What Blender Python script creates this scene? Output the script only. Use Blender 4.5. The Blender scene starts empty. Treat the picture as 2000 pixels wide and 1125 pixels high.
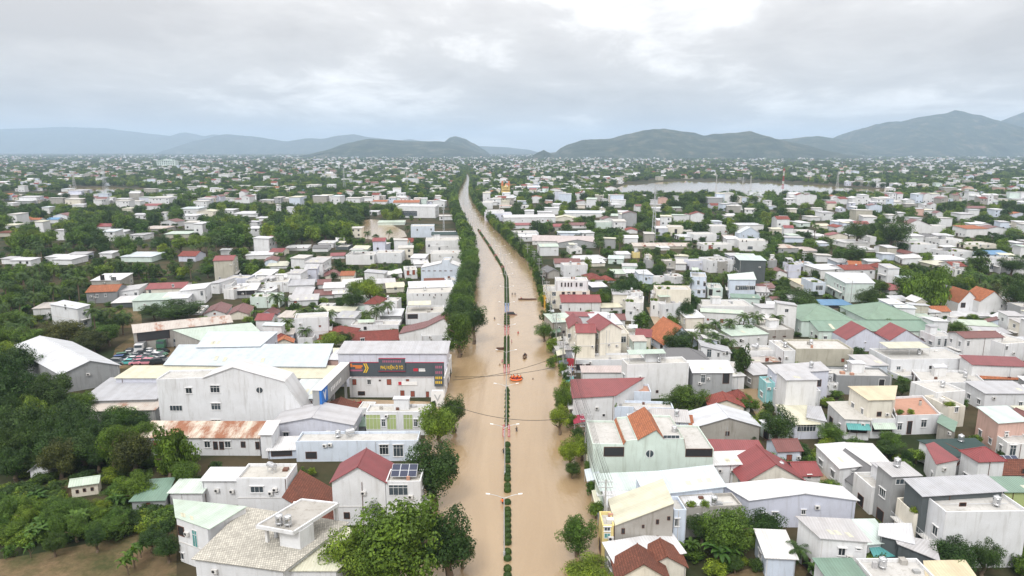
import bpy, math, random
from math import sin, cos, tan, radians, pi, atan2, sqrt, floor
from mathutils import Vector, Matrix, Quaternion
random.seed(7)
S = bpy.context.scene
COL = S.collection
# ------------------------------------------------------------------ camera
F, PITCH, CH = 1333.33, radians(11.43), 60.0          # focal length in photo pixels, tilt, height in metres
cam = bpy.data.cameras.new('camera'); cam.lens = 24; cam.sensor_width = 36
cam.clip_start = 1; cam.clip_end = 60000
camo = bpy.data.objects.new('camera', cam); COL.objects.link(camo)
camo.location = (0, 0, CH); camo.rotation_euler = (radians(90) - PITCH, 0, 0)
S.camera = camo
# ------------------------------------------------------------------ light, sky, exposure
S.view_settings.view_transform = 'Standard'; S.view_settings.look = 'None'
S.view_settings.exposure = 0.70; S.view_settings.gamma = 1
SUN_EL, SUN_AZ = radians(52), radians(200)           # azimuth clockwise from +Y: sun behind the camera, a little to the left
W = bpy.data.worlds.new('World'); S.world = W; W.use_nodes = True
def sky():
    nt = W.node_tree; N = nt.nodes; L = nt.links
    out = N['World Output']; bg = N['Background']
    st = N.new('ShaderNodeTexSky'); st.sky_type = 'NISHITA'; st.sun_disc = False
    st.sun_elevation = SUN_EL; st.sun_rotation = SUN_AZ
    L.new(st.outputs[0], bg.inputs[0]); bg.inputs[1].default_value = 0.08
    tc = N.new('ShaderNodeTexCoord'); sep = N.new('ShaderNodeSeparateXYZ'); L.new(tc.outputs['Generated'], sep.inputs[0])
    def M(op, a, b=None, c=None):
        m = N.new('ShaderNodeMath'); m.operation = op
        for i, x in enumerate((a, b, c)):
            if x is None: continue
            if isinstance(x, (int, float)): m.inputs[i].default_value = x
            else: L.new(x, m.inputs[i])
        return m.outputs[0]
    z = M('MAXIMUM', sep.outputs[2], 0.0)
    k = M('ADD', z, 0.17)
    cb = N.new('ShaderNodeCombineXYZ'); L.new(M('DIVIDE', sep.outputs[0], k), cb.inputs[0]); L.new(M('DIVIDE', sep.outputs[1], k), cb.inputs[1])
    def noise(scale, det, rough, off):
        mp = N.new('ShaderNodeMapping'); mp.inputs['Location'].default_value = off; mp.inputs['Scale'].default_value = (1, .8, 1)
        L.new(cb.outputs[0], mp.inputs[0])
        n = N.new('ShaderNodeTexNoise'); n.inputs['Scale'].default_value = scale; n.inputs['Detail'].default_value = det
        n.inputs['Roughness'].default_value = rough; n.inputs['Distortion'].default_value = .35
        L.new(mp.outputs[0], n.inputs['Vector']); return n.outputs[0]
    n1 = noise(.55, 6, .55, (3.4, 1.0, 0)); n2 = noise(1.9, 8, .62, (7.7, 2, 0))
    n = M('ADD', M('MULTIPLY', n1, .62), M('MULTIPLY', n2, .38))
    cr = N.new('ShaderNodeValToRGB'); L.new(n, cr.inputs[0]); e = cr.color_ramp.elements
    e[0].position = .40; e[0].color = (.34, .323, .312, 1); e[1].position = .61; e[1].color = (.70, .68, .66, 1)
    m_ = cr.color_ramp.elements.new(.515); m_.color = (.435, .416, .40, 1)
    # cloud deck, brighter overhead as an overcast sky is
    br = M('ADD', 1.0, M('MULTIPLY', z, 2.9))
    b2 = N.new('ShaderNodeBackground'); L.new(cr.outputs[0], b2.inputs[0]); L.new(M('MULTIPLY', br, .92), b2.inputs[1])
    mx = N.new('ShaderNodeMixShader'); mx.inputs[0].default_value = .93
    L.new(bg.outputs[0], mx.inputs[1]); L.new(b2.outputs[0], mx.inputs[2]); L.new(mx.outputs[0], out.inputs[0])
sky()
sl = bpy.data.lights.new('sun', 'SUN'); sl.energy = 1.35; sl.angle = radians(14); sl.color = (1, .985, .96)
so = bpy.data.objects.new('sun', sl); COL.objects.link(so)
sd = Vector((sin(SUN_AZ) * cos(SUN_EL), cos(SUN_AZ) * cos(SUN_EL), sin(SUN_EL)))
so.rotation_euler = (-sd).to_track_quat('-Z', 'Y').to_euler(); so.location = (0, -50, 200)
S.cycles.max_bounces = 4; S.cycles.diffuse_bounces = 2; S.cycles.glossy_bounces = 2; S.cycles.transmission_bounces = 2
S.cycles.volume_bounces = 1; S.cycles.transparent_max_bounces = 8; S.cycles.use_denoising = True
S.cycles.caustics_reflective = False; S.cycles.caustics_refractive = False
# ------------------------------------------------------------------ photo point <-> place
CP, SP = cos(PITCH), sin(PITCH)
def ray(px, py):
    X, Y = px - 1000, 562.5 - py
    return Vector((X, F * CP + Y * SP, -F * SP + Y * CP))
def at(px, py, z=0.0):
    d = ray(px, py); t = (z - CH) / d.z
    return Vector((d.x * t, d.y * t, z))
def pix(p):
    y, z = p[1], p[2] - CH
    D = y * CP - z * SP; U = y * SP + z * CP
    return 1000 + F * p[0] / D, 562.5 - F * U / D, D
# ------------------------------------------------------------------ mesh builder
class MB:
    def __init__(s): s.v = []; s.f = []; s.m = []
    def q(s, pts, m=0):
        i = len(s.v); s.v.extend([tuple(p) for p in pts]); s.f.append(tuple(range(i, i + len(pts)))); s.m.append(m)
    def box(s, o, a, b, c, m=0):
        o, a, b, c = Vector(o), Vector(a), Vector(b), Vector(c)
        p = [o, o + a, o + a + b, o + b]; t = [x + c for x in p]
        i = len(s.v); s.v.extend([tuple(x) for x in p + t])
        for f in ((3, 2, 1, 0), (4, 5, 6, 7), (0, 1, 5, 4), (1, 2, 6, 5), (2, 3, 7, 6), (3, 0, 4, 7)):
            s.f.append(tuple(i + k for k in f)); s.m.append(m)
    def bx(s, x0, x1, y0, y1, z0, z1, m=0): s.box((x0, y0, z0), (x1 - x0, 0, 0), (0, y1 - y0, 0), (0, 0, z1 - z0), m)
    def slab(s, p, th=.1, m=0):
        p = [Vector(x) for x in p]; b = [x - Vector((0, 0, th)) for x in p]; n = len(p)
        s.q(p, m); s.q(b[::-1], m)
        for k in range(n): s.q([b[k], b[(k + 1) % n], p[(k + 1) % n], p[k]], m)
    def cyl(s, a, b, r0, r1, n=6, m=0, cap=True):
        a, b = Vector(a), Vector(b); d = (b - a).normalized()
        u = d.orthogonal().normalized(); w = d.cross(u); i = len(s.v)
        for c, r in ((a, r0), (b, r1)):
            for k in range(n):
                t = 2 * pi * k / n; s.v.append(tuple(c + (u * cos(t) + w * sin(t)) * r))
        for k in range(n):
            s.f.append((i + k, i + (k + 1) % n, i + n + (k + 1) % n, i + n + k)); s.m.append(m)
        if cap:
            s.f.append(tuple(i + n + k for k in range(n))); s.m.append(m)
            s.f.append(tuple(i + n - 1 - k for k in range(n))); s.m.append(m)
    def lathe(s, c, prof, n=12, m=0):
        i = len(s.v); c = Vector(c)
        for r, z in prof:
            for k in range(n):
                t = 2 * pi * k / n; s.v.append((c.x + r * cos(t), c.y + r * sin(t), c.z + z))
        for j in range(len(prof) - 1):
            for k in range(n):
                s.f.append((i + j * n + k, i + j * n + (k + 1) % n, i + (j + 1) * n + (k + 1) % n, i + (j + 1) * n + k)); s.m.append(m)
    def mesh(s, name, mats, o=None, uv=True, smooth=False):
        o = o or Vector((0, 0, 0)); vs = [(v[0] - o[0], v[1] - o[1], v[2] - o[2]) for v in s.v]
        me = bpy.data.meshes.new(name); me.from_pydata(vs, [], s.f)
        for x in mats: me.materials.append(x)
        if len(mats) > 1: me.polygons.foreach_set('material_index', s.m)
        if smooth: me.polygons.foreach_set('use_smooth', [True] * len(s.f))
        if uv:
            d = []
            for f in s.f:
                p = [Vector(s.v[k]) for k in f]; e = p[1] - p[0]
                if e.length < 1e-6: e = Vector((1, 0, 0))
                e.normalize(); n = Vector((0, 0, 0))
                for k in range(1, len(p) - 1): n += (p[k] - p[0]).cross(p[k + 1] - p[0])
                if n.length < 1e-9: n = Vector((0, 0, 1))
                w = n.normalized().cross(e)
                for x in p: d.extend(((x - p[0]).dot(e) , (x - p[0]).dot(w)))
            me.uv_layers.new(name='UVMap').data.foreach_set('uv', d)
        me.update(); return me
    def build(s, name, mats, parent=None, o=None, uv=True, smooth=False):
        if not isinstance(mats, (list, tuple)): mats = [mats]
        ob = bpy.data.objects.new(name, s.mesh(name, mats, o, uv, smooth)); COL.objects.link(ob)
        if parent is not None: ob.parent = parent
        elif o is not None: ob.location = o
        return ob
def tag(o, label, cat, group=None):
    o['label'] = label; o['category'] = cat
    if group: o['group'] = group
    return o
def empty(name, loc, label=None, cat=None, group=None, rz=0):
    o = bpy.data.objects.new(name, None); COL.objects.link(o); o.location = loc; o.rotation_euler = (0, 0, rz); o.empty_display_size = .5
    if label: tag(o, label, cat, group)
    return o
def link(name, me, parent=None, loc=(0, 0, 0), sc=None, rot=None):
    o = bpy.data.objects.new(name, me); COL.objects.link(o); o.location = loc
    if parent is not None: o.parent = parent
    if sc: o.scale = sc
    if rot: o.rotation_euler = rot
    return o
def copy_tree(o, loc, rz=0, sc=None):
    r = o.copy(); COL.objects.link(r); r.location = loc; r.rotation_euler = (0, 0, rz)
    if sc: r.scale = sc
    for c in o.children:
        d = c.copy(); COL.objects.link(d); d.parent = r
        for g in c.children:
            e = g.copy(); COL.objects.link(e); e.parent = d
    return r
# ------------------------------------------------------------------ materials
def nodes(name):
    m = bpy.data.materials.new(name); m.use_nodes = True; nt = m.node_tree
    return m, nt.nodes, nt.links, nt.nodes['Principled BSDF']
def ramp(N, L, fac, stops):
    r = N.new('ShaderNodeValToRGB'); L.new(fac, r.inputs[0]); e = r.color_ramp.elements
    while len(e) < len(stops): e.new(.5)
    for x, (p, c) in zip(e, stops): x.position = p; x.color = (*c, 1) if len(c) == 3 else c
    return r.outputs[0]
def nz(N, L, scale, det=4, rough=.55, vec='Object', sc=(1, 1, 1), dist=0):
    tc = N.new('ShaderNodeTexCoord'); mp = N.new('ShaderNodeMapping'); mp.inputs['Scale'].default_value = sc
    L.new(tc.outputs[vec], mp.inputs[0]); n = N.new('ShaderNodeTexNoise')
    n.inputs['Scale'].default_value = scale; n.inputs['Detail'].default_value = det; n.inputs['Roughness'].default_value = rough
    n.inputs['Distortion'].default_value = dist; L.new(mp.outputs[0], n.inputs['Vector']); return n.outputs[0]
def mixc(N, L, fac, a, b, mode='MIX'):
    m = N.new('ShaderNodeMix'); m.data_type = 'RGBA'; m.blend_type = mode
    for i, x in ((0, fac), (6, a), (7, b)):
        if isinstance(x, (int, float)): m.inputs[i].default_value = x
        elif isinstance(x, tuple): m.inputs[i].default_value = (*x, 1) if len(x) == 3 else x
        else: L.new(x, m.inputs[i])
    return m.outputs[2]
def orand(N): return N.new('ShaderNodeObjectInfo').outputs['Random']
MAT = {}
def plain(name, c, rough=.6, metal=0, spec=.3, var=.0):
    if name in MAT: return MAT[name]
    m, N, L, b = nodes(name)
    b.inputs['Roughness'].default_value = rough; b.inputs['Metallic'].default_value = metal; b.inputs['Specular IOR Level'].default_value = spec
    n = nz(N, L, 2.2, 4); k = 1 - .16
    L.new(mixc(N, L, n, tuple(x * k for x in c), tuple(min(1, x * 1.1) for x in c)), b.inputs['Base Color'])
    MAT[name] = m; return m
def wallmat(name, c, dirt=.35):
    m, N, L, b = nodes(name); b.inputs['Roughness'].default_value = .85; b.inputs['Specular IOR Level'].default_value = .2
    big = nz(N, L, .35, 5, .6); st = nz(N, L, 1.0, 5, .65, sc=(1.5, 1.5, .16), dist=.5); fine = nz(N, L, 6, 3)
    dk = tuple(x * f for x, f in zip(c, (.60, .58, .54)))
    f1 = ramp(N, L, big, [(.35, (0, 0, 0)), (.8, (dirt * .55,) * 3)])
    col = mixc(N, L, f1, c, dk)
    pt = nz(N, L, .16, 2, .4, dist=1.2)
    col = mixc(N, L, ramp(N, L, pt, [(.56, (0, 0, 0)), (.585, (dirt * .28,) * 3)]), col, tuple(min(.8, x * f) for x, f in zip(c, (.80, .80, .78))))
    f2 = ramp(N, L, st, [(.52, (0, 0, 0)), (.74, (dirt,) * 3)])
    col = mixc(N, L, f2, col, dk)
    col = mixc(N, L, 1.0, col, ramp(N, L, fine, [(.3, (.94,) * 3), (.7, (1, 1, 1))]), 'MULTIPLY')
    col = mixc(N, L, 1.0, col, ramp(N, L, orand(N), [(0, (.93, .94, .95)), (.5, (1, 1, 1)), (1, (.97, .96, .93))]), 'MULTIPLY')
    L.new(col, b.inputs['Base Color']); return m
def metalmat(name, c, rust=0.0, rough=.42):
    m, N, L, b = nodes(name); b.inputs['Roughness'].default_value = rough; b.inputs['Specular IOR Level'].default_value = .4
    tc = N.new('ShaderNodeTexCoord'); sp = N.new('ShaderNodeSeparateXYZ'); L.new(tc.outputs['UV'], sp.inputs[0])
    def Mm(op, a, bb):
        x = N.new('ShaderNodeMath'); x.operation = op
        for i, y in enumerate((a, bb)):
            if isinstance(y, (int, float)): x.inputs[i].default_value = y
            else: L.new(y, x.inputs[i])
        return x.outputs[0]
    s = Mm('SINE', Mm('MULTIPLY', sp.outputs[0], 2 * pi / .42), 0)
    sheet = Mm('FLOOR', Mm('MULTIPLY', sp.outputs[0], 1 / 1.05), 0)
    wn = N.new('ShaderNodeTexWhiteNoise'); wn.noise_dimensions = '1D'; L.new(sheet, wn.inputs['W'])
    col = mixc(N, L, 1.0, c, ramp(N, L, wn.outputs[0], [(0, (.9, .9, .9)), (1, (1.03, 1.03, 1.03))]), 'MULTIPLY')
    col = mixc(N, L, 1.0, col, ramp(N, L, s, [(0, (.9, .9, .9)), (.7, (1, 1, 1))]), 'MULTIPLY')
    n = nz(N, L, .5, 5, .6); st = nz(N, L, 1, 4, .6, vec='UV', sc=(2.2, .16, 1))
    dk = tuple(x * f for x, f in zip(c, (.62, .58, .54)))
    col = mixc(N, L, ramp(N, L, n, [(.45, (0, 0, 0)), (.8, (.55,) * 3)]), col, dk)
    col = mixc(N, L, ramp(N, L, st, [(.52, (0, 0, 0)), (.8, (.5,) * 3)]), col, dk)
    col = mixc(N, L, 1.0, col, ramp(N, L, orand(N), [(0, (.86, .88, .9)), (.5, (1, 1, 1)), (1, (.96, .94, .9))]), 'MULTIPLY')
    if rust:
        r1 = nz(N, L, .5, 8, .72, vec='UV', sc=(1.1, .5, 1)); pan = nz(N, L, .22, 1, .5, vec='UV', sc=(1, .2, 1))
        rc = mixc(N, L, nz(N, L, 3, 6, .7), (.16, .055, .035), (.36, .17, .09))
        f = Mm('ADD', r1, Mm('MULTIPLY', Mm('SUBTRACT', pan, .5), .9))
        col = mixc(N, L, ramp(N, L, f, [(.60 - .32 * rust, (0, 0, 0)), (.74 - .22 * rust, (1, 1, 1))]), col, rc)
        b.inputs['Roughness'].default_value = .8
    L.new(col, b.inputs['Base Color'])
    bp = N.new('ShaderNodeBump'); bp.inputs['Strength'].default_value = .5; bp.inputs['Distance'].default_value = .03
    L.new(s, bp.inputs['Height']); L.new(bp.outputs[0], b.inputs['Normal'])
    return m
def tilemat(name, c):
    m, N, L, b = nodes(name); b.inputs['Roughness'].default_value = .75; b.inputs['Specular IOR Level'].default_value = .25
    tc = N.new('ShaderNodeTexCoord'); br = N.new('ShaderNodeTexBrick'); L.new(tc.outputs['UV'], br.inputs['Vector'])
    br.inputs['Scale'].default_value = 1; br.inputs['Brick Width'].default_value = .34; br.inputs['Row Height'].default_value = .38
    br.inputs['Mortar Size'].default_value = .035; br.inputs['Bias'].default_value = 0
    br.inputs['Color1'].default_value = (*[x * 1.14 for x in c], 1); br.inputs['Color2'].default_value = (*[x * .76 for x in c], 1)
    br.inputs['Mortar'].default_value = (*[x * .38 for x in c], 1)
    n = nz(N, L, .6, 6, .65)
    col = mixc(N, L, ramp(N, L, n, [(.42, (0, 0, 0)), (.78, (.75,) * 3)]), br.outputs[0], tuple(x * .45 + .015 for x in c))
    col = mixc(N, L, 1.0, col, ramp(N, L, orand(N), [(0, (.8, .8, .8)), (1, (1.08, 1.05, 1.0))]), 'MULTIPLY')
    L.new(col, b.inputs['Base Color'])
    bp = N.new('ShaderNodeBump'); bp.inputs['Strength'].default_value = .6; bp.inputs['Distance'].default_value = .04
    L.new(br.outputs['Fac'], bp.inputs['Height']); bp.invert = True; L.new(bp.outputs[0], b.inputs['Normal'])
    return m
def leafmat(name, c, var=.5, tr=.25):
    m, N, L, b = nodes(name); b.inputs['Roughness'].default_value = .55; b.inputs['Specular IOR Level'].default_value = .25
    g = N.new('ShaderNodeNewGeometry')
    n = nz(N, L, 1.6, 3)
    lo = tuple(x * (1 - var * .75) for x in c); hi = (c[0] * 1.55, c[1] * 1.45, c[2] * 1.15)
    col = mixc(N, L, ramp(N, L, n, [(.3, (0, 0, 0)), (.7, (1, 1, 1))]), lo, hi)
    col = mixc(N, L, 1.0, col, ramp(N, L, g.outputs['Random Per Island'], [(0, (.6, .64, .6)), (.6, (1, 1, 1)), (1, (1.45, 1.35, 1.1))]), 'MULTIPLY')
    col = mixc(N, L, 1.0, col, ramp(N, L, orand(N), [(0, (.68, .8, .72)), (.5, (1, 1, 1)), (.8, (1.2, 1.1, .8)), (1, (.8, .78, .66))]), 'MULTIPLY')
    L.new(col, b.inputs['Base Color'])
    if tr:
        t = N.new('ShaderNodeBsdfTranslucent'); L.new(mixc(N, L, 1.0, col, (1.2, 1.35, .7), 'MULTIPLY'), t.inputs[0])
        mx = N.new('ShaderNodeMixShader'); mx.inputs[0].default_value = tr
        L.new(b.outputs[0], mx.inputs[1]); L.new(t.outputs[0], mx.inputs[2]); L.new(mx.outputs[0], N['Material Output'].inputs[0])
    return m
WALLC = {'W': (.725, .735, .755), 'C': (.74, .70, .61), 'B': (.62, .69, .80), 'G': (.36, .37, .38), 'K': (.40, .385, .36), 'Y': (.70, .58, .26),
         'T': (.30, .58, .62), 'N': (.62, .72, .68), 'L': (.62, .64, .74), 'E': (.48, .46, .39), 'P': (.62, .42, .36), 'D': (.27, .28, .29),
         'O': (.62, .36, .05), 'V': (.40, .48, .22), 'R': (.34, .10, .07), 'A': (.10, .115, .12)}
WM = {k: wallmat('wall_paint_' + k.lower(), c, {'K': 1.0, 'E': .9, 'G': .6}.get(k, .62)) for k, c in WALLC.items()}
RM = {'rw': metalmat('white_metal_roof', (.63, .64, .665)), 'rg': metalmat('grey_metal_roof', (.46, .46, .48)), 'rb': metalmat('pale_blue_metal_roof', (.57, .63, .67)),
      'rc': metalmat('cream_metal_roof', (.60, .59, .47)), 'rn': metalmat('green_metal_roof', (.19, .29, .225)), 'rp': metalmat('pale_green_metal_roof', (.47, .56, .485)),
      'rr': metalmat('red_metal_roof', (.235, .052, .055)), 'rm': metalmat('maroon_metal_roof', (.17, .065, .06)), 'ru': metalmat('rusty_metal_roof', (.62, .57, .50), .75, .7),
      'rs': metalmat('stained_metal_roof', (.50, .46, .43), .22, .6), 'rk': metalmat('pink_grey_roof', (.50, .43, .42)), 'rl': metalmat('blue_metal_roof', (.10, .24, .42)),
      'rd': plain('dark_shade_net', (.035, .06, .058), .9), 'ra': plain('dark_grey_roof', (.15, .15, .155), .8), 'rt': tilemat('brown_tile_roof', (.20, .075, .05)),
      'ro': tilemat('orange_tile_roof', (.46, .17, .085)), 'rx': tilemat('red_tile_roof', (.27, .07, .055)), 'rf': wallmat('concrete_roof_deck', (.52, .51, .49), .85),
      'rv': wallmat('terracotta_deck', (.46, .26, .19), .5), 'ry': metalmat('tan_metal_roof', (.58, .51, .36)), 'rj': metalmat('lime_metal_roof', (.40, .52, .20)),
      'rh': metalmat('teal_metal_roof', (.10, .34, .34)), 'ri': tilemat('pale_deck_tiles', (.50, .49, .45)), 'rz': metalmat('mint_metal_roof', (.56, .65, .62))}
M_FR = plain('window_frame_white', (.70, .70, .70), .5)
M_FB = plain('window_frame_brown', (.13, .06, .04), .5)
M_ST = plain('stainless_steel', (.62, .63, .65), .25, .85, .5)
M_PO = plain('galvanised_pole', (.50, .52, .54), .45, .2)
M_CP = plain('concrete_pole', (.38, .375, .36), .85)
M_BK = plain('black_rubber', (.02, .02, .022), .6)
M_BARK = wallmat('tree_bark', (.16, .12, .085), .6)
def glassmat(name, c, rough=.12):
    m, N, L, b = nodes(name); b.inputs['Roughness'].default_value = rough; b.inputs['Specular IOR Level'].default_value = .5
    L.new(mixc(N, L, orand(N), tuple(x * .6 for x in c), tuple(x * 1.9 for x in c)), b.inputs['Base Color']); return m
M_GL = glassmat('window_glass', (.035, .045, .052)); M_GD = glassmat('dark_opening', (.018, .018, .02), .7)
# ------------------------------------------------------------------ the setting: ground, water, hills
from mathutils import noise as mnoise
def groundmat():
    m, N, L, b = nodes('wet_scrub_ground'); b.inputs['Roughness'].default_value = .9; b.inputs['Specular IOR Level'].default_value = .1
    n = nz(N, L, .03, 8, .65); n2 = nz(N, L, .4, 6, .7)
    c = mixc(N, L, ramp(N, L, n, [(.42, (0, 0, 0)), (.58, (1, 1, 1))]), (.028, .042, .017), (.085, .068, .04))  # both tones darkened to stand in for contact shade in the gaps between houses
    L.new(mixc(N, L, n2, mixc(N, L, 1.0, c, (.55, .55, .5), 'MULTIPLY'), c), b.inputs['Base Color']); return m
def soilmat():
    m, N, L, b = nodes('bare_soil'); b.inputs['Roughness'].default_value = .95; b.inputs['Specular IOR Level'].default_value = .1
    n = nz(N, L, .12, 8, .68); n2 = nz(N, L, 1.3, 6, .75)
    c = mixc(N, L, ramp(N, L, n, [(.38, (0, 0, 0)), (.62, (1, 1, 1))]), (.07, .075, .03), (.21, .145, .085))
    L.new(mixc(N, L, ramp(N, L, n2, [(.3, (0, 0, 0)), (.7, (1, 1, 1))]), mixc(N, L, 1.0, c, (.6, .6, .6), 'MULTIPLY'), c), b.inputs['Base Color']); return m
def watermat():
    m, N, L, b = nodes('muddy_flood_water'); b.inputs['Roughness'].default_value = .09; b.inputs['Specular IOR Level'].default_value = .75
    n = nz(N, L, .035, 5, .55, sc=(2.6, .35, 1), dist=1.2)
    L.new(mixc(N, L, ramp(N, L, n, [(.3, (0, 0, 0)), (.72, (1, 1, 1))]), (.275, .190, .105), (.37, .272, .165)), b.inputs['Base Color'])
    w = nz(N, L, .8, 7, .62, sc=(1, .5, 1)); w2 = nz(N, L, .09, 3, .5, sc=(1, .6, 1))
    a = N.new('ShaderNodeMath'); a.operation = 'ADD'; L.new(w, a.inputs[0]); L.new(w2, a.inputs[1])
    bp = N.new('ShaderNodeBump'); bp.inputs['Strength'].default_value = .45; bp.inputs['Distance'].default_value = .28
    L.new(a.outputs[0], bp.inputs['Height']); L.new(bp.outputs[0], b.inputs['Normal']); return m
M_GND, M_SOIL, M_WAT = groundmat(), soilmat(), watermat()
M_LAKE = M_WAT.copy(); M_LAKE.name = 'still_lake_water'
for n_ in M_LAKE.node_tree.nodes:
    if n_.type == 'BUMP': n_.inputs['Strength'].default_value = .04
    if n_.type == 'BSDF_PRINCIPLED': n_.inputs['Roughness'].default_value = .05
def struct(o): o['kind'] = 'structure'; return o
g = MB()
NX = [-15000, -6000, -2500, -1000, -400, 0, 400, 1000, 2500, 6000, 15000]; NY = [-200, 0, 200, 500, 1000, 2000, 5000, 10000, 23500]
for i in range(len(NX) - 1):
    for j in range(len(NY) - 1):
        g.q([(NX[i], NY[j], 0), (NX[i + 1], NY[j], 0), (NX[i + 1], NY[j + 1], 0), (NX[i], NY[j + 1], 0)])
struct(g.build('ground', M_GND, uv=False))
RC = [at(x, y) for x, y in ((988, 1123), (989, 760), (990, 600), (989, 545), (981, 522), (969, 503), (953, 477), (936, 452), (918, 426), (905, 397), (903, 376), (910, 357), (913, 345), (906, 333), (890, 319), (882, 312))]
RC = [(p.y, p.x) for p in RC]
def roadx(y):
    if y <= RC[0][0]: return RC[0][1]
    for (a, b), (c, d) in zip(RC, RC[1:]):
        if y <= c: return b + (d - b) * (y - a) / (c - a)
    return RC[-1][1] + (y - RC[-1][0]) * -.09
HALF = 15.0
def lerp_tab(y, T):
    for (a, p), (c, q) in zip(T, T[1:]):
        if y <= c: return p + (q - p) * max(0, y - a) / (c - a)
    return T[-1][1]
def half(y): return lerp_tab(y, ((0, 17.4), (400, 17.0), (520, 13.6), (950, 12), (1700, 6), (4200, 3.5)))
def bank(y): return lerp_tab(y, ((0, 15.0), (400, 14.8), (520, 13.2), (950, 11), (1700, 6), (4200, 3.5)))
g = MB(); ys = [50 + 12 * k for k in range(120)] + [1500 + 60 * k for k in range(110)]
for a, b in zip(ys, ys[1:]):
    hw = half(a); hb_ = half(b)
    g.q([(roadx(a) - hw, a, .06), (roadx(a) + hw, a, .06), (roadx(b) + hb_, b, .06), (roadx(b) - hb_, b, .06)])
struct(g.build('flooded_road_water', M_WAT, uv=False))
def sheet(name, pts, z, m):
    g = MB(); g.q([at(x, y, z) for x, y in pts]); return struct(g.build(name, m, uv=False))
sheet('pond_water', [(704, 466), (704, 432), (725, 428), (752, 431), (768, 440), (790, 452), (795, 462), (760, 470)], .07, M_WAT)
sheet('lake_water', [(1196, 379), (1203, 368), (1222, 361), (1250, 361), (1290, 356), (1338, 353), (1372, 356), (1420, 354), (1462, 358), (1500, 356), (1560, 362), (1600, 361), (1660, 368), (1728, 370), (1735, 380), (1718, 391), (1690, 387), (1640, 393), (1600, 386), (1560, 390), (1520, 384), (1480, 388), (1440, 380), (1400, 386), (1345, 379), (1300, 383), (1262, 376), (1230, 382)][::-1], .07, M_LAKE)
sheet('paddy_water', [(0, 388), (0, 379), (110, 378), (140, 372), (150, 367), (220, 366), (292, 371), (300, 376), (230, 379), (150, 384)][::-1], .07, M_LAKE)
for nm, p in (('lane_water', [(1440, 760), (1478, 758), (1500, 800), (1520, 850), (1560, 905), (1530, 905), (1470, 800)]),
              ('lane_water', [(1262, 600), (1296, 600), (1300, 650), (1296, 715), (1262, 720), (1285, 650)]),
              ('courtyard_water', [(655, 805), (662, 778), (880, 786), (900, 806)]),
              ('lane_water', [(1830, 600), (1850, 600), (1925, 650), (2020, 690), (2020, 720), (1890, 655)]),
              ('lane_water', [(1560, 960), (1600, 905), (1640, 905), (1600, 960)])):
    sheet(nm, p, .075, M_WAT)
sheet('soil_field', [(-40, 1130), (-40, 1098), (60, 1083), (180, 1060), (245, 1040), (345, 1035), (345, 1130), (345, 1190), (-60, 1190)], .05, M_SOIL)
sheet('soil_yard', [(215, 720), (225, 680), (262, 655), (350, 660), (350, 720)], .05, M_SOIL)
sheet('soil_bank', [(0, 1000), (0, 965), (80, 945), (160, 925), (165, 960), (60, 1000)], .05, M_SOIL)
sheet('soil_clearing', [(205, 640), (215, 600), (275, 602), (278, 640)], .05, M_SOIL)
sheet('soil_plot', [(1480, 1105), (1560, 1070), (1600, 1080), (1570, 1130), (1400, 1130)], .05, M_SOIL)
def hillmat():
    m, N, L, b = nodes('wooded_hillside'); b.inputs['Roughness'].default_value = .95; b.inputs['Specular IOR Level'].default_value = .05
    n = nz(N, L, .008, 10, .75); c = ramp(N, L, n, [(.34, (.006, .014, .008)), (.52, (.03, .045, .024)), (.7, (.15, .125, .09))])
    L.new(c, b.inputs['Base Color']); return m
M_HILL = hillmat()
def hill(name, prof, dist, thick, seed):
    P = []
    for x, y in prof:
        d = ray(x, y); t = dist / d.y; P.append((d.x * t, max(1.0, CH + d.z * t)))
    n, mm = 150, 26; x0, x1 = P[0][0], P[-1][0]; vs = []; fs = []
    for i in range(n + 1):
        x = x0 + (x1 - x0) * i / n; k = 0
        while k < len(P) - 2 and P[k + 1][0] < x: k += 1
        (a, za), (b, zb) = P[k], P[k + 1]; t = (x - a) / (b - a); h = za + (zb - za) * (t * t * (3 - 2 * t) * .4 + t * .6)
        for j in range(mm + 1):
            v = -1 + 2 * j / mm; sh = (1 - abs(v) ** 1.25)
            sp = mnoise.fractal(Vector((x / thick * 1.7 + seed, v * 1.3, seed)), 1.0, 2.0, 6)
            z = h * sh * (1 + .8 * sp * (1 - sh) * 1.2) + mnoise.noise(Vector((x / 55, v * 9, seed))) * h * .018
            if j in (0, mm) or i in (0, n): z = -1
            vs.append((x, dist + v * thick + sp * thick * .22 * (1 - sh), max(z, -1)))
    for i in range(n):
        for j in range(mm):
            a = i * (mm + 1) + j; fs.append((a, a + mm + 1, a + mm + 2, a + 1))
    me = bpy.data.meshes.new(name); me.from_pydata(vs, [], fs); me.materials.append(M_HILL); me.update()
    o = bpy.data.objects.new(name, me); COL.objects.link(o); struct(o); return o
hill('wooded_hills', [(1055, 303), (1088, 297), (1093, 290), (1110, 282), (1140, 273), (1190, 271), (1225, 262), (1260, 254), (1295, 251), (1315, 254), (1335, 257), (1355, 259), (1375, 265), (1390, 262), (1440, 259), (1465, 256), (1475, 259), (1500, 268), (1540, 277), (1580, 290), (1615, 300), (1650, 303)], 5600, 900, 1)
hill('hills', [(1480, 300), (1510, 273), (1545, 271), (1575, 267), (1600, 266), (1640, 272), (1700, 285), (1760, 300)], 7000, 900, 2)
hill('mountain', [(1560, 303), (1600, 296), (1640, 280), (1680, 255), (1710, 243), (1735, 238), (1760, 237), (1800, 228), (1835, 223), (1852, 221), (1865, 215), (1880, 220), (1920, 233), (1950, 250), (1980, 262), (2000, 268), (2060, 285), (2140, 303)], 7600, 1500, 3)
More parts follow.
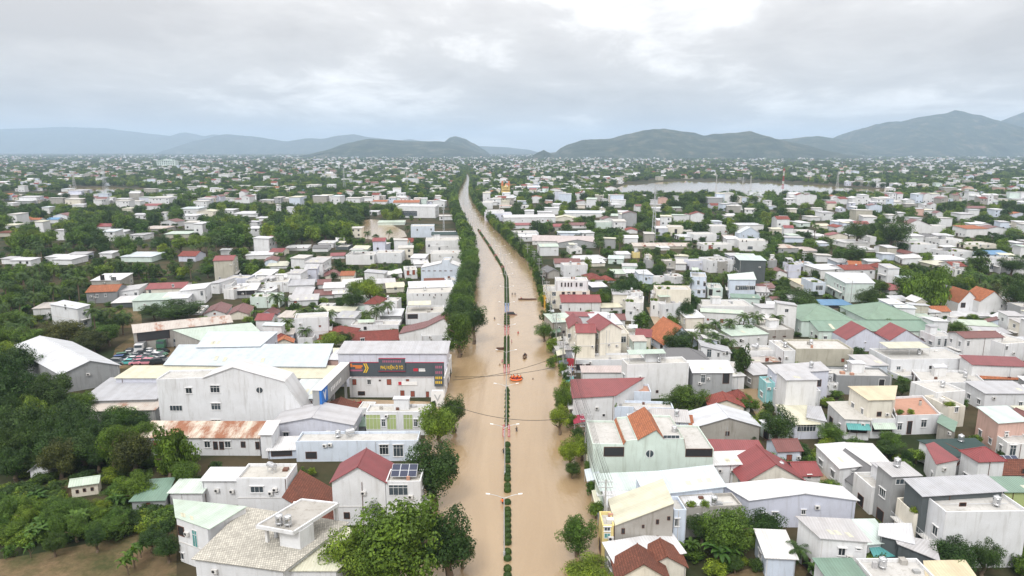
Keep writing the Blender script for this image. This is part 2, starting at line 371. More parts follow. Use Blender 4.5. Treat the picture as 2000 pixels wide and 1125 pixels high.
hill('mountain', [(1890, 290), (1945, 243), (1965, 235), (2000, 219), (2060, 212), (2150, 235), (2260, 303)], 8700, 1500, 4)
hill('hills', [(610, 303), (640, 293), (680, 279), (720, 271), (760, 273), (800, 276), (860, 276), (880, 278), (900, 284), (930, 296), (955, 303)], 6300, 900, 5)
hill('hills', [(830, 303), (860, 283), (880, 268), (890, 266), (905, 270), (925, 280), (945, 292), (960, 303)], 7300, 600, 6)
hill('mountain', [(-300, 268), (-100, 258), (0, 252), (60, 250), (120, 248), (200, 250), (250, 256), (300, 262), (340, 266), (360, 258), (375, 261), (400, 266), (420, 262), (450, 270), (500, 281), (560, 291), (640, 298)], 15500, 2200, 7)
hill('mountain', [(380, 275), (440, 262), (490, 266), (560, 276), (600, 270), (630, 271), (660, 265), (690, 262), (720, 268), (780, 274), (800, 272), (850, 280), (930, 285), (980, 287), (1030, 292), (1060, 303)], 12500, 1500, 8)
hill('hills', [(1040, 303), (1055, 296), (1062, 293), (1070, 297), (1082, 303)], 4800, 150, 9)
# air: one even haze around the whole scene
hz = MB(); hz.bx(-16000, 16000, -350, 24000, -1.5, 670)
m = bpy.data.materials.new('haze_air'); m.use_nodes = True; nt = m.node_tree
nt.nodes.remove(nt.nodes['Principled BSDF']); pv = nt.nodes.new('ShaderNodeVolumePrincipled')
pv.inputs['Color'].default_value = (.60, .78, 1.0, 1); pv.inputs['Density'].default_value = 9.0e-5; pv.inputs['Anisotropy'].default_value = .0
nt.links.new(pv.outputs[0], nt.nodes['Material Output'].inputs['Volume'])
ho = hz.build('haze', m, uv=False); ho['kind'] = 'stuff'
# ------------------------------------------------------------------ trees
LEAF = {'d': leafmat('dark_leaves', (.042, .086, .022)), 'm': leafmat('green_leaves', (.078, .148, .026)), 'y': leafmat('yellow_green_leaves', (.14, .215, .03)),
        'p': leafmat('palm_leaves', (.056, .100, .032), .4), 'n': leafmat('banana_leaves', (.075, .150, .035), .35, .35), 'o': leafmat('olive_leaves', (.07, .082, .024))}
def crown_mesh(name, seed, ncl, nleaf, lsize, flat=1.0, mat=None, spread=.62):
    R = random.Random(seed); vs = []; fs = []
    cl = []
    for k in range(ncl):
        while True:
            p = Vector((R.uniform(-1, 1), R.uniform(-1, 1), R.uniform(-.75, 1)))
            if .25 < p.length < 1: break
        p = p.normalized() * (spread * (R.uniform(.5, 1.1) if R.random() < .86 else R.uniform(1.1, 1.45)))
        r = R.uniform(.15, .36) * (1.15 if p.z < .2 else .95)
        cl.append((p, r))
    cl.append((Vector((0, 0, .0)), .42))
    tot = sum(r * r for _, r in cl)
    for p, r in cl:
        for _ in range(int(nleaf * r * r / tot)):
            d = Vector((R.gauss(0, 1), R.gauss(0, 1), R.gauss(.15, 1))).normalized()
            c = p + d * r * (R.uniform(.72, 1.06) if R.random() < .85 else R.uniform(1.0, 1.28)); c.z *= flat
            nrm = (d + Vector((R.uniform(-.55, .55), R.uniform(-.55, .55), R.uniform(-.3, .6)))).normalized()
            u = nrm.orthogonal().normalized(); u = Quaternion(nrm, R.uniform(0, 6.28)) @ u; w = nrm.cross(u)
            a = lsize * R.uniform(.5, 1.6); b = a * R.uniform(.45, .75); i = len(vs)
            vs.extend([tuple(c - u * a), tuple(c - w * b + nrm * a * .15), tuple(c + u * a), tuple(c + w * b + nrm * a * .15)]); fs.append((i, i + 1, i + 2, i + 3))
    zmin = min(v[2] for v in vs); zmax = max(v[2] for v in vs); rx = max(sqrt(v[0] ** 2 + v[1] ** 2) for v in vs) * .92
    vs = [(x / rx, y / rx, (z - zmin) / (zmax - zmin)) for x, y, z in vs]       # unit: radius 1, height 1, base at 0
    me = bpy.data.meshes.new(name); me.from_pydata(vs, [], fs); me.materials.append(mat); me.update(); return me
def frond(R, vs, fs, base, az, L, up, droop, wid, nseg=9, leaf=True):
    d = Vector((cos(az), sin(az), 0)); side = Vector((-sin(az), cos(az), 0)); pts = []; p = Vector(base); a = up
    for k in range(nseg + 1):
        pts.append(p.copy()); p = p + (d * cos(a) + Vector((0, 0, sin(a)))) * (L / nseg); a -= droop / nseg * (1 + k / nseg)
    for k in range(nseg):
        t = (k + .5) / nseg; ww = wid * (sin(pi * min(1, t * .9 + .12)) ** .7)
        if leaf:
            for s in (-1, 1):
                for q in range(2):
                    f = q / 2; c0 = pts[k].lerp(pts[k + 1], f); c1 = pts[k].lerp(pts[k + 1], f + .34)
                    dr = Vector((0, 0, -ww * R.uniform(.35, .7))) + (pts[k + 1] - pts[k]).normalized() * ww * .45
                    i = len(vs); vs.extend([tuple(c0), tuple(c1), tuple(c1 + side * s * ww + dr), tuple(c0 + side * s * ww * .95 + dr)]); fs.append((i, i + 1, i + 2, i + 3))
        else:
            w1 = wid * (sin(pi * min(1, (k + 1) / nseg * .93 + .05)) ** .6)
            w0 = wid * (sin(pi * min(1, k / nseg * .93 + .05)) ** .6)
            for s in (-1, 1):
                sg = Vector((0, 0, wid * .25)); i = len(vs)
                vs.extend([tuple(pts[k]), tuple(pts[k + 1]), tuple(pts[k + 1] + side * s * w1 + sg), tuple(pts[k] + side * s * w0 + sg)]); fs.append((i, i + 1, i + 2, i + 3))
def palm_mesh(name, seed, nf=20, mat=None, wid=.16):
    R = random.Random(seed); vs = []; fs = []
    for k in range(nf):
        az = k * 2.4 + R.uniform(-.2, .2); u = R.uniform(-.35, 1.2)
        frond(R, vs, fs, (0, 0, 0), az, R.uniform(.85, 1.1), u, R.uniform(1.2, 1.9), wid)
    me = bpy.data.meshes.new(name); me.from_pydata(vs, [], fs); me.materials.append(mat); me.update(); return me
def banana_mesh(name, seed, mat):
    R = random.Random(seed); vs = []; fs = []
    for s in range(3):
        b = Vector((R.uniform(-.35, .35), R.uniform(-.35, .35), R.uniform(.25, .55)))
        for k in range(8):
            frond(R, vs, fs, b, k * 2.4 + s + R.uniform(-.3, .3), R.uniform(.75, 1.1), R.uniform(.5, 1.35), R.uniform(1.1, 2.0), R.uniform(.11, .16), 6, False)
    me = bpy.data.meshes.new(name); me.from_pydata(vs, [], fs); me.materials.append(mat); me.update(); return me
CROWN = {}
for kk in 'dmyo':
    CROWN[kk] = [crown_mesh('crown', 11 * i + ord(kk), 46 + 10 * i, 12000, .032, mat=LEAF[kk]) for i in range(2)]
    CROWN[kk + 's'] = [crown_mesh('crown', 17 * i + ord(kk), 26 + 6 * i, 2100, .068, mat=LEAF[kk]) for i in range(3)]
CROWN['c'] = [crown_mesh('crown', 5, 26, 3200, .06, mat=LEAF['d'])]
CROWN['f'] = [crown_mesh('crown', 77 + i, 40, 6500, .040, .45, LEAF['m'], .72) for i in range(2)]     # flat spreading crown
CROWN['l'] = [crown_mesh('crown', 31 + i, 17, 2100, .055, mat=LEAF['y'], spread=.72) for i in range(2)]     # loose, see-through
CROWN['p'] = [palm_mesh('fronds', 3 + i, 22, LEAF['p']) for i in range(3)]
CROWN['n'] = [banana_mesh('leaves', 8 + i, LEAF['n']) for i in range(3)]
def trunk_mesh(seed, limbs=5, lean=.1):
    R = random.Random(seed); g = MB(); p = Vector((0, 0, -.06)); r = .055
    pts = [p]; 
    for k in range(4): p = p + Vector((R.uniform(-lean, lean) * .5, R.uniform(-lean, lean) * .5, .165)); pts.append(p)
    for k in range(4): g.cyl(pts[k], pts[k + 1], r * (1 - .13 * k), r * (1 - .13 * (k + 1)), 7, cap=False)
    for k in range(limbs):
        a = k * 2.4 + R.uniform(-.4, .4); s = pts[2 + (k % 3)]; e = s + Vector((cos(a) * .30, sin(a) * .30, R.uniform(.2, .34)))
        mid = s.lerp(e, .5) + Vector((0, 0, .03)); g.cyl(s, mid, r * .5, r * .36, 5, cap=False); g.cyl(mid, e, r * .36, r * .16, 5, cap=False)
    return g.mesh('trunk', [M_BARK], uv=False)
TRUNK = [trunk_mesh(k) for k in range(4)]
def palmtrunk(seed):
    R = random.Random(seed); g = MB(); pts = [Vector((0, 0, -.03))]; lx, ly = R.uniform(-.08, .08), R.uniform(-.08, .08)
    for k in range(6): t = (k + 1) / 6; pts.append(Vector((lx * t * t, ly * t * t, t)))
    for k in range(6): g.cyl(pts[k], pts[k + 1], .028 - .002 * k, .026 - .002 * k, 6, cap=False)
    return g.mesh('trunk', [M_BARK], uv=False), (lx, ly)
PTRUNK = [palmtrunk(k) for k in range(3)]
TREES = []           # (apparent width px, x, y, w, h, kind)
def T(px, yb, w, h, kind, pxmode=True):
    p = at(px, yb); D = pix(p)[2]
    TREES.append(dict(x=p.x, y=p.y, w=w * D / F, h=h * D / F * 1.02, k=kind, px=px, py=yb, pw=w, ph=h))
def Tw(x, y, w, h, kind):
    px, py, D = pix((x, y, 0)); TREES.append(dict(x=x, y=y, w=w, h=h, k=kind, px=px, py=py, pw=w * F / D, ph=h * F / D))
def make_tree(t):
    k = t['k']; R = random.Random(int(t['px'] * 7 + t['py'] * 131)); w, h = t['w'], t['h']; rz = R.uniform(0, 6.28)
    if k == 'p':
        o = empty('coconut_palm', (t['x'], t['y'], 0)); i = R.randrange(3); me, (lx, ly) = PTRUNK[i]; ht = h - w * .22
        link('trunk', me, o, (0, 0, 0), (9, 9, ht)); link('fronds', R.choice(CROWN['p']), o, (lx * 9, ly * 9, ht), (w / 2,) * 3, (0, 0, rz)); cat = 'palm tree'
    elif k == 'n':
        o = empty('banana_plant', (t['x'], t['y'], 0)); g = R.randrange(3)
        link('leaves', CROWN['n'][g], o, (0, 0, h * .3), (w / 2, w / 2, h * .55), (0, 0, rz))
        st = link('stem', TRUNK[0], o, (0, 0, 0), (h * .5, h * .5, h * .7)); cat = 'banana plant'
    else:
        o = empty('cypress_tree' if k == 'c' else 'broadleaf_tree', (t['x'], t['y'], 0)); big = t['pw'] > 42
        key = k if k in 'cfl' or big else k + 's'
        hc = h * (.9 if k == 'c' or t['pw'] > 70 else .42 if k == 'f' else .78); z0 = h - hc
        if key == 'l': hc = h * .6; z0 = h - hc
        s = max(2.2, h) * (1.0 if key not in 'l' else .8)
        link('trunk', R.choice(TRUNK), o, (0, 0, 0), (min(s, w * 1.1),) * 2 + (max(z0 + hc * .45, 1) / .66,), (0, 0, rz))
        link('crown', R.choice(CROWN[key]), o, (0, 0, z0), (w / 2, w / 2, hc), (0, 0, rz)); cat = 'tree'
    o['category'] = cat; return o
# ------------------------------------------------------------------ houses
V2 = lambda p: Vector((p[0], p[1]))
def V3(p, z): return Vector((p[0], p[1], z))
HOUSES = []         # dict(label, rect px, dist, foot)
WCOUNT = [0]
def window(parent, o, c, u, n, w, h, kind='w'):
    """one framed window standing proud of the wall plane; c = centre, u = along the wall, n = outward"""
    g = MB(); u = u.normalized(); n = n.normalized(); z = Vector((0, 0, 1)); t = min(.09, w * .12)
    def bar(x0, x1, z0, z1, d0, d1, m): g.box(c + u * x0 + z * z0 + n * d0, u * (x1 - x0), -n * (d0 - d1), z * (z1 - z0), m)
    if kind == 'r':
        for k in range(16):
            a0, a1 = 2 * pi * k / 16, 2 * pi * (k + 1) / 16
            g.q([c + n * .03, c + u * (cos(a0) * w / 2) + z * (sin(a0) * h / 2) + n * .03, c + u * (cos(a1) * w / 2) + z * (sin(a1) * h / 2) + n * .03], 1)
            r = 1.14
            g.q([c + u * (cos(a0) * w / 2) + z * (sin(a0) * h / 2) + n * .06, c + u * (cos(a0) * w / 2 * r) + z * (sin(a0) * h / 2 * r) + n * .06,
                 c + u * (cos(a1) * w / 2 * r) + z * (sin(a1) * h / 2 * r) + n * .06, c + u * (cos(a1) * w / 2) + z * (sin(a1) * h / 2) + n * .06], 0)
        bar(-.06, .06, -h / 2, h / 2, .07, .03, 0)
        return g.build('window', [M_FR, M_GL], parent, o, uv=False)
    x, y = w / 2, h / 2
    bar(-x, -x + t, -y, y, .08, .005, 0); bar(x - t, x, -y, y, .08, .005, 0)
    bar(-x + t, x - t, y - t, y, .08, .005, 0); bar(-x + t, x - t, -y, -y + t, .08, .005, 0)
    if kind not in 'do' and w > .7:
        k = max(1, int(w / .8))
        for i in range(1, k + 1): xx = -x + w * i / (k + 1); bar(xx - .025, xx + .025, -y + t, y - t, .07, .02, 0)
        if h > 1.5: bar(-x + t, x - t, y * .45 - .025, y * .45 + .025, .065, .02, 0)
    g.q([c - u * (x - t * .5) - z * (y - t * .5) + n * .02, c + u * (x - t * .5) - z * (y - t * .5) + n * .02, c + u * (x - t * .5) + z * (y - t * .5) + n * .02, c - u * (x - t * .5) + z * (y - t * .5) + n * .02], 1)
    if kind in 'wa' and w < 2.4:
        bar(-x - .12, x + .12, y + .05, y + .13, .42 if kind == 'a' else .22, .0, 0); bar(-x - .06, x + .06, -y - .08, -y - .005, .14, .0, 0)
    mats = {'d': [M_FB, M_GD], 'o': [M_FR, M_GD], 'b': [M_FB, WM['R']], 'g': [M_FR, WM['V']], 't': [M_FR, RM['rh']]}.get(kind, [M_FR, M_GL])
    return g.build('window' if kind not in 'do' else 'opening', mats, parent, o, uv=False)
def plane_pt(px, py, A, n):
    d = ray(px, py); n3 = Vector((n[0], n[1], 0)); o = Vector((0, 0, CH)); t = (Vector((A[0], A[1], 0)) - o).dot(n3) / d.dot(n3); return o + d * t
def solve_h(x, ytop, yb):
    b = at(x, yb); d = ray(x, ytop); return CH + d.z * b.y / d.y
def register(label, P, foot, key=None):
    q = [pix(p) for p in P]; xs = [a[0] for a in q]; ys = [a[1] for a in q]
    c = sum((V2(f) for f in foot), Vector((0, 0))) / len(foot)
    r = dict(label=label, rect=(min(xs), min(ys), max(xs), max(ys)), dist=min(f[1] for f in foot), foot=foot, c=c, rad=max((V2(f) - c).length for f in foot))
    HOUSES.append(r); return r
def house(label, wall, roof, Q, h, wins='', opts='', group=None, auto=True, name='house', cat='house', small=False, plainly=False):
    rt = roof.split(); typ = rt[0]; rcol = RM[rt[1]] if len(rt) > 1 else RM['rf']; rise = float(rt[2]) if len(rt) > 2 else 0.0
    A, B, C, D = [V2(p) for p in Q]; u = (B - A).normalized(); v = (D - A).normalized(); c = (A + B + C + D) / 4
    wA, wD = (B - A).length, (D - A).length; o = Vector((c.x, c.y, 0)); R = random.Random(int(c.x * 13 + c.y * 7))
    e = empty(name, o, label, cat, group); ov = .35; wl = MB(); rf = MB()
    zt = [h] * 4
    if typ == 'S': zt = [h, h, h + rise, h + rise]
    if typ == 's': zt = [h, h + rise, h + rise, h]
    b = [V3(p, -.3) for p in (A, B, C, D)]; t = [V3(p, z) for p, z in zip((A, B, C, D), zt)]
    m0, m1, n0, n1 = (A + B) / 2, (C + D) / 2, (A + D) / 2, (B + C) / 2
    for k in range(4):
        k2 = (k + 1) % 4; f = [b[k], b[k2], t[k2], t[k]]
        if typ == 'g' and k in (0, 2): f.insert(3, V3(m0 if k == 0 else m1, h + rise))
        if typ == 'G' and k in (1, 3): f.insert(3, V3(n1 if k == 1 else n0, h + rise))
        wl.q(f)
    E = [A - u * ov - v * ov, B + u * ov - v * ov, C + u * ov + v * ov, D - u * ov + v * ov]; zz = .06; top = h
    if typ == 'F':
        par = .5 if not small else .3; th = .2 if not small else .15
        I = [A + u * th + v * th, B - u * th + v * th, C - u * th - v * th, D + u * th - v * th]
        for k in range(4):
            k2 = (k + 1) % 4; wl.q([t[k], t[k2], V3(I[k2], h), V3(I[k], h)]); wl.q([V3(I[k], h), V3(I[k2], h), V3(I[k2], h - par), V3(I[k], h - par)])
        rf.q([V3(p, h - par) for p in I])
    elif typ == 'M':
        rf.slab([V3(E[0], h + .05), V3(E[1], h + .05), V3(E[2], h + .05 + rise), V3(E[3], h + .05 + rise)], .09); wl.q([V3(p, h - .02) for p in (A, B, C, D)])
    elif typ == 'g':
        dz = ov * rise / (wA / 2); a0, a1 = V3(m0 - v * ov, h + rise + zz), V3(m1 + v * ov, h + rise + zz)
        rf.slab([V3(E[3], h - dz + zz), V3(E[0], h - dz + zz), a0, a1]); rf.slab([V3(E[1], h - dz + zz), V3(E[2], h - dz + zz), a1, a0]); top = h + rise
        rf.cyl(a0, a1, .11, .11, 5)
    elif typ == 'G':
        dz = ov * rise / (wD / 2); a0, a1 = V3(n0 - u * ov, h + rise + zz), V3(n1 + u * ov, h + rise + zz)
        rf.slab([V3(E[0], h - dz + zz), V3(E[1], h - dz + zz), a1, a0]); rf.slab([V3(E[2], h - dz + zz), V3(E[3], h - dz + zz), a0, a1]); top = h + rise
        rf.cyl(a0, a1, .11, .11, 5)
    elif typ == 'S':
        dz = ov * rise / wD; rf.slab([V3(E[0], h - dz + zz), V3(E[1], h - dz + zz), V3(E[2], h + rise + dz + zz), V3(E[3], h + rise + dz + zz)]); top = h + max(0, rise)
    elif typ == 's':
        dz = ov * rise / wA; rf.slab([V3(E[3], h - dz + zz), V3(E[0], h - dz + zz), V3(E[1], h + rise + dz + zz), V3(E[2], h + rise + dz + zz)]); top = h + max(0, rise)
    elif typ == 'P':
        if wA >= wD: i = min(wD / 2, wA / 2 - .3); r0, r1 = n0 + u * i, n1 - u * i
        else: i = min(wA / 2, wD / 2 - .3); r0, r1 = m0 + v * i, m1 - v * i
        r0, r1 = V3(r0, h + rise), V3(r1, h + rise); e4 = [V3(p, h - .1) for p in E]; top = h + rise
        if wA >= wD:
            rf.slab([e4[0], e4[1], r1, r0]); rf.slab([e4[2], e4[3], r0, r1]); rf.slab([e4[1], e4[2], r1]); rf.slab([e4[3], e4[0], r0])
        else:
            rf.slab([e4[3], e4[0], r0, r1]); rf.slab([e4[1], e4[2], r1, r0]); rf.slab([e4[0], e4[1], r0]); rf.slab([e4[2], e4[3], r1])
        for p, q in ((e4[0], r0), (e4[3], r0 if wA >= wD else r1), (e4[1], r1 if wA >= wD else r0), (e4[2], r1), (r0, r1)): rf.cyl(p, q, .10, .10, 4)
    wl.build('wall', WM[wall], e, o); rf.build('roof', rcol, e, o)
    nf = Vector((u.y, -u.x)); u3 = Vector((u.x, u.y, 0)); n3 = Vector((nf.x, nf.y, 0))
    if wins:
        for s in filter(None, wins.split(';')):
            if s == '-': continue
            kd = 'w'
            if s[-1].isalpha(): kd = s[-1]; s = s[:-1]
            x, y, w, hh = [float(k) for k in s.split(',')]
            c0 = plane_pt(x, y, A, nf); D_ = pix(c0)[2]
            window(e, o, c0, u3, n3, max(.35, w * D_ / F / max(.5, abs(u.x))), max(.35, hh * D_ / F * 1.05), kd)
    elif auto and wall != 'A':
        for st in range(max(1, int(h // 3.4))):
            n = int(wA / 4.2)
            if R.random() < .62:
                for k in range(n):
                    if R.random() < .55:
                        s = R.uniform(.6, 1.25); window(e, o, V3(A + u * (wA * (k + .5) / n), 3.4 * st + R.uniform(1.7, 2.0)) + Vector((0, 0, .0)), u3, n3, s, s * R.uniform(.8, 1.2), R.choice('wwwdob'))
    if auto:
        # the side that faces the road: storeys of windows, shutters and doors
        p, q = (D, A) if c.x > roadx(c.y) + 4 else (B, C); sv = (q - p); L = sv.length; sv.normalize(); sn = Vector((sv.y, -sv.x)); s3 = Vector((sv.x, sv.y, 0)); sn3 = Vector((sn.x, sn.y, 0))
        if sn.dot(Vector((0, 0)) - (p + q) / 2) > 0 and L > 2.5:
            for st in range(max(1, int(h // 3.3))):
                n = max(1, int(L / 3.2))
                for k in range(n):
                    if R.random() < .72:
                        z = 3.3 * st + 1.75; ww = R.choice((.9, 1.2, 1.6)); hh = R.choice((1.2, 1.5)); kd = 'w'
                        if st == 0 and R.random() < .35: ww, hh, kd, z = 1.8, 2.0, 'd', 1.1
                        if z + hh / 2 < h - .3: window(e, o, V3(p + sv * (L * (k + .5) / n), z), s3, sn3, min(ww, L * .7), hh, kd)
    P = b[:2] + t + [V3(m0, top), V3(m1, top)]
    rec = register(label, P, (A, B, C, D)); rec['e'] = e; rec['h'] = h; rec['u'] = u; rec['v'] = v; rec['A'] = A; rec['wA'] = wA; rec['wD'] = wD; rec['typ'] = typ; rec['o'] = o
    for op in opts.split(','):
        if op: option(op, rec, R)
    if rec['dist'] < 430 and not plainly: enrich(rec, opts, R, roof, wall)
    return rec
def prism(label, wall, rcol, outline, yb, depth, wins='', opts='', name='house', cat='house'):
    xm = sum(p[0] for p in outline) / len(outline); Y = at(xm, yb).y
    pts = []
    for x, y in outline: d = ray(x, y); t = Y / d.y; pts.append((d.x * t, CH + d.z * t))
    xl, xr = pts[0][0], pts[-1][0]; cx = (xl + xr) / 2; o = Vector((cx, Y + depth / 2, 0)); e = empty(name, o, label, cat); wl = MB(); rf = MB(); dp = MB()
    front = [Vector((xl, Y, -.3)), Vector((xr, Y, -.3))] + [Vector((x, Y, z)) for x, z in pts[::-1]]
    wl.q(front); wl.q([p + Vector((0, depth, 0)) for p in front[::-1]])
    wl.q([Vector((xl, Y + depth, -.3)), Vector((xl, Y, -.3)), Vector((xl, Y, pts[0][1])), Vector((xl, Y + depth, pts[0][1]))])
    wl.q([Vector((xr, Y, -.3)), Vector((xr, Y + depth, -.3)), Vector((xr, Y + depth, pts[-1][1])), Vector((xr, Y, pts[-1][1]))])
    ddp = Vector((0, depth, 0)); zmax = max(z for _, z in pts)
    for (x0, z0), (x1, z1) in zip(pts, pts[1:]):
        p0, p1 = Vector((x0, Y, z0)), Vector((x1, Y, z1))
        if abs(x1 - x0) < .35: wl.q([p0, p1, p1 + ddp, p0 + ddp]); continue
        sl = abs(z1 - z0) / abs(x1 - x0)
        if sl < .12:
            # flat part: deck sunk behind a parapet
            wl.box(p0, p1 - p0, Vector((0, .22, 0)), Vector((0, 0, .02))); dp.q([p0 + Vector((0, .22, -.35)), p1 + Vector((0, .22, -.35)), p1 + Vector((0, depth - .2, -.35)), p0 + Vector((0, depth - .2, -.35))])
            for pp in (p0, p1): wl.box(pp + Vector((-.08, .2, -.4)), Vector((.16, 0, 0)), Vector((0, depth - .2, 0)), Vector((0, 0, .41)))
            wl.box(p0 + Vector((0, depth - .2, -.4)), p1 - p0, Vector((0, .2, 0)), Vector((0, 0, .41)))
        else:
            up = Vector((0, 0, .07)); q = [p0 + up - Vector((0, .25, 0)), p1 + up - Vector((0, .25, 0)), p1 + up + ddp, p0 + up + ddp]
            rf.slab([q[3], q[0], q[1], q[2]] if z0 < z1 else [q[1], q[2], q[3], q[0]], .1)
    wl.build('wall', WM[wall], e, o)
    if dp.f: dp.build('deck', RM['rf'], e, o)
    if rf.f: rf.build('roof', RM[rcol], e, o)
    if wins:
        for s in filter(None, wins.split(';')):
            kd = 'w'
            if s[-1].isalpha(): kd = s[-1]; s = s[:-1]
            x, y, w, hh = [float(k) for k in s.split(',')]
            c0 = plane_pt(x, y, (cx, Y), (0, -1)); D_ = pix(c0)[2]
            window(e, o, c0, Vector((1, 0, 0)), Vector((0, -1, 0)), max(.35, w * D_ / F), max(.35, hh * D_ / F), kd)
    h = pts[0][1]
    rec = register(label, front, (Vector((xl, Y)), Vector((xr, Y)), Vector((xr, Y + depth)), Vector((xl, Y + depth))))
    rec.update(e=e, h=h, u=Vector((1, 0)), v=Vector((0, 1)), A=Vector((xl, Y)), wA=xr - xl, wD=depth, typ='Z', o=o)
    for op in opts.split(','):
        if op: option(op, rec, random.Random(int(cx * 5)))
    return rec
# ------------------------------------------------------------------ things on roofs
def tank_proto():
    o = empty('water_tank', (0, 0, 0)); g = MB()
    g.cyl((-.85, 0, 1.25), (.85, 0, 1.25), .5, .5, 14); g.lathe((0, 0, 1.7), [(.2, 0), (.2, .12), (0, .13)], 10); g.build('tank', M_ST, o)
    f = MB()
    for x in (-.6, .6):
        for y in (-.4, .4): f.cyl((x, y, 0), (x, y * .9, .95), .035, .035, 5)
        f.bx(x - .03, x + .03, -.42, .42, .72, .78)
    for y in (-.4, .4): f.bx(-.62, .62, y - .02, y + .02, .35, .4)
    f.build('stand', M_PO, o); return o
def tank2_proto():
    o = empty('water_tank', (0, 0, 0)); g = MB(); g.lathe((0, 0, .35), [(0, 0), (.52, 0), (.52, .12), (.55, .16), (.52, .2), (.52, 1.0), (.55, 1.04), (.52, 1.08), (.5, 1.2), (.16, 1.38), (.16, 1.46), (0, 1.47)], 16)
    g.build('tank', M_ST, o); f = MB(); f.lathe((0, 0, .36), [(.5, 0), (.5, .06), (.36, .06), (.36, 0), (.5, 0)], 12)
    for a in range(4): f.cyl((.45 * cos(a * pi / 2 + .7), .45 * sin(a * pi / 2 + .7), 0), (.42 * cos(a * pi / 2 + .7), .42 * sin(a * pi / 2 + .7), .4), .04, .04, 5)
    f.build('stand', M_PO, o); return o
TANKS = []; USED = []
def tank(loc, rz, label, upright=False):
    if not TANKS: TANKS.extend([tank_proto(), tank2_proto()])
    p = TANKS[1 if upright else 0]
    if p.name not in USED: USED.append(p.name); o = p; o.location = loc; o.rotation_euler = (0, 0, rz)
    else: o = copy_tree(p, loc, rz)
    return tag(o, label, 'water tank', 'water tanks on the roofs')
M_SOL = plain('solar_cell_blue', (.018, .026, .06), .18, .0, .5); M_SOLF = plain('solar_panel_frame', (.55, .57, .6), .4, .5)
def solar(parent, o, p0, ux, uy, nx, ny):
    g = MB(); n = ux.cross(uy).normalized(); sx, sy = ux / nx, uy / ny
    g.box(p0, ux, uy, n * .05, 1)
    for i in range(nx):
        for j in range(ny):
            q = p0 + sx * i + sy * j + n * .056; m = .04
            g.q([q + sx * m + sy * m, q + sx * (1 - m) + sy * m, q + sx * (1 - m) + sy * (1 - m), q + sx * m + sy * (1 - m)], 0)
    return g.build('solar_panel', [M_SOL, M_SOLF], parent, o, uv=False)
def option(op, r, R):
    A, u, v, wA, wD, h, e, o = r['A'], r['u'], r['v'], r['wA'], r['wD'], r['h'], r['e'], r['o']
    zf = h - (.5 if r['typ'] == 'F' else -.1)
    P = lambda a, b: A + u * (wA * a) + v * (wD * b)
    short = r['label']
    if op == 'deep': return
    if op.startswith('tank'):
        n = int(op[4:] or 1)
        for k in range(n):
            p = P(R.uniform(.2, .8), R.uniform(.25, .75)); up = (k + len(TANKS)) % 3 == 2
            tank((p.x, p.y, zf), R.uniform(0, 3), ('upright' if up else 'lying') + ' steel tank on ' + short, up)
    elif op == 'stair':
        p = P(R.uniform(.15, .5), R.uniform(.5, .6)); g = MB(); w, d = min(3.2, wA * .4), min(2.8, wD * .35); g.box(V3(p, zf), Vector((u.x, u.y, 0)) * w, Vector((v.x, v.y, 0)) * d, (0, 0, 2.4)); g.build('stair_tower', WM['W'], e, o)
        g = MB(); q = p - (u + v) * .2; g.box(V3(q, zf + 2.4), Vector((u.x, u.y, 0)) * (w + .4), Vector((v.x, v.y, 0)) * (d + .4), (0, 0, .12)); s = g.build('stair_tower_roof', RM[R.choice(('rw', 'rf', 'rg'))], e, o)
    elif op.startswith('canopy'):
        col = op[6:] or 'rc'; g = MB(); p = P(.06, .35); U, Wd = Vector((u.x, u.y, 0)) * wA * R.uniform(.4, .6), Vector((v.x, v.y, 0)) * min(5, wD * .5)
        q = V3(p, zf + 2.5); g.slab([q, q + U, q + U + Wd + Vector((0, 0, .4)), q + Wd + Vector((0, 0, .4))], .07); cn = g.build('canopy', RM[col], e, o)
        f = MB()
        for a in (0.02, .5, .98):
            for b in (.03, .97): f.cyl(V3(p, zf) + U * a + Wd * b, V3(p, zf + 2.5) + U * a + Wd * b, .05, .05, 5)
        f.build('canopy_post', M_PO, cn if False else e, o)
    elif op.startswith('solar'):
        p = P(.1, .3); solar(e, o, V3(p, zf + .6), Vector((u.x, u.y, 0)) * wA * .75, Vector((v.x, v.y, 0)) * 2.6 + Vector((0, 0, 1.0)), max(2, int(wA * .75 / 1.1)), 2)
    elif op == 'plants':
        for k in range(2):
            p = P(.1 + .25 * k, .12); c = link('roof_plant', CROWN['ys'][k], e, (p.x - o.x, p.y - o.y, zf), (.9, .9, 1.5))
    elif op.startswith('awn'):
        # awning and dark opening along the front
        col = op[3:] or 'rh'; f = Vector((u.y, -u.x, 0)); U = Vector((u.x, u.y, 0)); q = V3(A, h * .80) + f * .02 + U * wA * .03
        g = MB(); g.slab([q + f * 1.3 + Vector((0, 0, -.9)), q + U * wA * .94 + f * 1.3 + Vector((0, 0, -.9)), q + U * wA * .94, q], .05); g.build('awning', RM[col], e, o)
        window(e, o, V3(A, h * .50) + U * wA * .5, U, f, wA * .84, h * .30, 'd')
M_LEDGE = plain('pale_ledge', (.62, .61, .59), .8)
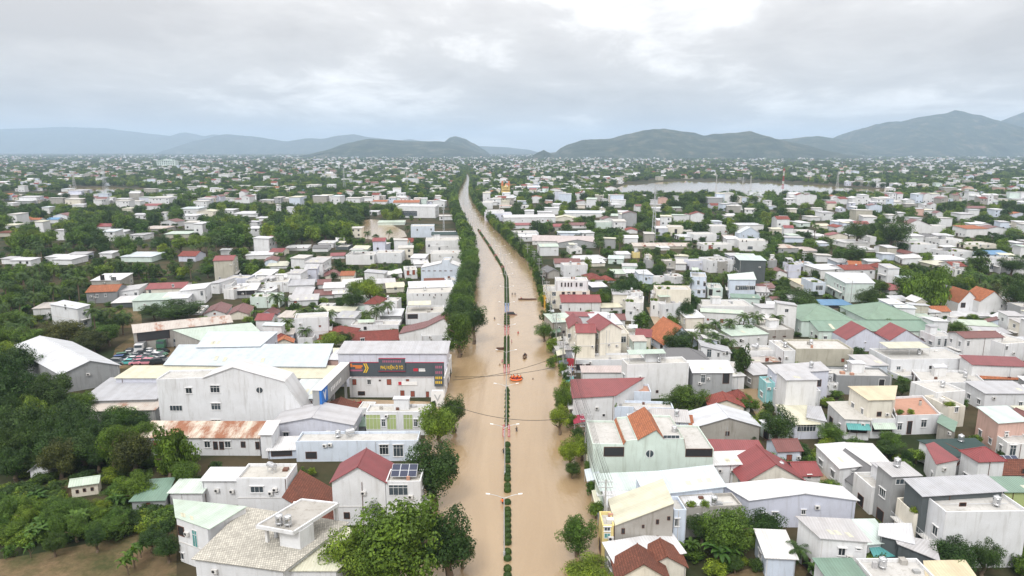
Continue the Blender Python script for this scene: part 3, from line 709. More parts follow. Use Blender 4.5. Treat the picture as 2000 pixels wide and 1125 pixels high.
def enrich(r, opts, R, roof, wall):
    """the small things a lived-in house carries: ledges, downpipes, coolers, balconies, roof lights, roof rooms"""
    A, u, v, wA, wD, h, e, o = r['A'], r['u'], r['v'], r['wA'], r['wD'], r['h'], r['e'], r['o']; U, Vv = Vector((u.x, u.y, 0)), Vector((v.x, v.y, 0)); nf = Vector((u.y, -u.x, 0)); typ = r['typ']
    rightside = r['c'].x < roadx(r['c'].y)
    if h > 5.5 and wall not in 'AK':
        for st in range(1, int(h // 3.2)):
            if R.random() < .5: g = MB(); g.box(V3(A, st * 3.25) + nf * .07, U * wA, -nf * .065, (0, 0, .16)); g.build('ledge', M_LEDGE, e, o)
    for k in range(R.choice((0, 1, 1, 2))):
        p = V3(A, -.2) + U * (wA * R.choice((.03, .97, R.uniform(.2, .8)))) + nf * .08; g = MB(); g.cyl(p, p + Vector((0, 0, h + .1)), .05, .05, 5); g.build('downpipe', R.choice((M_PO, M_LEDGE, M_FB)), e, o)
    if h > 3:
        for k in range(R.choice((0, 0, 1, 1, 2))):
            p = V3(A, R.uniform(.45, .8) * h) + U * (wA * R.uniform(.1, .85)) + nf * .38; g = MB(); g.box(p, U * .8, -nf * .34, (0, 0, .58)); g.cyl(p + U * .3 + Vector((0, 0, .29)) + nf * .0, p + U * .3 + Vector((0, 0, .29)) + nf * .02, .22, .22, 8, 1); g.build('air_conditioner', [M_LEDGE, M_GD], e, o)
    if typ == 'F':
        if not opts:
            for op, pr in (('stair', .34), ('tank', .5), ('canopy' + R.choice(('rw', 'rg', 'rp', 'rc')), .2), ('plants', .2)):
                if R.random() < pr and wA > 3.2 and wD > 3.2: option(op, r, R)
        zf = h - .5
        for k in range(R.choice((0, 1, 2, 3))):
            p = V3(A, zf) + U * wA * R.uniform(.15, .8) + Vv * wD * R.uniform(.15, .8); s = R.uniform(.5, 1.2); g = MB(); g.box(p, U * s, Vv * s * R.uniform(.6, 1.2), (0, 0, R.uniform(.3, .9))); g.build('roof_box', R.choice((M_LEDGE, M_FB, WM['G'], WM['K'], RM['rv'], RM['rg'])), e, o)
        if R.random() < .5:
            p = V3(A, zf + .25) + U * wA * .1 + Vv * wD * R.uniform(.2, .8); g = MB(); g.cyl(p, p + U * wA * .8, .05, .05, 5); g.build('roof_pipe', M_PO, e, o)
    elif typ in 'MSGg' and roof.split()[1] in ('rw', 'rg', 'rb', 'rs', 'rp', 'rn', 'rk') and wA > 5 and R.random() < .6:
        rise = float(roof.split()[2]) if len(roof.split()) > 2 else 0; g = MB()
        for k in range(R.choice((1, 2, 3))):
            a = R.uniform(.1, .85); b0 = R.uniform(.12, .25)
            if typ in 'MS': z = lambda b: h + rise * b + (.075 if typ == 'M' else .085)
            elif typ == 'G': b0 = .08; z = lambda b: h + rise * b * 2 + .085
            else: a = .5 + .03; z = None
            if z is None: continue
            b1 = b0 + (.22 if typ != 'G' else .25); w = min(.9, wA * .1); q = [V3(A, 0) + U * (wA * a) + Vv * (wD * b) for b in (b0, b1)]
            g.slab([q[0] + Vector((0, 0, z(b0))), q[0] + U * w + Vector((0, 0, z(b0))), q[1] + U * w + Vector((0, 0, z(b1))), q[1] + Vector((0, 0, z(b1)))], .03)
        if g.f: g.build('roof_light', RM['rc'], e, o)
    if h > 6 and wD > 4 and R.random() < .6:
        base = A + u * wA if rightside else A; out = U if rightside else -U
        q = V3(base, 3.2) + Vv * wD * .12; L = Vv * wD * .7; g = MB(); g.box(q, out * 1.1, L, (0, 0, .14)); bl = g.build('balcony', M_LEDGE, e, o); g = MB()
        for k in range(9): p = q + L * (k / 8) + out * 1.05 + Vector((0, 0, .14)); g.box(p, out * .03, Vv * .03, (0, 0, .85))
        g.box(q + out * 1.04 + Vector((0, 0, .98)), out * .05, L, (0, 0, .06)); g.build('railing', M_PO, bl, o)
def spec(line):
    s = line.split('|'); s += [''] * (8 - len(s)); label, wall, roof, pts, hb, dk, wins, opts = [x.strip() for x in s[:8]]
    hb = float(hb); pts = [tuple(float(k) for k in p.split(',')) for p in pts.split()]
    if roof[0] == 'Z': return prism(label, wall, roof.split()[1], pts, hb, float(dk), wins, opts)
    h = solve_h(pts[0][0], pts[0][1], hb) if hb > 60 else hb
    A, B = at(*pts[0], h), at(*pts[1], h)
    if len(pts) == 4: C, D = at(*pts[2], h), at(*pts[3], h)
    else:
        rt = roof.split(); rise = float(rt[2]) if rt[0] == 'S' and len(rt) > 2 else 0
        if A.y > 150:                      # keep the front within a few degrees of the street grid
            lim = .10 if A.y > 380 else .22; sl = max(-lim, min(lim, (B.y - A.y) / max(.1, B.x - A.x))); d = ray(*pts[1])
            for _ in range(6): Yb = A.y + sl * (B.x - A.x); B = Vector((d.x * Yb / d.y, Yb, h))
        dk = float(dk); u = V2(B - A).normalized(); n = Vector((-u.y, u.x)); dep = dk; wide = (B - A).length
        if dk > 60:
            lo, hi = .8, 90
            for _ in range(40):
                mid = (lo + hi) / 2; q = V2(A) + n * mid
                if pix((q.x, q.y, h + rise))[1] > dk: lo = mid
                else: hi = mid
            dep = max(4, min(lo, 34 if 'deep' in opts else 13 if A.y < 260 else 11 + wide * .15))
        C, D = V2(B) + n * dep, V2(A) + n * dep
    return house(label, wall, roof, (A, B, C, D), h, wins, opts)
SPEC = '''
white house with tiled roof terrace and pavilion above brown field|W|M ri 0|381,1090 552,1113 677,1022 481,993|6.4||-
wide cream corrugated awning roof beside the tiled terrace|W|M rc .2|553,1113 656,1113 732,1047 668,1032|5.6|||
green triangular roof over balcony of the corner house|W|M rp .2|345,1010 405,1031 480,993 341,980|7.2||354,1037,16,20d;381,1052,13,36t;357,1086,8,14|
low white box house beside green garden shed|W|M rw .3|394,938 481,938|986|920||
white house wall with louvred window left of brown roof|W|F|461,934 560,934|1008|905|502,956,26,13;541,961,6,3|tank
white house with steep brown tiled roof falling toward the road|W|s rt -5.2|556,972 655,972|1030|9||
white house with red gable roof and solar panels next door|W|g rr 2.6|648,940 752,940|1026|905||
white flat roofed annex with blue solar panels|W|F|753,940 821,940|1026|916|778,957,38,22|solar
long pale blue house with rusty roof terrace|B|F|577,862 816,860|902|843|608,889,22,14d;750,878,18,20;778,880,20,24|tank2
small white awning house against pale blue wall|B|S rw .8|523,879 578,877|897|860|550,885,40,12d|
grey gable roof house with white roof trim|L|g rg 1.6|531,829 689,829|866|800||
white house with yellow green wall panels and roof hut|W|F|714,804 838,804|850|789|729,824,29,30g;765,824,19,30g;797,824,19,30g;830,824,10,30g;749,826,8,15;812,826,8,15|stair
green metal lean to beside yellow green panelled house|D|M rn .3|686,832 712,832|846|820||
small house with brown tile gable below blue fascia|C|g rt 1.6|624,808 692,806|826|790||
huge plain white house with sloping gable and scattered windows|W|Z rw|305,741 396,738 455,717 556,745 597,806|838|6|369,763,13,12;420,760,19,15;344,797,25,12;422,794,19,14;507,762,13,12r;422,822,19,5|
long row house with rusty corrugated roof|W|S ru 1.2|275,853 506,854|889|824|303,866,9,12b;322,866,12,13;352,867,12,13;405,868,12,13;421,870,9,16d;433,870,9,16d;445,868,12,13;475,868,9,12d;503,870,8,15d|
white end block of the rusty roofed row house|W|S rw .8|508,848 530,848|895|823||
big pale blue warehouse roof with rounded ridge vent|L|M rb 1.2|322,712 634,716 650,680 352,682|6.5|||
upper pale blue warehouse roof behind the ridge vent|L|M rb .4|385,678 506,676 541,651 408,651|7.8|||
long cream metal roof strip of the warehouse|L|M rc .3|226,738 640,738|5.8|717||deep
pale blue lean roof beside the blue sign fascia|G|M rb .5|560,778 616,778|5.2|740|590,790,40,14d|deep
white shop building with dark grey fascia and shutters|W|F rk|682,739 868,739|776|692|692,746,8,11b;721,746,8,10;760,746,9,11b;796,743,6,5b;786,768,8,11b;806,769,8,11b;835,770,6,11b;742,743,4,3d;706,768,14,8d|deep
grey metal roofs behind the dark fascia|L|S rg .8|660,690 872,690|9.0|667||deep
big shed with ridged white and cream metal roof|G|g rw 2.4|119,731 233,713 139,667 21,677|5.0|||
old timber truck shed with rusty grey roof|K|G rs 1.2|262,650 453,629 443,616 258,634|686||300,655,50,18d;390,650,50,22d|
pale green metal roof adjoining the truck shed|K|M rp .2|393,665 510,652 490,632 340,646|5.5|||
grey metal workshop roofs beside plain white gable|G|M rg .5|156,783 304,779|4.2|742||deep
low workshop lean to with teal sheeting|G|M rs .4|165,803 302,800|3.2|786||
tiny pale yellow hut in the garden|C|G rp .6|138,948 190,941|972|2.2|151,960,5,7d;165,957,5,7d;180,955,5,7d|
green garden shed roof among trees|G|M rn .4|257,978 321,976 338,938 292,942|2.8|||
pale arched canopy beside green garden shed|W|M rz .3|331,962 394,962|3.0|946||
white gabled hut half hidden in the grove|W|g rg 1.2|58,918 96,914|939|6||
white box house at the edge of the palm grove|W|M rw .3|98,594 151,603 175,597 124,588|634||128,600,6,10;|
pale annex beside white box house by the palms|W|M rs .2|64,603 98,600|625|592||
grey block house with bright orange tile roof|D|G ro 1.6|168,571 227,567|593|555|190,578,4,5;206,577,4,5|
old stained concrete house behind the orange roof|K|S rw .8|178,548 234,547|566|534|200,542,8,10d;222,545,10,8|tank
white house with grey metal roof beside orange roof|W|s rg .8|228,570 270,561|588|553|265,574,5,6|
long cream house with red metal roof|C|G rr 1.2|285,565 359,552|583|547|293,571,5,10;338,558,4,5|
white two storey house with metal canopy left of palms|W|s rw .6|352,568 399,560|594|551|394,573,5,9|
dark open shed under white metal roof near clearing|A|M rw .3|218,592 291,588|602|580||
low pale green roofs below the cream house|N|M rp .2|258,588 330,578|4|568||
low white metal roof before white two storey house|W|M rw .3|315,584 366,580|4|572||
white cube house with grey roof and high side wall|W|s rg .8|401,555 428,556|573|545||
white wall house beside grey roofed cube|W|F|430,556 452,546|573|538||
open carport under large white metal roof|G|S rw .6|456,568 500,565|583|553|478,572,36,8d|
white house with small windows beside carport|W|F|436,565 456,566|584|555||
white house with maroon striped roof by workshop|W|g rm 1.4|398,613 440,609|624|592||
maroon gable house behind the truck shed|C|g rm 1.4|445,615 485,613|625|600||
white flat house beside maroon striped roof|W|F|366,612 392,602|616|590||
white house with teal end wall|W|M rw .2|493,568 528,569|576|559|498,572,4,5;508,573,3,5|
grey stained wall house behind teal end wall|K|F|507,556 546,556|571|546||
white stepped house behind grey stained wall|W|F|517,552 563,548|572|543||
white low house beside brown roof cluster|W|M rg .3|564,558 612,556|573|548||
pale cyan walled house beside coconut palm|N|F|488,580 545,579|602|572||
long white house with grey roof behind palm grove|W|M rg .4|562,588 620,585|599|578||
white cube house with metal roof facing two windows|W|s rw .4|669,556 707,544|566|540|697,553,3,8;702,552,3,8|
red brown roof house behind the cluster|W|G rm 1.2|620,556 645,553|564|546||
maroon roof cottage in the white cluster|W|G rm 1.0|614,577 650,575|584|566||
white roof cottage in the white cluster|W|G rw .8|650,574 680,572|582|562||
grey roof cottage in the white cluster|W|S rg .8|572,575 608,574|583|562||
white low sheds behind brown roof cluster|W|M rw .2|632,563 672,561|3.5|553||
small house with maroon roof and white gable|C|g rm 1.2|633,540 664,537|546|525||
grey tin house among the palms|K|S rg .7|728,554 772,552|565|545||
cream house with lime roof beside grey tin house|C|G rc .8|755,562 790,560|572|552||
white two storey house with brown windows|W|F|791,528 815,527|545|517|797,533,5,9b;808,532,5,9b|
white shed roof house with dark gable|W|s rw 1.0|758,538 785,532|543|523||
long white wall house with slatted roof left of grove|W|M rw .3|480,499 531,495|507|490||
red roofed house in the palm grove|C|G rr 1.2|526,492 551,492|501|482||
pale lavender gable house in the palm grove|B|g rm 1.0|516,510 541,509|521|501||
cream roof house in the palm grove|W|S rc .8|522,520 561,519|525|511||
white canopy row houses before the bamboo grove|W|M rw .3|557,485 600,480|490|474||
white box house before the bamboo grove|W|M rw .2|621,475 651,475|484|467||
brown roof gable house before the bamboo grove|W|G ra 1.2|610,485 640,484|492|476||
dark green shed under the cinema style billboard|A|F|655,482 680,482|488|474||
cream roof house near the pond|N|S rc .6|686,487 717,487|492|479||
long white house with red roof near small tower|W|G rr .8|646,500 674,499|506|493||
white row house with arched parapet above grove|W|F|675,498 730,498|517|490|725,503,5,8|
white row house with grey gabled porch|W|F|731,494 784,494|514|488|728,503,4,7|
white barn with sign facing the pond|W|M rw .6|775,403 850,404|425|390|800,417,30,10|
low green roofed shed on the pond bank|N|M rp .4|738,435 790,425|440|420||
blue white block house above the pond road|B|F|802,442 848,440|464|433|815,449,3,4;842,448,3,4|
white terrace houses by the road bend under white roof|W|M rw .6|848,458 890,457|468|444||
white block under black roof net by the road bend|W|M rd .3|843,459 912,458|472|454||
white flats with pale terrace near the black net|W|F|831,470 912,468|496|460|838,480,4,5;|stair
white house with round windows behind roadside trees|W|F|841,496 909,495|520|486|884,502,3,4r;895,502,3,4r;904,502,3,4r;|
white flats with turquoise roof balcony|W|F|842,480 870,478|496|472|858,486,4,6|tank
pale blue gabled hall with small roof turret|B|Z rw|822,523 862,514 864,508 878,508 880,514 903,522|549|9|827,529,5,1d;838,529,5,1d;849,529,5,1d;860,529,5,1d;870,529,5,1d;881,529,5,1d|
cream house with brown tiled canopy below pale blue hall|C|S rt 1.0|829,554 873,553|561|544|842,557,8,4;858,557,10,4|
pale blue wing at the end of cream house|B|F|873,548 893,546|563|540|878,545,6,2|
low white metal house with awning behind roadside trees|W|M rw .4|810,516 838,512|522|502||
long white wall with slot vents near roadside trees|W|F|794,573 884,571|604|561|815,576,1,3d;827,576,1,3d;839,576,1,3d;850,576,1,3d;862,576,1,3d|tank
white house with sloping roofs behind long vented wall|W|M rw .4|800,563 886,560|6|552||
white house with balcony rail below long vented wall|W|F|792,612 868,610|634|598|806,618,20,9d|canopyrc
white gable end house with brown edge roof|W|Z rm|779,652 830,640 866,622 888,640|672|9||
white flat house with tank beside brown edged gable|W|F|824,656 880,652|676|645||tank
curved white house behind the red roofs|W|F|685,634 778,634|650|624|727,650,6,5|
low white wing of curved white house|W|F|695,644 768,641|652|637||
red hipped roof house beside round bush|C|P rx 2.2|622,662 684,662|674|640||
red gabled roof row behind the pink roof|C|G rx 1.8|688,668 778,662|678|651|708,664,8,7|
small white shed beside red hipped house|W|F|581,660 612,659|675|649||
white wide house with parapet in front of red gables|W|F|575,622 640,618|8|612||
brown tiled house at the bottom edge of the road bank|C|g rt 2.2|1206,1128 1305,1128|3.2|1092||
brown tiled gable just behind, seen past its ridge|C|g rt 1.6|1262,1105 1340,1105|3.0|1086||
white lean roof before the brown tiled house|G|S rw .6|1203,1100 1335,1078|3.2|1070||
stained concrete house with sloping cream roof|K|Z rc|1201,1025 1316,982|1092|7.5|1217,1037,7,12d;1256,1028,5,7d;1284,1019,6,10d;1306,1012,6,8d;1284,1050,5,8d;1240,1062,4,5d|
yellow front of the stained concrete house|Y|F|1177,1026 1200,1026|1094|1000|1186,1033,13,9;1186,1046,13,11t|
long white metal roof behind stained concrete house|W|M rw .3|1189,989 1400,985|4.8|968||
pale blue side wing with barred window|B|F|1317,996 1341,995|1082|975|1322,1020,10,16;1328,1069,9,16|
blackened concrete wall house behind the bush|K|F|1341,992 1450,986|1050|970|1362,1008,6,10o;1375,1006,6,10o;1404,996,8,6r|
pale blue house with row of solar panels on sloping roof|B|S rb 1.4|1262,966 1414,948|6.0|928||
mint walled low house with teal roofs|N|M rz .3|1175,958 1310,952|4.5|930||
big mint white house with round window and orange gable|N|Z ro|1158,867 1217,868 1222,861 1245,859 1281,839 1297,856 1336,857 1339,877 1394,878 1392,910 1382,932|950|11|1199,882,40,20d;1269,886,15,15r;1365,884,53,17d;1311,853,33,8|tank
open shed with white gable roof and stained wall|K|g rw 2.0|1359,833 1484,832|863|806||deep
grey metal roof beside the white gable shed|L|S rg .8|1262,820 1345,824|6|803|1250,826,14,16d|tank
flat roofed store behind the orange gable|W|F rf|1238,830 1300,828|5.5|808||
maroon metal roof strip between white walls|W|M rr .3|1396,880 1492,882|3.4|862||
low white roof behind the red gabled house|W|M rw .2|1392,908 1475,905|4.0|886||
cream gabled house with red roof near white hall|C|g rr 3.2|1453,941 1570,937|972|903||tank,deep
red roofed side wing of cream gabled house|W|G rr 1.2|1558,928 1603,927|950|902||
large pale lavender hall with white ridged roof|L|g rw 1.2|1464,976 1672,976 1645,951 1415,947|1030||1491,1005,10,7;1513,1003,12,7;1569,1000,9,10|
white house with grey roof and two shaded windows|W|M rg .2|1604,1050 1695,1057 1660,1018 1560,1013|1132||1644,1077,14,17a;1677,1073,9,4;|
narrow mint roof house with teal awning|W|M rz .2|1697,1062 1741,1058 1706,1018 1668,1018|1100|||awnrh
white twin roof block with small side windows|W|M rw .2|1641,914 1694,908 1649,867 1595,871|955||1666,920,7,2|
white twin roof block neighbour behind black gap|W|M rw .2|1700,914 1738,906 1703,870 1654,867|945||
dark striped gable roof beside white tower house|W|g ra 2.6|1668,945 1740,940|965|905||
white modern house with glazed roof room|W|F|1703,952 1795,950|1005|922|1718,970,18,24d;|
glazed roof room under grey sheet on white house|G|M rg .2|1744,930 1796,928|9.0|908|1770,940,44,12|tank
yellow and cream modern house with balconies|C|F|1786,1003 1850,1012 1868,960 1752,972|1075||1815,1030,22,30d|plants
grey sheet roof of yellow modern house|A|M rg .3|1803,968 1962,958 1924,932 1769,940|9.5|||
white block wall of yellow modern house|W|F rf|1848,1000 2010,998|1110|955|1880,985,14,8d|tank
low grey carport beside yellow modern house|A|M rg .2|1756,1062 1830,1092 1822,1060 1750,1050|4.2|||
grey sheet porch roof beside mint roof house|A|M rw .2|1720,1045 1782,1060 1775,1025 1722,1028|4.4|||
cream flat roof at the bottom frame edge|W|F|1705,1130 1830,1130|5|1090||tank
tan sheet roofs before the white block wall|W|M ry .3|1812,1125 1905,1128 1880,1100 1808,1102|4.5|||
green lean roof before white grey roofed house|W|M rn .2|1618,1130 1690,1130|4.5|1105||
dark netted roof house with white side wall|W|M rd .3|1868,892 1930,877 1905,860 1796,863|930|||tank
dark green netted store with lying tanks|A|M rd .2|1800,925 1858,912 1835,893 1788,896|915||||
red strip roof against the dark net|W|M rr .3|1830,905 1870,897 1822,868 1810,872|5|||
red hipped roof beside brown gables|W|P rr 1.6|1912,900 1962,898|6|880||
brown gable roof front of long brown roof|W|g rt 2.2|1862,912 1912,905|930|888||
long brown tiled roof at the frame edge|W|G rt 1.6|1910,925 2030,925|940|902||solar
green walled house behind solar array|V|M rn .2|1935,960 2030,960|8|935||
brown clad house with white upper roof lights|P|M rz .3|1951,826 2005,822 1965,796 1911,798|885||1965,850,8,14|
white house with white window frames next to brown clad house|W|F|1968,865 2030,868|900|836|1978,880,12,22|
white house with orange pediment and terracotta terrace|W|F rv|1750,812 1838,809 1802,772 1738,775|850||1757,833,10,14;1776,835,10,26d;1804,827,12,15|plants
white house with teal roller awning and tyres on roof|W|M rf 0|1652,818 1700,820 1665,784 1618,786|858|||awnrh
white house with pale green awning and roof court|W|F|1702,818 1749,818 1722,772 1678,776|856|||awnrp,stair
house with striped lime and cream metal roof|L|M rc .2|1553,829 1600,828 1572,792 1518,793|858||1575,836,38,14|
grey low roof between lime roof and white wall|W|M rg .1|1578,815 1612,822 1600,795 1580,795|4|||
plain white house with red roofed corner balcony|W|F|1515,762 1603,763|795|735|-|
upper storey of plain white house under grey sheet|W|M rg .3|1537,742 1597,741|9.6|728|1600,748,8,14d|
long roof covered with grey solar sheets|L|M rg .4|1515,729 1619,723 1601,710 1500,717|7.5|||tank
grey metal gable beside the lane|K|S rg .6|1472,732 1512,728|760|712||
turquoise house end beside plain white house|T|F|1497,748 1514,748|790|735||
grey painted block with white parapet|D|F|1634,733 1743,735|770|716|1722,747,12,14o|tank,stair
beige concrete block house with white front|E|F|1555,681 1667,682|714|662||tank
white front wing of beige block house|W|F|1530,685 1554,685|716|664||
bare concrete house with slit windows|K|F|1499,645 1551,643|670|632|1512,658,7,2d;1532,657,7,2d|
white house with pale green roof behind round tree|W|M rp .3|1430,656 1500,652|678|640||
lavender house with first red gable|L|Z rr|1652,664 1691,641 1733,665|686|9|1690,669,3,2|
lavender house with second red gable|L|Z rr|1737,665 1770,644 1807,667|686|9||
white house with two tall dark windows|W|F|1827,657 1861,656 1842,646 1797,645|684||1834,668,6,13;1848,669,9,15|
white house with long wall under brown ridge roof|W|G rm .8|1885,660 1960,658|708|648|1891,671,6,10|
tall white block at the right frame edge|W|F|1962,672 2020,664|715|650|1966,680,6,8;1965,702,6,10|tank
terrace house with long cream canopies|W|F|1741,702 1897,700|732|680||canopyrc,tank
white stepped flats behind terracotta terrace|W|F|1802,748 1925,746 1900,724 1780,722|766|||tank,stair
white low flats with roof courtyard|W|F|1762,735 1890,722|745|706||tank
open hall with orange hipped roof|W|P ro 2.2|1913,738 1990,740|750|716||
maroon roofs behind the orange hipped hall|W|M rr .6|1900,712 2010,716|5|698||
white ridged metal roof at right frame edge|W|M rg .4|1925,768 2020,768|4.5|748||
tan sheet roof over upper terrace of cream house|C|M ry .2|1697,781 1743,780 1752,756 1660,757|8.5|||
white square house between terraces|W|F|1829,767 1886,763|812|745||tank
cream balcony house with potted plants|C|F|1854,795 1886,793|835|772|1868,800,8,10|plants
grey sheet sheds in front of cream balcony house|K|M rn .2|1832,825 1862,842 1868,826 1838,812|4|||
lavender house with planted balcony and teal skylight|B|F rv|1177,763 1272,765|800|748|-|
lower storey of lavender planted house|B|F|1137,792 1316,797|822|780|1174,799,2,3d;1180,799,2,3d|plants,tank
long red metal roof beside lavender planted house|W|M rr .3|1120,777 1200,772 1257,741 1116,744|6.4|||
white walled house with pink roof behind the red roof|W|M rk .3|1138,727 1266,727|748|717||
white house with black window facing the road|W|F|1122,703 1260,702|728|690|1138,717,30,12d|
white boarded house with two brown windows|W|F|1272,721 1345,722|766|708|1276,746,7,10b;1325,746,7,10b;1300,740,4,3|
white railed roof corridor|W|F|1225,712 1346,708|9|700||
grey clad house with white shed roof|G|S rw 1.4|1354,727 1431,727|775|705|1373,740,9,16;1418,738,13,22d|deep
white three storey house with green awning and red gables|C|F|1130,652 1229,651|695|636|1203,663,40,12;1112,656,6,8|
red front gable of white three storey house|C|g rr 1.8|1112,640 1140,640|694|622||
red mid roof of white three storey house|C|G rr 1.4|1127,649 1163,649|10.5|636||
red rear gable of white three storey house|C|g rr 2.0|1172,645 1214,642|10.5|627||
grey front porch of white three storey house|L|S rg .5|1088,684 1136,682|700|668||
white house with red ridge roof beside cream colonial|W|G rr 1.6|1097,590 1173,590|613|578|1112,604,2,5d;1134,604,2,5d;1095,600,5,8|
cream colonial building with arched loggia|C|F|1068,569 1152,568|603|552|1082,574,8,8;1100,574,6,8d;1111,574,6,8d;1121,574,6,8d;1141,574,8,8;1082,590,7,7|
upper loggia of cream colonial building|W|F|1086,548 1149,548|10.8|541|1097,556,3,8d;1104,556,3,8d;1110,556,3,8d;1116,556,3,8d;1126,556,3,8d;1135,556,7,8|
orange yellow end wall of cream colonial|O|F|1063,580 1078,579|602|3|1068,590,5,14d|
low mossy roof beside the road poles|K|M rp .3|1080,630 1122,626|5|615||
maroon low roof with courtyard behind|W|M rr .2|1105,617 1160,618|5|610||
white roofs behind the green awning house|W|M rw .3|1165,634 1215,633|6.5|612||tank
white narrow house with mint roof edge|W|F|1222,590 1256,592|626|577|1232,611,5,6|
white low house beside narrow mint edged house|W|M rc .3|1175,601 1215,600|614|594||
big cream block with satellite dish|C|F|1282,565 1350,566|615|557||plants
white front of big cream block|W|F|1270,588 1300,600|618|570|1277,600,3,8;|
white annex with brown lean roof below cream block|W|F|1292,594 1334,592|622|585|1303,606,5,6|
house with large orange brown tiled gable roof|B|g ro 5.0|1297,672 1362,668|690|627||
dark grey hipped roof house|L|P ra 2.6|1275,708 1390,708|4.4|687||
white house with glazed doors and grey shed roof|W|s rg -1.8|1370,675 1428,677|706|664|1385,690,9,16;1403,693,5,9;1420,690,4,9|
white low house with roof tank behind pointed tree|W|F|1463,686 1516,684|705|676|1489,698,6,5|tank2
rusty eaved shed below white tank house|K|M rs .2|1470,708 1525,706|716|700||
white stepped house with roof pavilion|W|F|1370,598 1472,598|618|585||stair
long white wall above coconut palms|W|M rp .3|1370,609 1452,613|634|604||
pale blue tall house with cream upper storey|B|F|1350,540 1380,545|580|531|1364,552,5,8;1376,554,4,9d;1365,570,6,7;1375,569,5,7|canopyrp
green trimmed lower house beside tall blue house|N|F|1382,562 1412,563|582|552|1388,571,7,12d;1403,569,8,3d|
pale blue house with mint roof and long balcony|B|M rz .4|1425,546 1476,546 1470,533 1422,538|583||1450,562,28,9;1468,562,14,8|
green awning roof in front of pale blue balcony house|N|M rn .3|1430,581 1484,583|4|575||
white cottage with grey roof and three windows|W|M rg .2|1478,570 1503,571|585|560|1486,575,2,4d;1492,575,2,4d;1498,575,2,4d|
white cottage with maroon roof and white ridge|W|s rm .8|1486,565 1515,566|574|555|1508,568,9,3d|
plain lavender box house among palms|L|F|1348,510 1379,508|529|506||
white and bare concrete house among palms|W|F|1387,509 1432,507|533|502|1394,517,3,6;1402,517,2,3d|
dark concrete middle of the white house|K|F|1406,511 1422,508|534|503||
white house with dark green roof storey|W|F|1462,511 1495,508|540|500|1478,515,3,2|
dark green roof storey with skylights|A|M rz .3|1445,508 1496,509|11|497||
'''
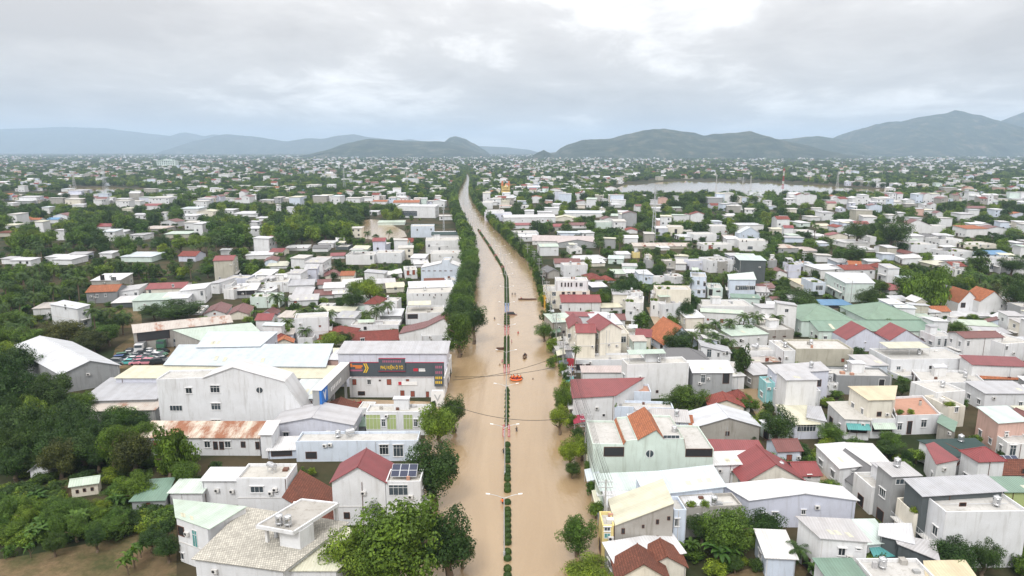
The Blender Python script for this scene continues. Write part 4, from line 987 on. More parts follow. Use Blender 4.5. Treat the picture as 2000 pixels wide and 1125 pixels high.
SPEC2 = '''
grey stair tower house among shrubs|G|F|1501,508 1518,509|523|503||
cream house with three side windows behind green tree|C|M ry .2|1565,557 1583,560 1570,545 1540,545|567||
pale blue house with arched window|B|F|1588,552 1613,552|576|541|1600,562,14,9|
long mint shed with white roof|N|M rw .3|1653,553 1708,553 1688,535 1612,533|590|||
white small house before the mint shed|W|F|1640,565 1662,565|582|560|1649,573,10,5|
white house with red ridge roof and shaded windows|W|G rx 1.2|1650,527 1710,526|546|517|1683,532,5,5a;1701,532,5,5a|tank
white open terrace beside red ridge house|W|M rw .3|1604,527 1655,525|545|518|1633,528,6,5|
red roofed house with white posts near sign|W|P rr 1.6|1738,566 1770,562|576|550||
blue awning shop by the market|C|M rl .2|1606,596 1666,596|604|586|1630,600,24,6d|
market hall with green hipped roof|N|P rn 3.2|1566,626 1672,626|5.5|599||deep
larger market hall with green hipped roof|N|P rn 3.6|1694,623 1800,623|5.5|598||deep
long low green market roof|N|G rn 1.6|1600,646 1836,646|4.0|626||deep
grey gable house above the market|K|g ra 1.6|1842,571 1893,571|592|554|1860,567,3,4;1875,571,4,5b;1883,570,5,6|
white twin house with first orange gable|W|Z ro|1872,592 1894,569 1912,588|612|10|1881,596,9,10d;1925,598,4,7|
white twin house with second orange gable|W|Z ro|1913,589 1942,569 1966,592|616|10|1956,598,4,7|
low white market stalls below the twin gables|W|M rw .2|1862,618 1945,617|622|609||
row of green and white stall roofs|K|M rp .2|1870,634 1950,640|3.2|624||
dark sheet stall roofs by the lane|K|M rg .2|1900,648 1975,652|3.2|638||
white gabled house on the hill of white houses|W|Z rm|1772,438 1793,429 1820,441 1848,441|456|9||
white flats behind the single palm|W|F|1780,478 1832,474|494|468|1825,489,5,7|
white house with grey gabled dormer|W|g ra 1.2|1818,463 1834,462|472|454|1828,466,6,5d|
white terraced block on the white hill|W|F|1836,468 1880,467|482|460|1850,472,4,5|
cream white villa with balcony|C|F|1892,478 1950,476|486|468|1915,480,4,4;1930,481,4,4|plants
white block with orange roof on white hill|W|S ro 1.0|1888,447 1930,446|464|438||
white gable house by orange roof block|W|g rm 1.2|1930,446 1966,448|462|435||
white flat house with blue roof neighbour|W|F|1855,492 1900,490|506|482||
house with bright blue metal roof|B|G rl 1.2|1935,497 1972,496|506|490||
white modern house with arched door|W|F|1920,508 1956,512|530|500|1926,506,6,5d;1937,520,6,12|
white and glass house at right edge|W|F|1957,508 2010,512|535|498|1990,515,16,10|
long low white roofs on white hill|W|M rw .4|1820,508 1890,507|515|498||
red roof house with curved eaves|W|G rx 1.4|1862,520 1888,520|530|509||
grey flat roof house by the palms|E|M rc .3|1828,518 1868,514|524|508||
white villa with red side roof|W|F|1866,526 1888,528|542|520|1872,532,4,8;1880,533,4,8|
white slope roof sheds by big palms|W|s rw .8|1763,505 1800,510|516|496||
maroon gable cottage behind the sheds|W|g rm 1.0|1770,496 1795,496|504|487||
white low house with dark trees in front|W|M rw .3|1650,474 1700,470|483|463||
white long roof beside round dark trees|W|M rw .3|1678,488 1712,486|492|476||
white tower wall house beside round dark trees|W|F|1700,463 1712,463|478|459||
white arched house behind dark trees|W|F|1725,442 1760,444|452|438|1747,449,8,3d|
white arched gate house in the middle grove|W|F|1564,452 1594,450|458|447|1578,452,3,4d;1591,452,3,4d|
white house with shed roof in the middle grove|W|s rw .6|1596,462 1616,456|466|449||
red roof cottage pair in the grove|W|g rx 1.2|1634,444 1655,442|454|432||
cream arched shed in the grove|C|G rc 1.0|1600,441 1622,441|447|432||
grey villa with hipped porch in the grove|G|P rs 1.4|1520,484 1560,484|494|472|1528,489,4,5|
white slope roof hut in the grove|W|S rk .6|1568,490 1598,488|493|481||
pale blue box hut in the grove|B|M rw .2|1601,475 1620,474|481|471||
blue boarded gable house with white roof terrace|B|Z rb|1443,456 1466,444 1486,457|468|8|1452,461,2,3;1461,461,2,3;1469,461,2,3|
white terrace canopy behind blue gable house|W|M rw .2|1444,440 1492,438|455|435||
white house with small roof tank below blue gable|W|F|1444,470 1500,472|490|465|1450,471,2,3d;1458,471,2,3d;1465,484,10,6|tank
white arcade house in mid town|W|F|1355,458 1400,456|472|450|1369,463,3,2d;1379,463,3,2d;1402,463,5,6|
white upper block of mid town arcade|W|F|1390,442 1424,441|458|437||
white long wall with red tile corner|W|F|1375,478 1430,477|490|473|1388,483,9,8b;1404,485,6,5|
white cube with framed window in mid town|W|s rw .5|1420,467 1443,469|480|460|1439,472,5,5|
cream box beside grey tower in mid town|C|F|1306,443 1335,444|461|439|1320,452,5,9d|
lavender box house with porch in mid town|L|M rw .3|1282,446 1306,446|460|440|1283,452,6,9d|
grey concrete upper tower in mid town|K|F|1334,452 1363,448|460|434||
white low row houses in mid town|W|M rw .3|1330,463 1362,462|470|455||
long grey factory roof behind palms|E|G rs 1.0|1238,481 1352,481|486|473||
white sheds below grey factory roof|W|M rw .2|1285,484 1308,484|489|479||
mint green summer house|N|G rz .8|1188,505 1217,506|515|497||
white lean house with yellow wall by palms|W|S rw .6|1205,497 1232,496|505|491||
yellow wall house by palms|Y|F|1236,493 1250,493|504|491||
tall thin pale stair block|C|F|1266,500 1274,500|518|494||
grey block under thin stair block|G|F|1262,508 1277,508|524|504||
long pink metal roof hall|W|G rk 2.0|1040,470 1165,473 1150,462 1040,461|478|||
pink gabled hall end with grey wall|G|g rk 2.0|1090,474 1165,474|484|452||
white warehouse with mint roof by roadside grove|W|G rp .8|1055,482 1091,481|500|473||
white wall with blue windows near roadside grove|W|F|1113,486 1137,485|496|481|1123,492,4,4;1131,491,3,3|
brown ridge roof white house by the tall bush|W|G rm 1.4|1084,514 1134,514|522|505||
white stepped wall beside tall bush|W|F|1101,518 1148,517|541|513||
dark blue gabled cottage by cypress|K|g ra 1.4|1070,532 1093,530|544|524||
white roof sheds in the middle block|W|M rw .3|1125,508 1185,504|512|498||
cream roof house by mint summer house|C|G rw 1.0|1148,514 1182,513|521|505||
maroon hipped cottages beside cream colonial|W|P rx 1.6|1150,546 1180,545|552|535||
second maroon hipped cottage|W|P rx 1.2|1183,548 1202,547|552|541||
white canopy over dark stall|A|M rw .3|1157,561 1187,560|570|553||
grey box house with green roof edge|K|M rp .2|1198,535 1222,535|542|526||
white pale blue house with metal roof and sign wall|B|M rw .2|1248,535 1276,537 1262,527 1240,528|553||1262,545,4,6|
white sign walled annex|W|F|1276,541 1298,541|556|538||
white metal roof rows behind grey box|W|M rw .3|1222,533 1245,533|541|527||
brown roof house beside mint villa|W|G rm 1.4|1113,440 1155,440|446|430||
mint villa with white dormer roof|N|F|1165,434 1195,432|447|428||
purple gable roof behind mint villa|W|g rm 1.6|1178,428 1202,427|436|418||
white house with red roof in the palm strip|W|g rx 1.2|1222,450 1245,452|456|440||
cream gable warehouse near the bend|C|g rc 1.8|1082,426 1124,427|432|413||
large white market roofs by the bend|W|G rw 1.4|985,425 1085,423|436|410||
long pale metal factory roof|W|G rb 1.6|1100,416 1182,418|424|405||
white shop row above the road bend|W|F|950,412 985,410|430|404||tank
lavender long building at the bend|L|F|948,417 1000,416|432|404|970,422,2,2d;980,422,2,2d|
white shop houses with red roof by the bend|W|G rr 1.0|1002,440 1042,438|447|428||
white corner block by the bend|W|F|998,455 1052,454|466|444|1020,452,3,3d|
white gabled shop beside corner block|W|g rw 1.2|994,462 1012,462|474|452||
white low shops by roadside poles|W|M rw .3|1005,463 1052,462|472|452||tank
pink flat roof house near the pagoda|W|F rv|975,402 1000,402|406|398||
white house with red roof behind pink roof|W|F|1015,402 1034,402|408|397|1024,404,3,4d|
white hall near the golden pagoda|W|F|1003,374 1042,374|386|369||
white stepped shops at far bend|W|F|935,382 966,382|390|374||tank
white shops with red roof at far bend|W|G rr 1.0|930,372 960,371|378|362||
white shop block before far bend|W|F|936,396 962,396|408|388||
big white villa right of pagoda|W|F|1078,376 1106,376|388|368|1085,380,3,3;1097,380,3,3|stair
church like house with red roof and white gable|W|Z rx|1125,378 1136,376 1139,373 1149,385|391|12||
'''
for ln in (SPEC + SPEC2).strip().splitlines():
    if ln.strip(): spec(ln)
RNAME = {'rw': 'white metal', 'rg': 'grey metal', 'rb': 'pale blue metal', 'rc': 'cream metal', 'rn': 'green', 'rp': 'pale green', 'rr': 'red metal', 'rm': 'maroon', 'rs': 'stained grey', 'rk': 'pinkish', 'rl': 'blue', 'ra': 'dark grey',
         'rt': 'brown tiled', 'ro': 'orange tiled', 'rx': 'red tiled', 'rz': 'mint', 'rf': 'flat'}
WNAME = {'W': 'white', 'C': 'cream', 'B': 'pale blue', 'L': 'lavender grey', 'K': 'bare concrete', 'N': 'mint', 'E': 'beige', 'G': 'grey', 'Y': 'yellow', 'P': 'salmon'}
def desc(wall, roof, h):
    r = roof.split(); s = '' if h < 5 else 'two-storey ' if h < 9 else 'tall '; w = WNAME[wall].replace(' ', '-')
    if r[0] == 'F': return f'{s}{w} flat-roofed house'
    t = {'g': ' gable', 'G': ' ridge', 'P': ' hipped'}.get(r[0], '')
    return f"{s}{w} house with {RNAME[r[1]].replace(' ', '-')}{t} roof"
AUTO = []
def auto_house(x, y, w, d, h, wall, roof, rz, lst=None):
    u = Vector((cos(rz), sin(rz))); v = Vector((-sin(rz), cos(rz))); c = Vector((x, y))
    Q = (c - u * w / 2 - v * d / 2, c + u * w / 2 - v * d / 2, c + u * w / 2 + v * d / 2, c - u * w / 2 + v * d / 2)
    (AUTO if lst is None else lst).append((Q, wall, roof, h, c, max(w, d)))
def px_house(x, yb, w, h, wall='W', roof='M rw .3'):
    p = at(x, yb); D = pix(p)[2]; s = D / F; R = random.Random(int(x * 3 + yb)); wm = w * s; hm = max(3, h * s)
    auto_house(p.x, p.y + wm * .4, wm, R.uniform(.7, 1.2) * wm, hm, wall, roof, R.uniform(-.12, .12))
for t in '''40,520,40,12;18,516,30,8,W,M rg .3;107,512,30,6,W,M rw .3;128,516,40,6;150,507,34,6,L,M rg .3;210,504,24,5;270,511,60,6,N,M rb .3;370,510,34,8,L,P rx 1.6;440,498,18,10,W,s rw .6
120,433,26,12,W,g rm 1.4;103,436,22,7,W,G rl 1.2;50,434,14,6,C,g ro 1;70,436,18,6,W,G ro 1;200,450,34,7,W,P rr 1.4;233,462,28,10,W,s rw .8;240,405,26,13,W,F;266,402,18,9,W,F;295,410,34,8,W,G rr 1.4;312,398,38,12,W,F
392,406,26,13,W,F;372,417,36,10,W,M rb .3;368,430,36,9;402,423,32,10,C,g rc 1;321,430,10,15,W,F;332,443,32,10,W,g rm 1.3;375,448,26,14,W,F;272,428,28,9,W,M rw .4;250,415,18,8,C,S rc .8;300,454,46,6,K,M rs .2;345,465,46,6,E,M rp .2
445,418,26,8,W,M rw .4;472,423,26,6;143,400,30,11,C,F;153,405,22,5;43,375,12,12,W,F;80,371,18,6,W,G ro 1;130,374,16,5,W,M rb .3;20,402,18,4;20,447,26,7,W,S rc .6;10,462,24,6,E,M rt .8;545,412,10,12,W,F;482,423,46,5;512,432,20,5
612,374,22,13,W,F;588,378,20,6,W,G rl .8;626,397,26,9,W,G rx 1.4;650,396,14,9,W,F;690,396,28,9,W,F;718,394,22,9,W,F;742,399,28,5,W,G ro 1;775,387,15,19,W,F;744,397,15,14,K,F;792,402,50,7,W,G ro 1.2;826,378,18,9,W,g rx 1.4;855,380,28,12,W,F
858,404,24,11,W,g rw 1;730,420,20,7;700,372,34,5;660,371,20,5,W,M rg .3;550,395,24,8,W,F;520,352,12,8;440,352,22,12,W,F;465,362,8,10,K,F;630,365,24,5;848,392,28,9,W,F;820,415,30,7;872,430,30,8,W,F'''.replace('\n', ';').split(';'):
    a = t.split(','); px_house(*[float(k) for k in a[:4]], *a[4:])
# mid town: free plots between the houses above
RR = random.Random(21)
def inpoly(x, y, P):
    c = False
    for i in range(len(P)):
        (x0, y0), (x1, y1) = P[i], P[i - 1]
        if (y0 > y) != (y1 > y) and x < (x1 - x0) * (y - y0) / (y1 - y0) + x0: c = not c
    return c
WATERS = [[(700, 470), (700, 430), (725, 425), (752, 428), (772, 438), (800, 452), (800, 466), (760, 474)], [(1190, 388), (1200, 360), (1255, 354), (1330, 350), (1420, 351), (1500, 354), (1600, 359), (1735, 368), (1730, 393), (1640, 395)], [(0, 391), (0, 374), (110, 374), (150, 364), (220, 363), (300, 368), (310, 379), (230, 382), (150, 387)],
          [(255, 590), (1300, 590), (1300, 720), (1260, 720)] and [(1262, 595), (1300, 595), (1302, 720), (1255, 720)]]
def nearroad(x, y, m): return abs(x - roadx(y)) < half(y) + m
def pick(R):
    t = R.random()
    wall = R.choices('WCBLKNEGP', (54, 10, 9, 8, 7, 4, 4, 3, 1))[0]
    roof = R.choices(['M rw .3', 'M rg .3', 'F', 'g rw 1.2', 'g rm 1.4', 'G rr 1.3', 'G rx 1.4', 'G rm 1.2', 'M rb .3', 'M rc .3', 'S rw .8', 'S rg .7', 'M rp .2', 'P rx 1.6', 'G ro 1.2', 'M rs .2'], (19, 9, 24, 6, 5, 4, 3, 3, 4, 4, 6, 4, 3, 2, 3, 2))[0]
    h = R.choices((3.4, 6.4, 9.6), (48, 40, 12))[0] * R.uniform(.92, 1.1)
    return wall, roof, h
def rect_of(Q, h):
    q = [pix(V3(p, z)) for p in Q for z in (0, h)]
    return min(a[0] for a in q), min(a[1] for a in q), max(a[0] for a in q), max(a[1] for a in q)
def ov(a, b):
    w = min(a[2], b[2]) - max(a[0], b[0]); h = min(a[3], b[3]) - max(a[1], b[1])
    return w * h if w > 0 and h > 0 else 0
def area(a): return (a[2] - a[0]) * (a[3] - a[1])
SPECR = [(h['rect'], h['dist'], h['c'], h['rad']) for h in HOUSES]
ARECT = [(rect_of(a[0], a[3]), a[4], a[5]) for a in AUTO]
def place_auto(poly, n, size, tries=40, gap=.55, maxov=.10):
    xs = [p[0] for p in poly]; ys = [p[1] for p in poly]; k = 0
    for _ in range(n * tries):
        if k >= n: break
        px = RR.uniform(min(xs), max(xs)); py = RR.uniform(min(ys), max(ys))
        if not inpoly(px, py, poly) or any(inpoly(px, py, Wp) for Wp in WATERS): continue
        p = at(px, py); w = RR.uniform(*size); d = w * RR.uniform(.9, 1.7)
        if nearroad(p.x, p.y, w): continue
        wall, roof, h = pick(RR)
        if any((V2(p) - a[1]).length < (w + a[2]) * gap for a in ARECT): continue
        if any((V2(p) - s[2]).length < (s[3] + w * .6) * .85 for s in SPECR): continue
        rz = RR.gauss(0, .12) + (pi / 2 if RR.random() < .3 else 0)
        u = Vector((cos(rz), sin(rz))); v = Vector((-u.y, u.x)); c = V2(p); Q = (c - u * w / 2 - v * d / 2, c + u * w / 2 - v * d / 2, c + u * w / 2 + v * d / 2, c - u * w / 2 + v * d / 2)
        r = rect_of(Q, h + 1); a = area(r)
        if any(ov(r, s[0]) > maxov * min(a, area(s[0])) and s[1] > p.y for s in SPECR): continue
        AUTO.append((Q, wall, roof, h, c, max(w, d))); ARECT.append((r, c, max(w, d))); k += 1
place_auto([(1160, 900), (2040, 900), (2040, 600), (1090, 600), (1120, 760)], 95, (3.4, 6.5), 110, .42, .14)
place_auto([(1200, 1110), (2040, 1110), (2040, 900), (1180, 900)], 14, (3, 4.6), 90, .42, .05)
place_auto([(400, 900), (880, 900), (880, 660), (420, 660)], 16, (3, 5), 90, .42, .06)
place_auto([(1130, 600), (2040, 600), (2040, 470), (1100, 470)], 36, (5, 8))
place_auto([(1000, 470), (2040, 480), (2040, 395), (985, 395)], 105, (6, 11), 40, .5, .2)
place_auto([(380, 640), (800, 640), (800, 545), (440, 545)], 22, (5, 8.5))
place_auto([(0, 480), (700, 480), (700, 400), (0, 400)], 12, (6, 10))
place_auto([(600, 560), (830, 560), (830, 480), (500, 480)], 12, (6, 9))
place_auto([(930, 396), (1200, 396), (1200, 350), (930, 350)], 60, (8, 14), 40, .5, .3)
place_auto([(500, 400), (880, 400), (880, 350), (500, 350)], 45, (8, 14), 40, .5, .3)
# farther out, spread evenly over the logarithm of distance
FARH = []
def townness(px, d):
    n = mnoise.noise(Vector((px / 170, math.log(d) * 3.2, 3.3))) * .5 + .5
    if d < 1150: base = .24 if px < 880 else .42
    elif d < 1900: base = .36 if px < 600 else .58 if px < 1250 else .30
    else: base = .55 if px < 560 else .85 if px < 1320 else .55
    return base * (.35 + 1.3 * n)
for _ in range(5200):
    d = math.exp(RR.uniform(math.log(760), math.log(8000))); px = RR.uniform(-80, 2080); x = (px - 1000) / F * d * 1.0
    qx, qy, _D = pix((x, d, 0))
    if any(inpoly(qx, qy, Wp) for Wp in WATERS) or nearroad(x, d, 9): continue
    if RR.random() > townness(px, d): continue
    if abs(qx - 912) < 30 and 345 < qy < 395: continue
    th = .55 * mnoise.noise(Vector((x / 420, d / 420, 9.1))) + (pi / 2 if mnoise.noise(Vector((x / 160, d / 160, 4.4))) > .12 else 0); w0 = RR.uniform(5.5, 9); n_ = RR.choice((1, 1, 2, 3, 4, 6)); dp = RR.uniform(9, 16)
    for k_ in range(n_):
        wall, roof, h = pick(RR); w = w0 * RR.uniform(.85, 1.2)
        if n_ == 1: w = RR.uniform(8, 15) * (2.2 if RR.random() < .08 else 1)
        off = (k_ - (n_ - 1) / 2) * w0 * 1.08; xx, yy = x + cos(th) * off, d + sin(th) * off
        if not nearroad(xx, yy, 6): auto_house(xx, yy, w, dp * RR.uniform(.8, 1.15), h * 1.1, wall, roof, th + RR.gauss(0, .02), FARH)
# the largest of the rest become houses of their own, what is beyond stays one mass
FARH += [a for a in AUTO if a[4].y > 345]; AUTO = [a for a in AUTO if a[4].y <= 345]
NSPEC = len(HOUSES); PENDING = []
for Q, wall, roof, h, c, s in AUTO:
    r = house('', wall, roof, Q, h, opts='tank' if roof[0] == 'F' and RR.random() < .35 and c.y < 420 else '', small=True, auto=c.y < 520, name='house')
    PENDING.append((r, desc(wall, roof, h)))
print('HOUSES', NSPEC, len(AUTO), len(FARH))
fm = MB(); FMATS = [WM[k] for k in 'WCBLKNEGYP']; FI = {k: i for i, k in enumerate('WCBLKNEGYP')}; RI = {}
for k in RM: RI[k] = len(FMATS); FMATS.append(RM[k])
FMATS.append(M_GD); GD = len(FMATS) - 1
for Q, wall, roof, h, c, s in FARH:
    A, B, C, D = Q; rt = roof.split(); w = FI[wall]; rc = RI[rt[1]] if len(rt) > 1 else RI['rf']; ris = float(rt[2]) * 1.3 if len(rt) > 2 else 0
    b = [V3(p, -.3) for p in Q]; t = [V3(p, h) for p in Q]; u = (B - A).normalized(); v = (D - A).normalized()
    for k in range(4): fm.q([b[k], b[(k + 1) % 4], t[(k + 1) % 4], t[k]], w)
    E = [A - (u + v) * .4, B + (u - v) * .4, C + (u + v) * .4, D + (v - u) * .4]
    if rt[0] in 'gGP':
        if rt[0] == 'g': a, bb = (A + B) / 2, (C + D) / 2; fm.q([t[0], t[1], V3(a, h + ris)], w); fm.q([t[2], t[3], V3(bb, h + ris)], w); fm.q([V3(E[3], h), V3(E[0], h), V3(a - v * .4, h + ris), V3(bb + v * .4, h + ris)], rc); fm.q([V3(E[1], h), V3(E[2], h), V3(bb + v * .4, h + ris), V3(a - v * .4, h + ris)], rc)
        else: a, bb = (A + D) / 2, (B + C) / 2; fm.q([t[1], t[2], V3(bb, h + ris)], w); fm.q([t[3], t[0], V3(a, h + ris)], w); fm.q([V3(E[0], h), V3(E[1], h), V3(bb + u * .4, h + ris), V3(a - u * .4, h + ris)], rc); fm.q([V3(E[2], h), V3(E[3], h), V3(a - u * .4, h + ris), V3(bb + u * .4, h + ris)], rc)
    else: fm.slab([V3(E[0], h + .02), V3(E[1], h + .02), V3(E[2], h + .3), V3(E[3], h + .3)], .3, rc)
    nf = V3(Vector((u.y, -u.x)), 0); U = V3(u, 0)
    if c.y < 2600:
        wA = (B - A).length
        for st in range(int(h // 3.2)):
            for k in range(int(wA // 3.5)):
                if RR.random() < .5:
                    q = V3(A, st * 3.2 + 1.2) + U * (wA * (k + .3) / int(wA // 3.5)) + nf * .03; fm.q([q, q + U * 1.2, q + U * 1.2 + Vector((0, 0, 1.3)), q + Vector((0, 0, 1.3))], GD)
o = fm.build('distant_houses', FMATS); o['kind'] = 'stuff'; tag(o, 'mass of small distant houses of the town reaching to the hills', 'houses')
# ------------------------------------------------------------------ tree planting
for l in '''800,1160,215,200,m;872,1135,150,165,d;700,1150,150,140,y;742,1190,120,110,y;850,988,138,145,d;856,875,92,92,y;884,845,76,80,d;738,1015,85,62,d;905,1110,60,70,d
895,698,74,92,m;925,672,66,88,d;1128,1088,92,96,m;1150,1150,120,62,y;1112,915,58,62,y;1135,900,56,55,y;1118,935,44,36,d;1096,815,52,62,m;1092,850,50,62,y;1062,668,50,40,m;1078,690,30,34,d;1070,640,40,36,d
1076,720,24,26,m;1190,975,54,46,m;1425,1085,120,98,m;1490,1060,92,72,d;1370,1065,70,66,d;1515,872,76,84,d;1340,808,106,62,m;1300,812,40,36,d;1447,752,42,84,c;1453,808,44,36,m;1500,812,30,30,d;1252,662,42,58,m;1258,700,30,26,m;1246,692,26,22,d
1320,692,74,52,d;1338,650,50,70,d;1312,655,34,46,y;1620,868,66,44,m;1738,880,64,40,m;1730,895,60,36,d;1645,885,40,30,d;1860,1130,110,90,d;1920,1130,70,84,d;1995,1135,36,50,m;1790,905,40,30,y;1760,775,46,32,d;1725,655,40,34,m;1868,660,50,36,m
1555,608,100,48,d;1700,605,76,46,d;1810,612,110,92,f;1775,590,90,60,m;1840,600,50,40,o;1910,545,42,48,d;1975,540,70,40,d;1980,620,70,80,d;1930,590,60,40,o;1218,596,74,58,d;1240,590,40,40,d;1665,525,60,50,d;1740,490,76,70,d;1672,480,60,50,d;1700,470,40,36,d
1148,530,20,30,c;648,690,68,44,y;672,680,46,34,d;610,930,20,20,m;350,628,120,44,d;300,625,60,34,d;398,640,40,24,m;340,938,110,110,f;268,928,92,92,o;388,930,90,66,m;360,960,64,62,m;420,912,70,50,m;325,905,50,46,m
232,1015,90,74,m;172,1022,66,40,m;268,985,90,70,m;110,1012,70,44,m;60,1020,80,56,m;20,1030,70,66,m;190,1080,50,60,d;108,1088,52,50,d;236,1050,60,46,m;300,1080,70,56,d;330,1100,60,60,d;20,1090,30,30,y;260,1030,46,40,d;330,1050,40,40,d
40,745,90,78,d;20,830,120,120,d;95,830,110,96,d;150,860,110,90,d;60,880,130,100,d;200,880,90,80,d;120,915,100,90,d;230,850,80,60,m;20,920,90,90,d;195,922,60,60,d;290,880,60,60,m;5,760,80,80,d;110,790,90,70,d;165,820,70,56,m;60,790,90,70,d;270,850,60,50,d;200,905,70,56,d;70,930,60,50,d
120,676,100,52,o;185,688,80,48,o;215,676,60,44,m;60,690,90,56,m;10,690,60,56,m;150,655,60,40,d;30,650,70,44,m;90,640,60,40,d;246,632,30,24,d'''.replace('\n', ';').split(';'):
    a = l.split(','); T(float(a[0]), float(a[1]), float(a[2]), float(a[3]), a[4])
for l in '''545,625,46,56,p;590,648,50,50,p;620,650,50,52,p;645,648,46,46,p;560,660,44,40,p;735,640,44,46,p;760,632,44,46,p;715,640,40,36,p;600,670,40,34,p;525,660,46,44,m;555,668,36,40,y;575,622,30,34,d;690,615,60,56,d;725,600,60,60,y;700,590,46,46,y
1394,664,44,42,p;1422,664,44,44,p;1368,676,48,48,p;1400,684,50,40,p;1380,694,44,36,p;1450,655,44,46,p;1480,655,46,46,p;1512,655,40,44,p;1350,688,46,44,p;1430,690,40,30,p;1465,662,36,30,p;1880,495,18,24,p;1120,740,30,66,p;1840,600,1,1,p
1222,1100,44,40,n;1345,1090,52,50,n;1400,1105,70,56,n;1430,1098,46,40,n;1505,1100,36,30,n;1550,1120,70,60,p;1590,1130,40,40,n;262,1110,40,60,n;275,1090,34,40,n;250,1125,40,50,n;262,845,50,42,p;285,850,40,30,n;60,1090,24,40,n;1115,1128,30,30,n'''.replace('\n', ';').split(';'):
    a = l.split(',')
    if float(a[2]) > 2: T(float(a[0]), float(a[1]), float(a[2]), float(a[3]), a[4])
RT = random.Random(5)
d = 214.0
while d < 2600:                                   # the planted row on each bank of the road
    Tw(roadx(d) - bank(d) - (.8 if d < 400 else -1.2) - RT.uniform(0, 1.8), d, RT.uniform(9.5, 12.5), RT.uniform(9.5, 12.5), RT.choice('ddmm'))
    if d > 330: Tw(roadx(d) + bank(d) + .4 + RT.uniform(0, 2), d + 3, RT.uniform(6, 9), RT.uniform(6.5, 9.5), RT.choice('ddm'))
    d += (5.6 if d < 600 else 8.5) * RT.uniform(.85, 1.15)
for d in (262, 275, 290, 305, 318): Tw(roadx(d) + 14.5, d, RT.uniform(4, 6), RT.uniform(5, 7), 'm')
d = 96.0
while d < 335:                                    # small trees and vines crowding the right bank between the poles
    Tw(roadx(d) + 14.2 + RT.uniform(0, 2.2), d, RT.uniform(2.2, 4.2), RT.uniform(2.5, 5), RT.choice('dmdmy')); d += RT.uniform(4.5, 9)
d = 150.0
while d < 215:
    Tw(roadx(d) - 15.6 - RT.uniform(0, 1.5), d, RT.uniform(2.2, 3.6), RT.uniform(2.5, 4.5), RT.choice('dmd')); d += RT.uniform(9, 14)
PLACED = [(t['px'], t['py'], t['pw']) for t in TREES]
ALLR = [(h['rect'], h['dist'], h['c'], h['rad']) for h in HOUSES] + [(rect_of(a[0], a[3]), a[4].y, a[4], a[5] * .6) for a in FARH if a[4].y < 1050]
def plant(poly, n, w, h, kinds, dens=.42, tries=30, tol=.12):
    xs = [p[0] for p in poly]; ys = [p[1] for p in poly]; k = 0
    for _ in range(n * tries):
        if k >= n: break
        px = RT.uniform(min(xs), max(xs)); py = RT.uniform(min(ys), max(ys))
        if not inpoly(px, py, poly) or any(inpoly(px, py, Wp) for Wp in WATERS): continue
        p = at(px, py); D = pix(p)[2]; wm = RT.uniform(*w); hm = RT.uniform(*h); kd = RT.choice(kinds)
        if kd == 'p': wm = RT.uniform(6.5, 8); hm = RT.uniform(7.5, 11)
        if kd == 'n': wm = RT.uniform(3.5, 5); hm = RT.uniform(3, 4.5)
        pw, ph = wm * F / D, hm * F / D
        if nearroad(p.x, p.y, wm * .3): continue
        if any(abs(px - a) < (pw + c) * dens * .5 and abs(py - b) < (pw + c) * dens * .28 for a, b, c in PLACED): continue
        if any((V2(p) - c).length < rad * .8 + wm * .2 for _r, _d, c, rad in ALLR): continue
        r = (px - pw * .42, py - ph, px + pw * .42, py); ar = area(r)
        if any(dist > p.y and ov(r, q) > tol * min(ar, area(q)) for q, dist, c, rad in ALLR): continue
        TREES.append(dict(x=p.x, y=p.y, w=wm, h=hm, k=kd, px=px, py=py, pw=pw, ph=ph)); PLACED.append((px, py, pw)); k += 1
plant([(0, 940), (0, 720), (60, 700), (120, 745), (165, 790), (200, 830), (280, 850), (320, 900), (240, 930)], 34, (6, 10.5), (6, 10.5), 'ddmmyo', .36)
plant([(0, 1060), (0, 1000), (140, 985), (340, 975), (345, 1035), (180, 1062)], 26, (4, 6.5), (3, 5), 'mmmyn', .4)
plant([(0, 700), (0, 540), (160, 540), (250, 600), (260, 640), (190, 690)], 70, (7, 10), (6, 9), 'ddmmppn', .40)
plant([(480, 690), (500, 600), (800, 590), (800, 660), (640, 690)], 36, (6, 9), (6, 9), 'pppmmdn', .42)
plant([(0, 560), (0, 500), (240, 500), (480, 500), (790, 500), (790, 560), (480, 545), (300, 545)], 110, (7, 10), (6, 9), 'mmddppn', .42)
plant([(0, 505), (0, 450), (240, 445), (460, 435), (700, 425), (712, 472), (640, 490), (300, 500)], 170, (11, 16), (11, 15), 'mmmdyy', .34, 40, .3)
plant([(0, 455), (0, 395), (300, 395), (500, 380), (800, 395), (830, 440), (500, 450)], 260, (10, 15), (9, 13), 'dddmmmyp', .36, 40, .3)
plant([(1140, 620), (1120, 470), (2010, 470), (2010, 640), (1500, 610)], 160, (6.5, 10), (6, 9), 'ddmmmpp', .36, 50, .22)
plant([(1500, 560), (1480, 470), (1900, 480), (1870, 560)], 60, (8, 12), (8, 11), 'ddmmp', .36, 40, .2)
plant([(1330, 700), (1340, 640), (1530, 640), (1530, 665)], 14, (6, 8), (5, 7), 'ppdm', .5)
plant([(1110, 900), (1110, 700), (2000, 640), (2000, 930), (1200, 930)], 46, (2.5, 4.5), (2.5, 4.5), 'mmdd', .5, 50, .05)
plant([(1180, 1120), (1180, 960), (2000, 930), (2000, 1120)], 22, (2, 3.6), (2, 3.6), 'mmd', .5, 50, .04)
plant([(400, 1000), (400, 860), (860, 780), (860, 1000)], 14, (2, 3.4), (2, 3.4), 'mmd', .5, 50, .04)
plant([(470, 600), (480, 470), (835, 470), (835, 600)], 90, (4, 7.5), (3.5, 6.5), 'mmdypn', .36, 60, .16)
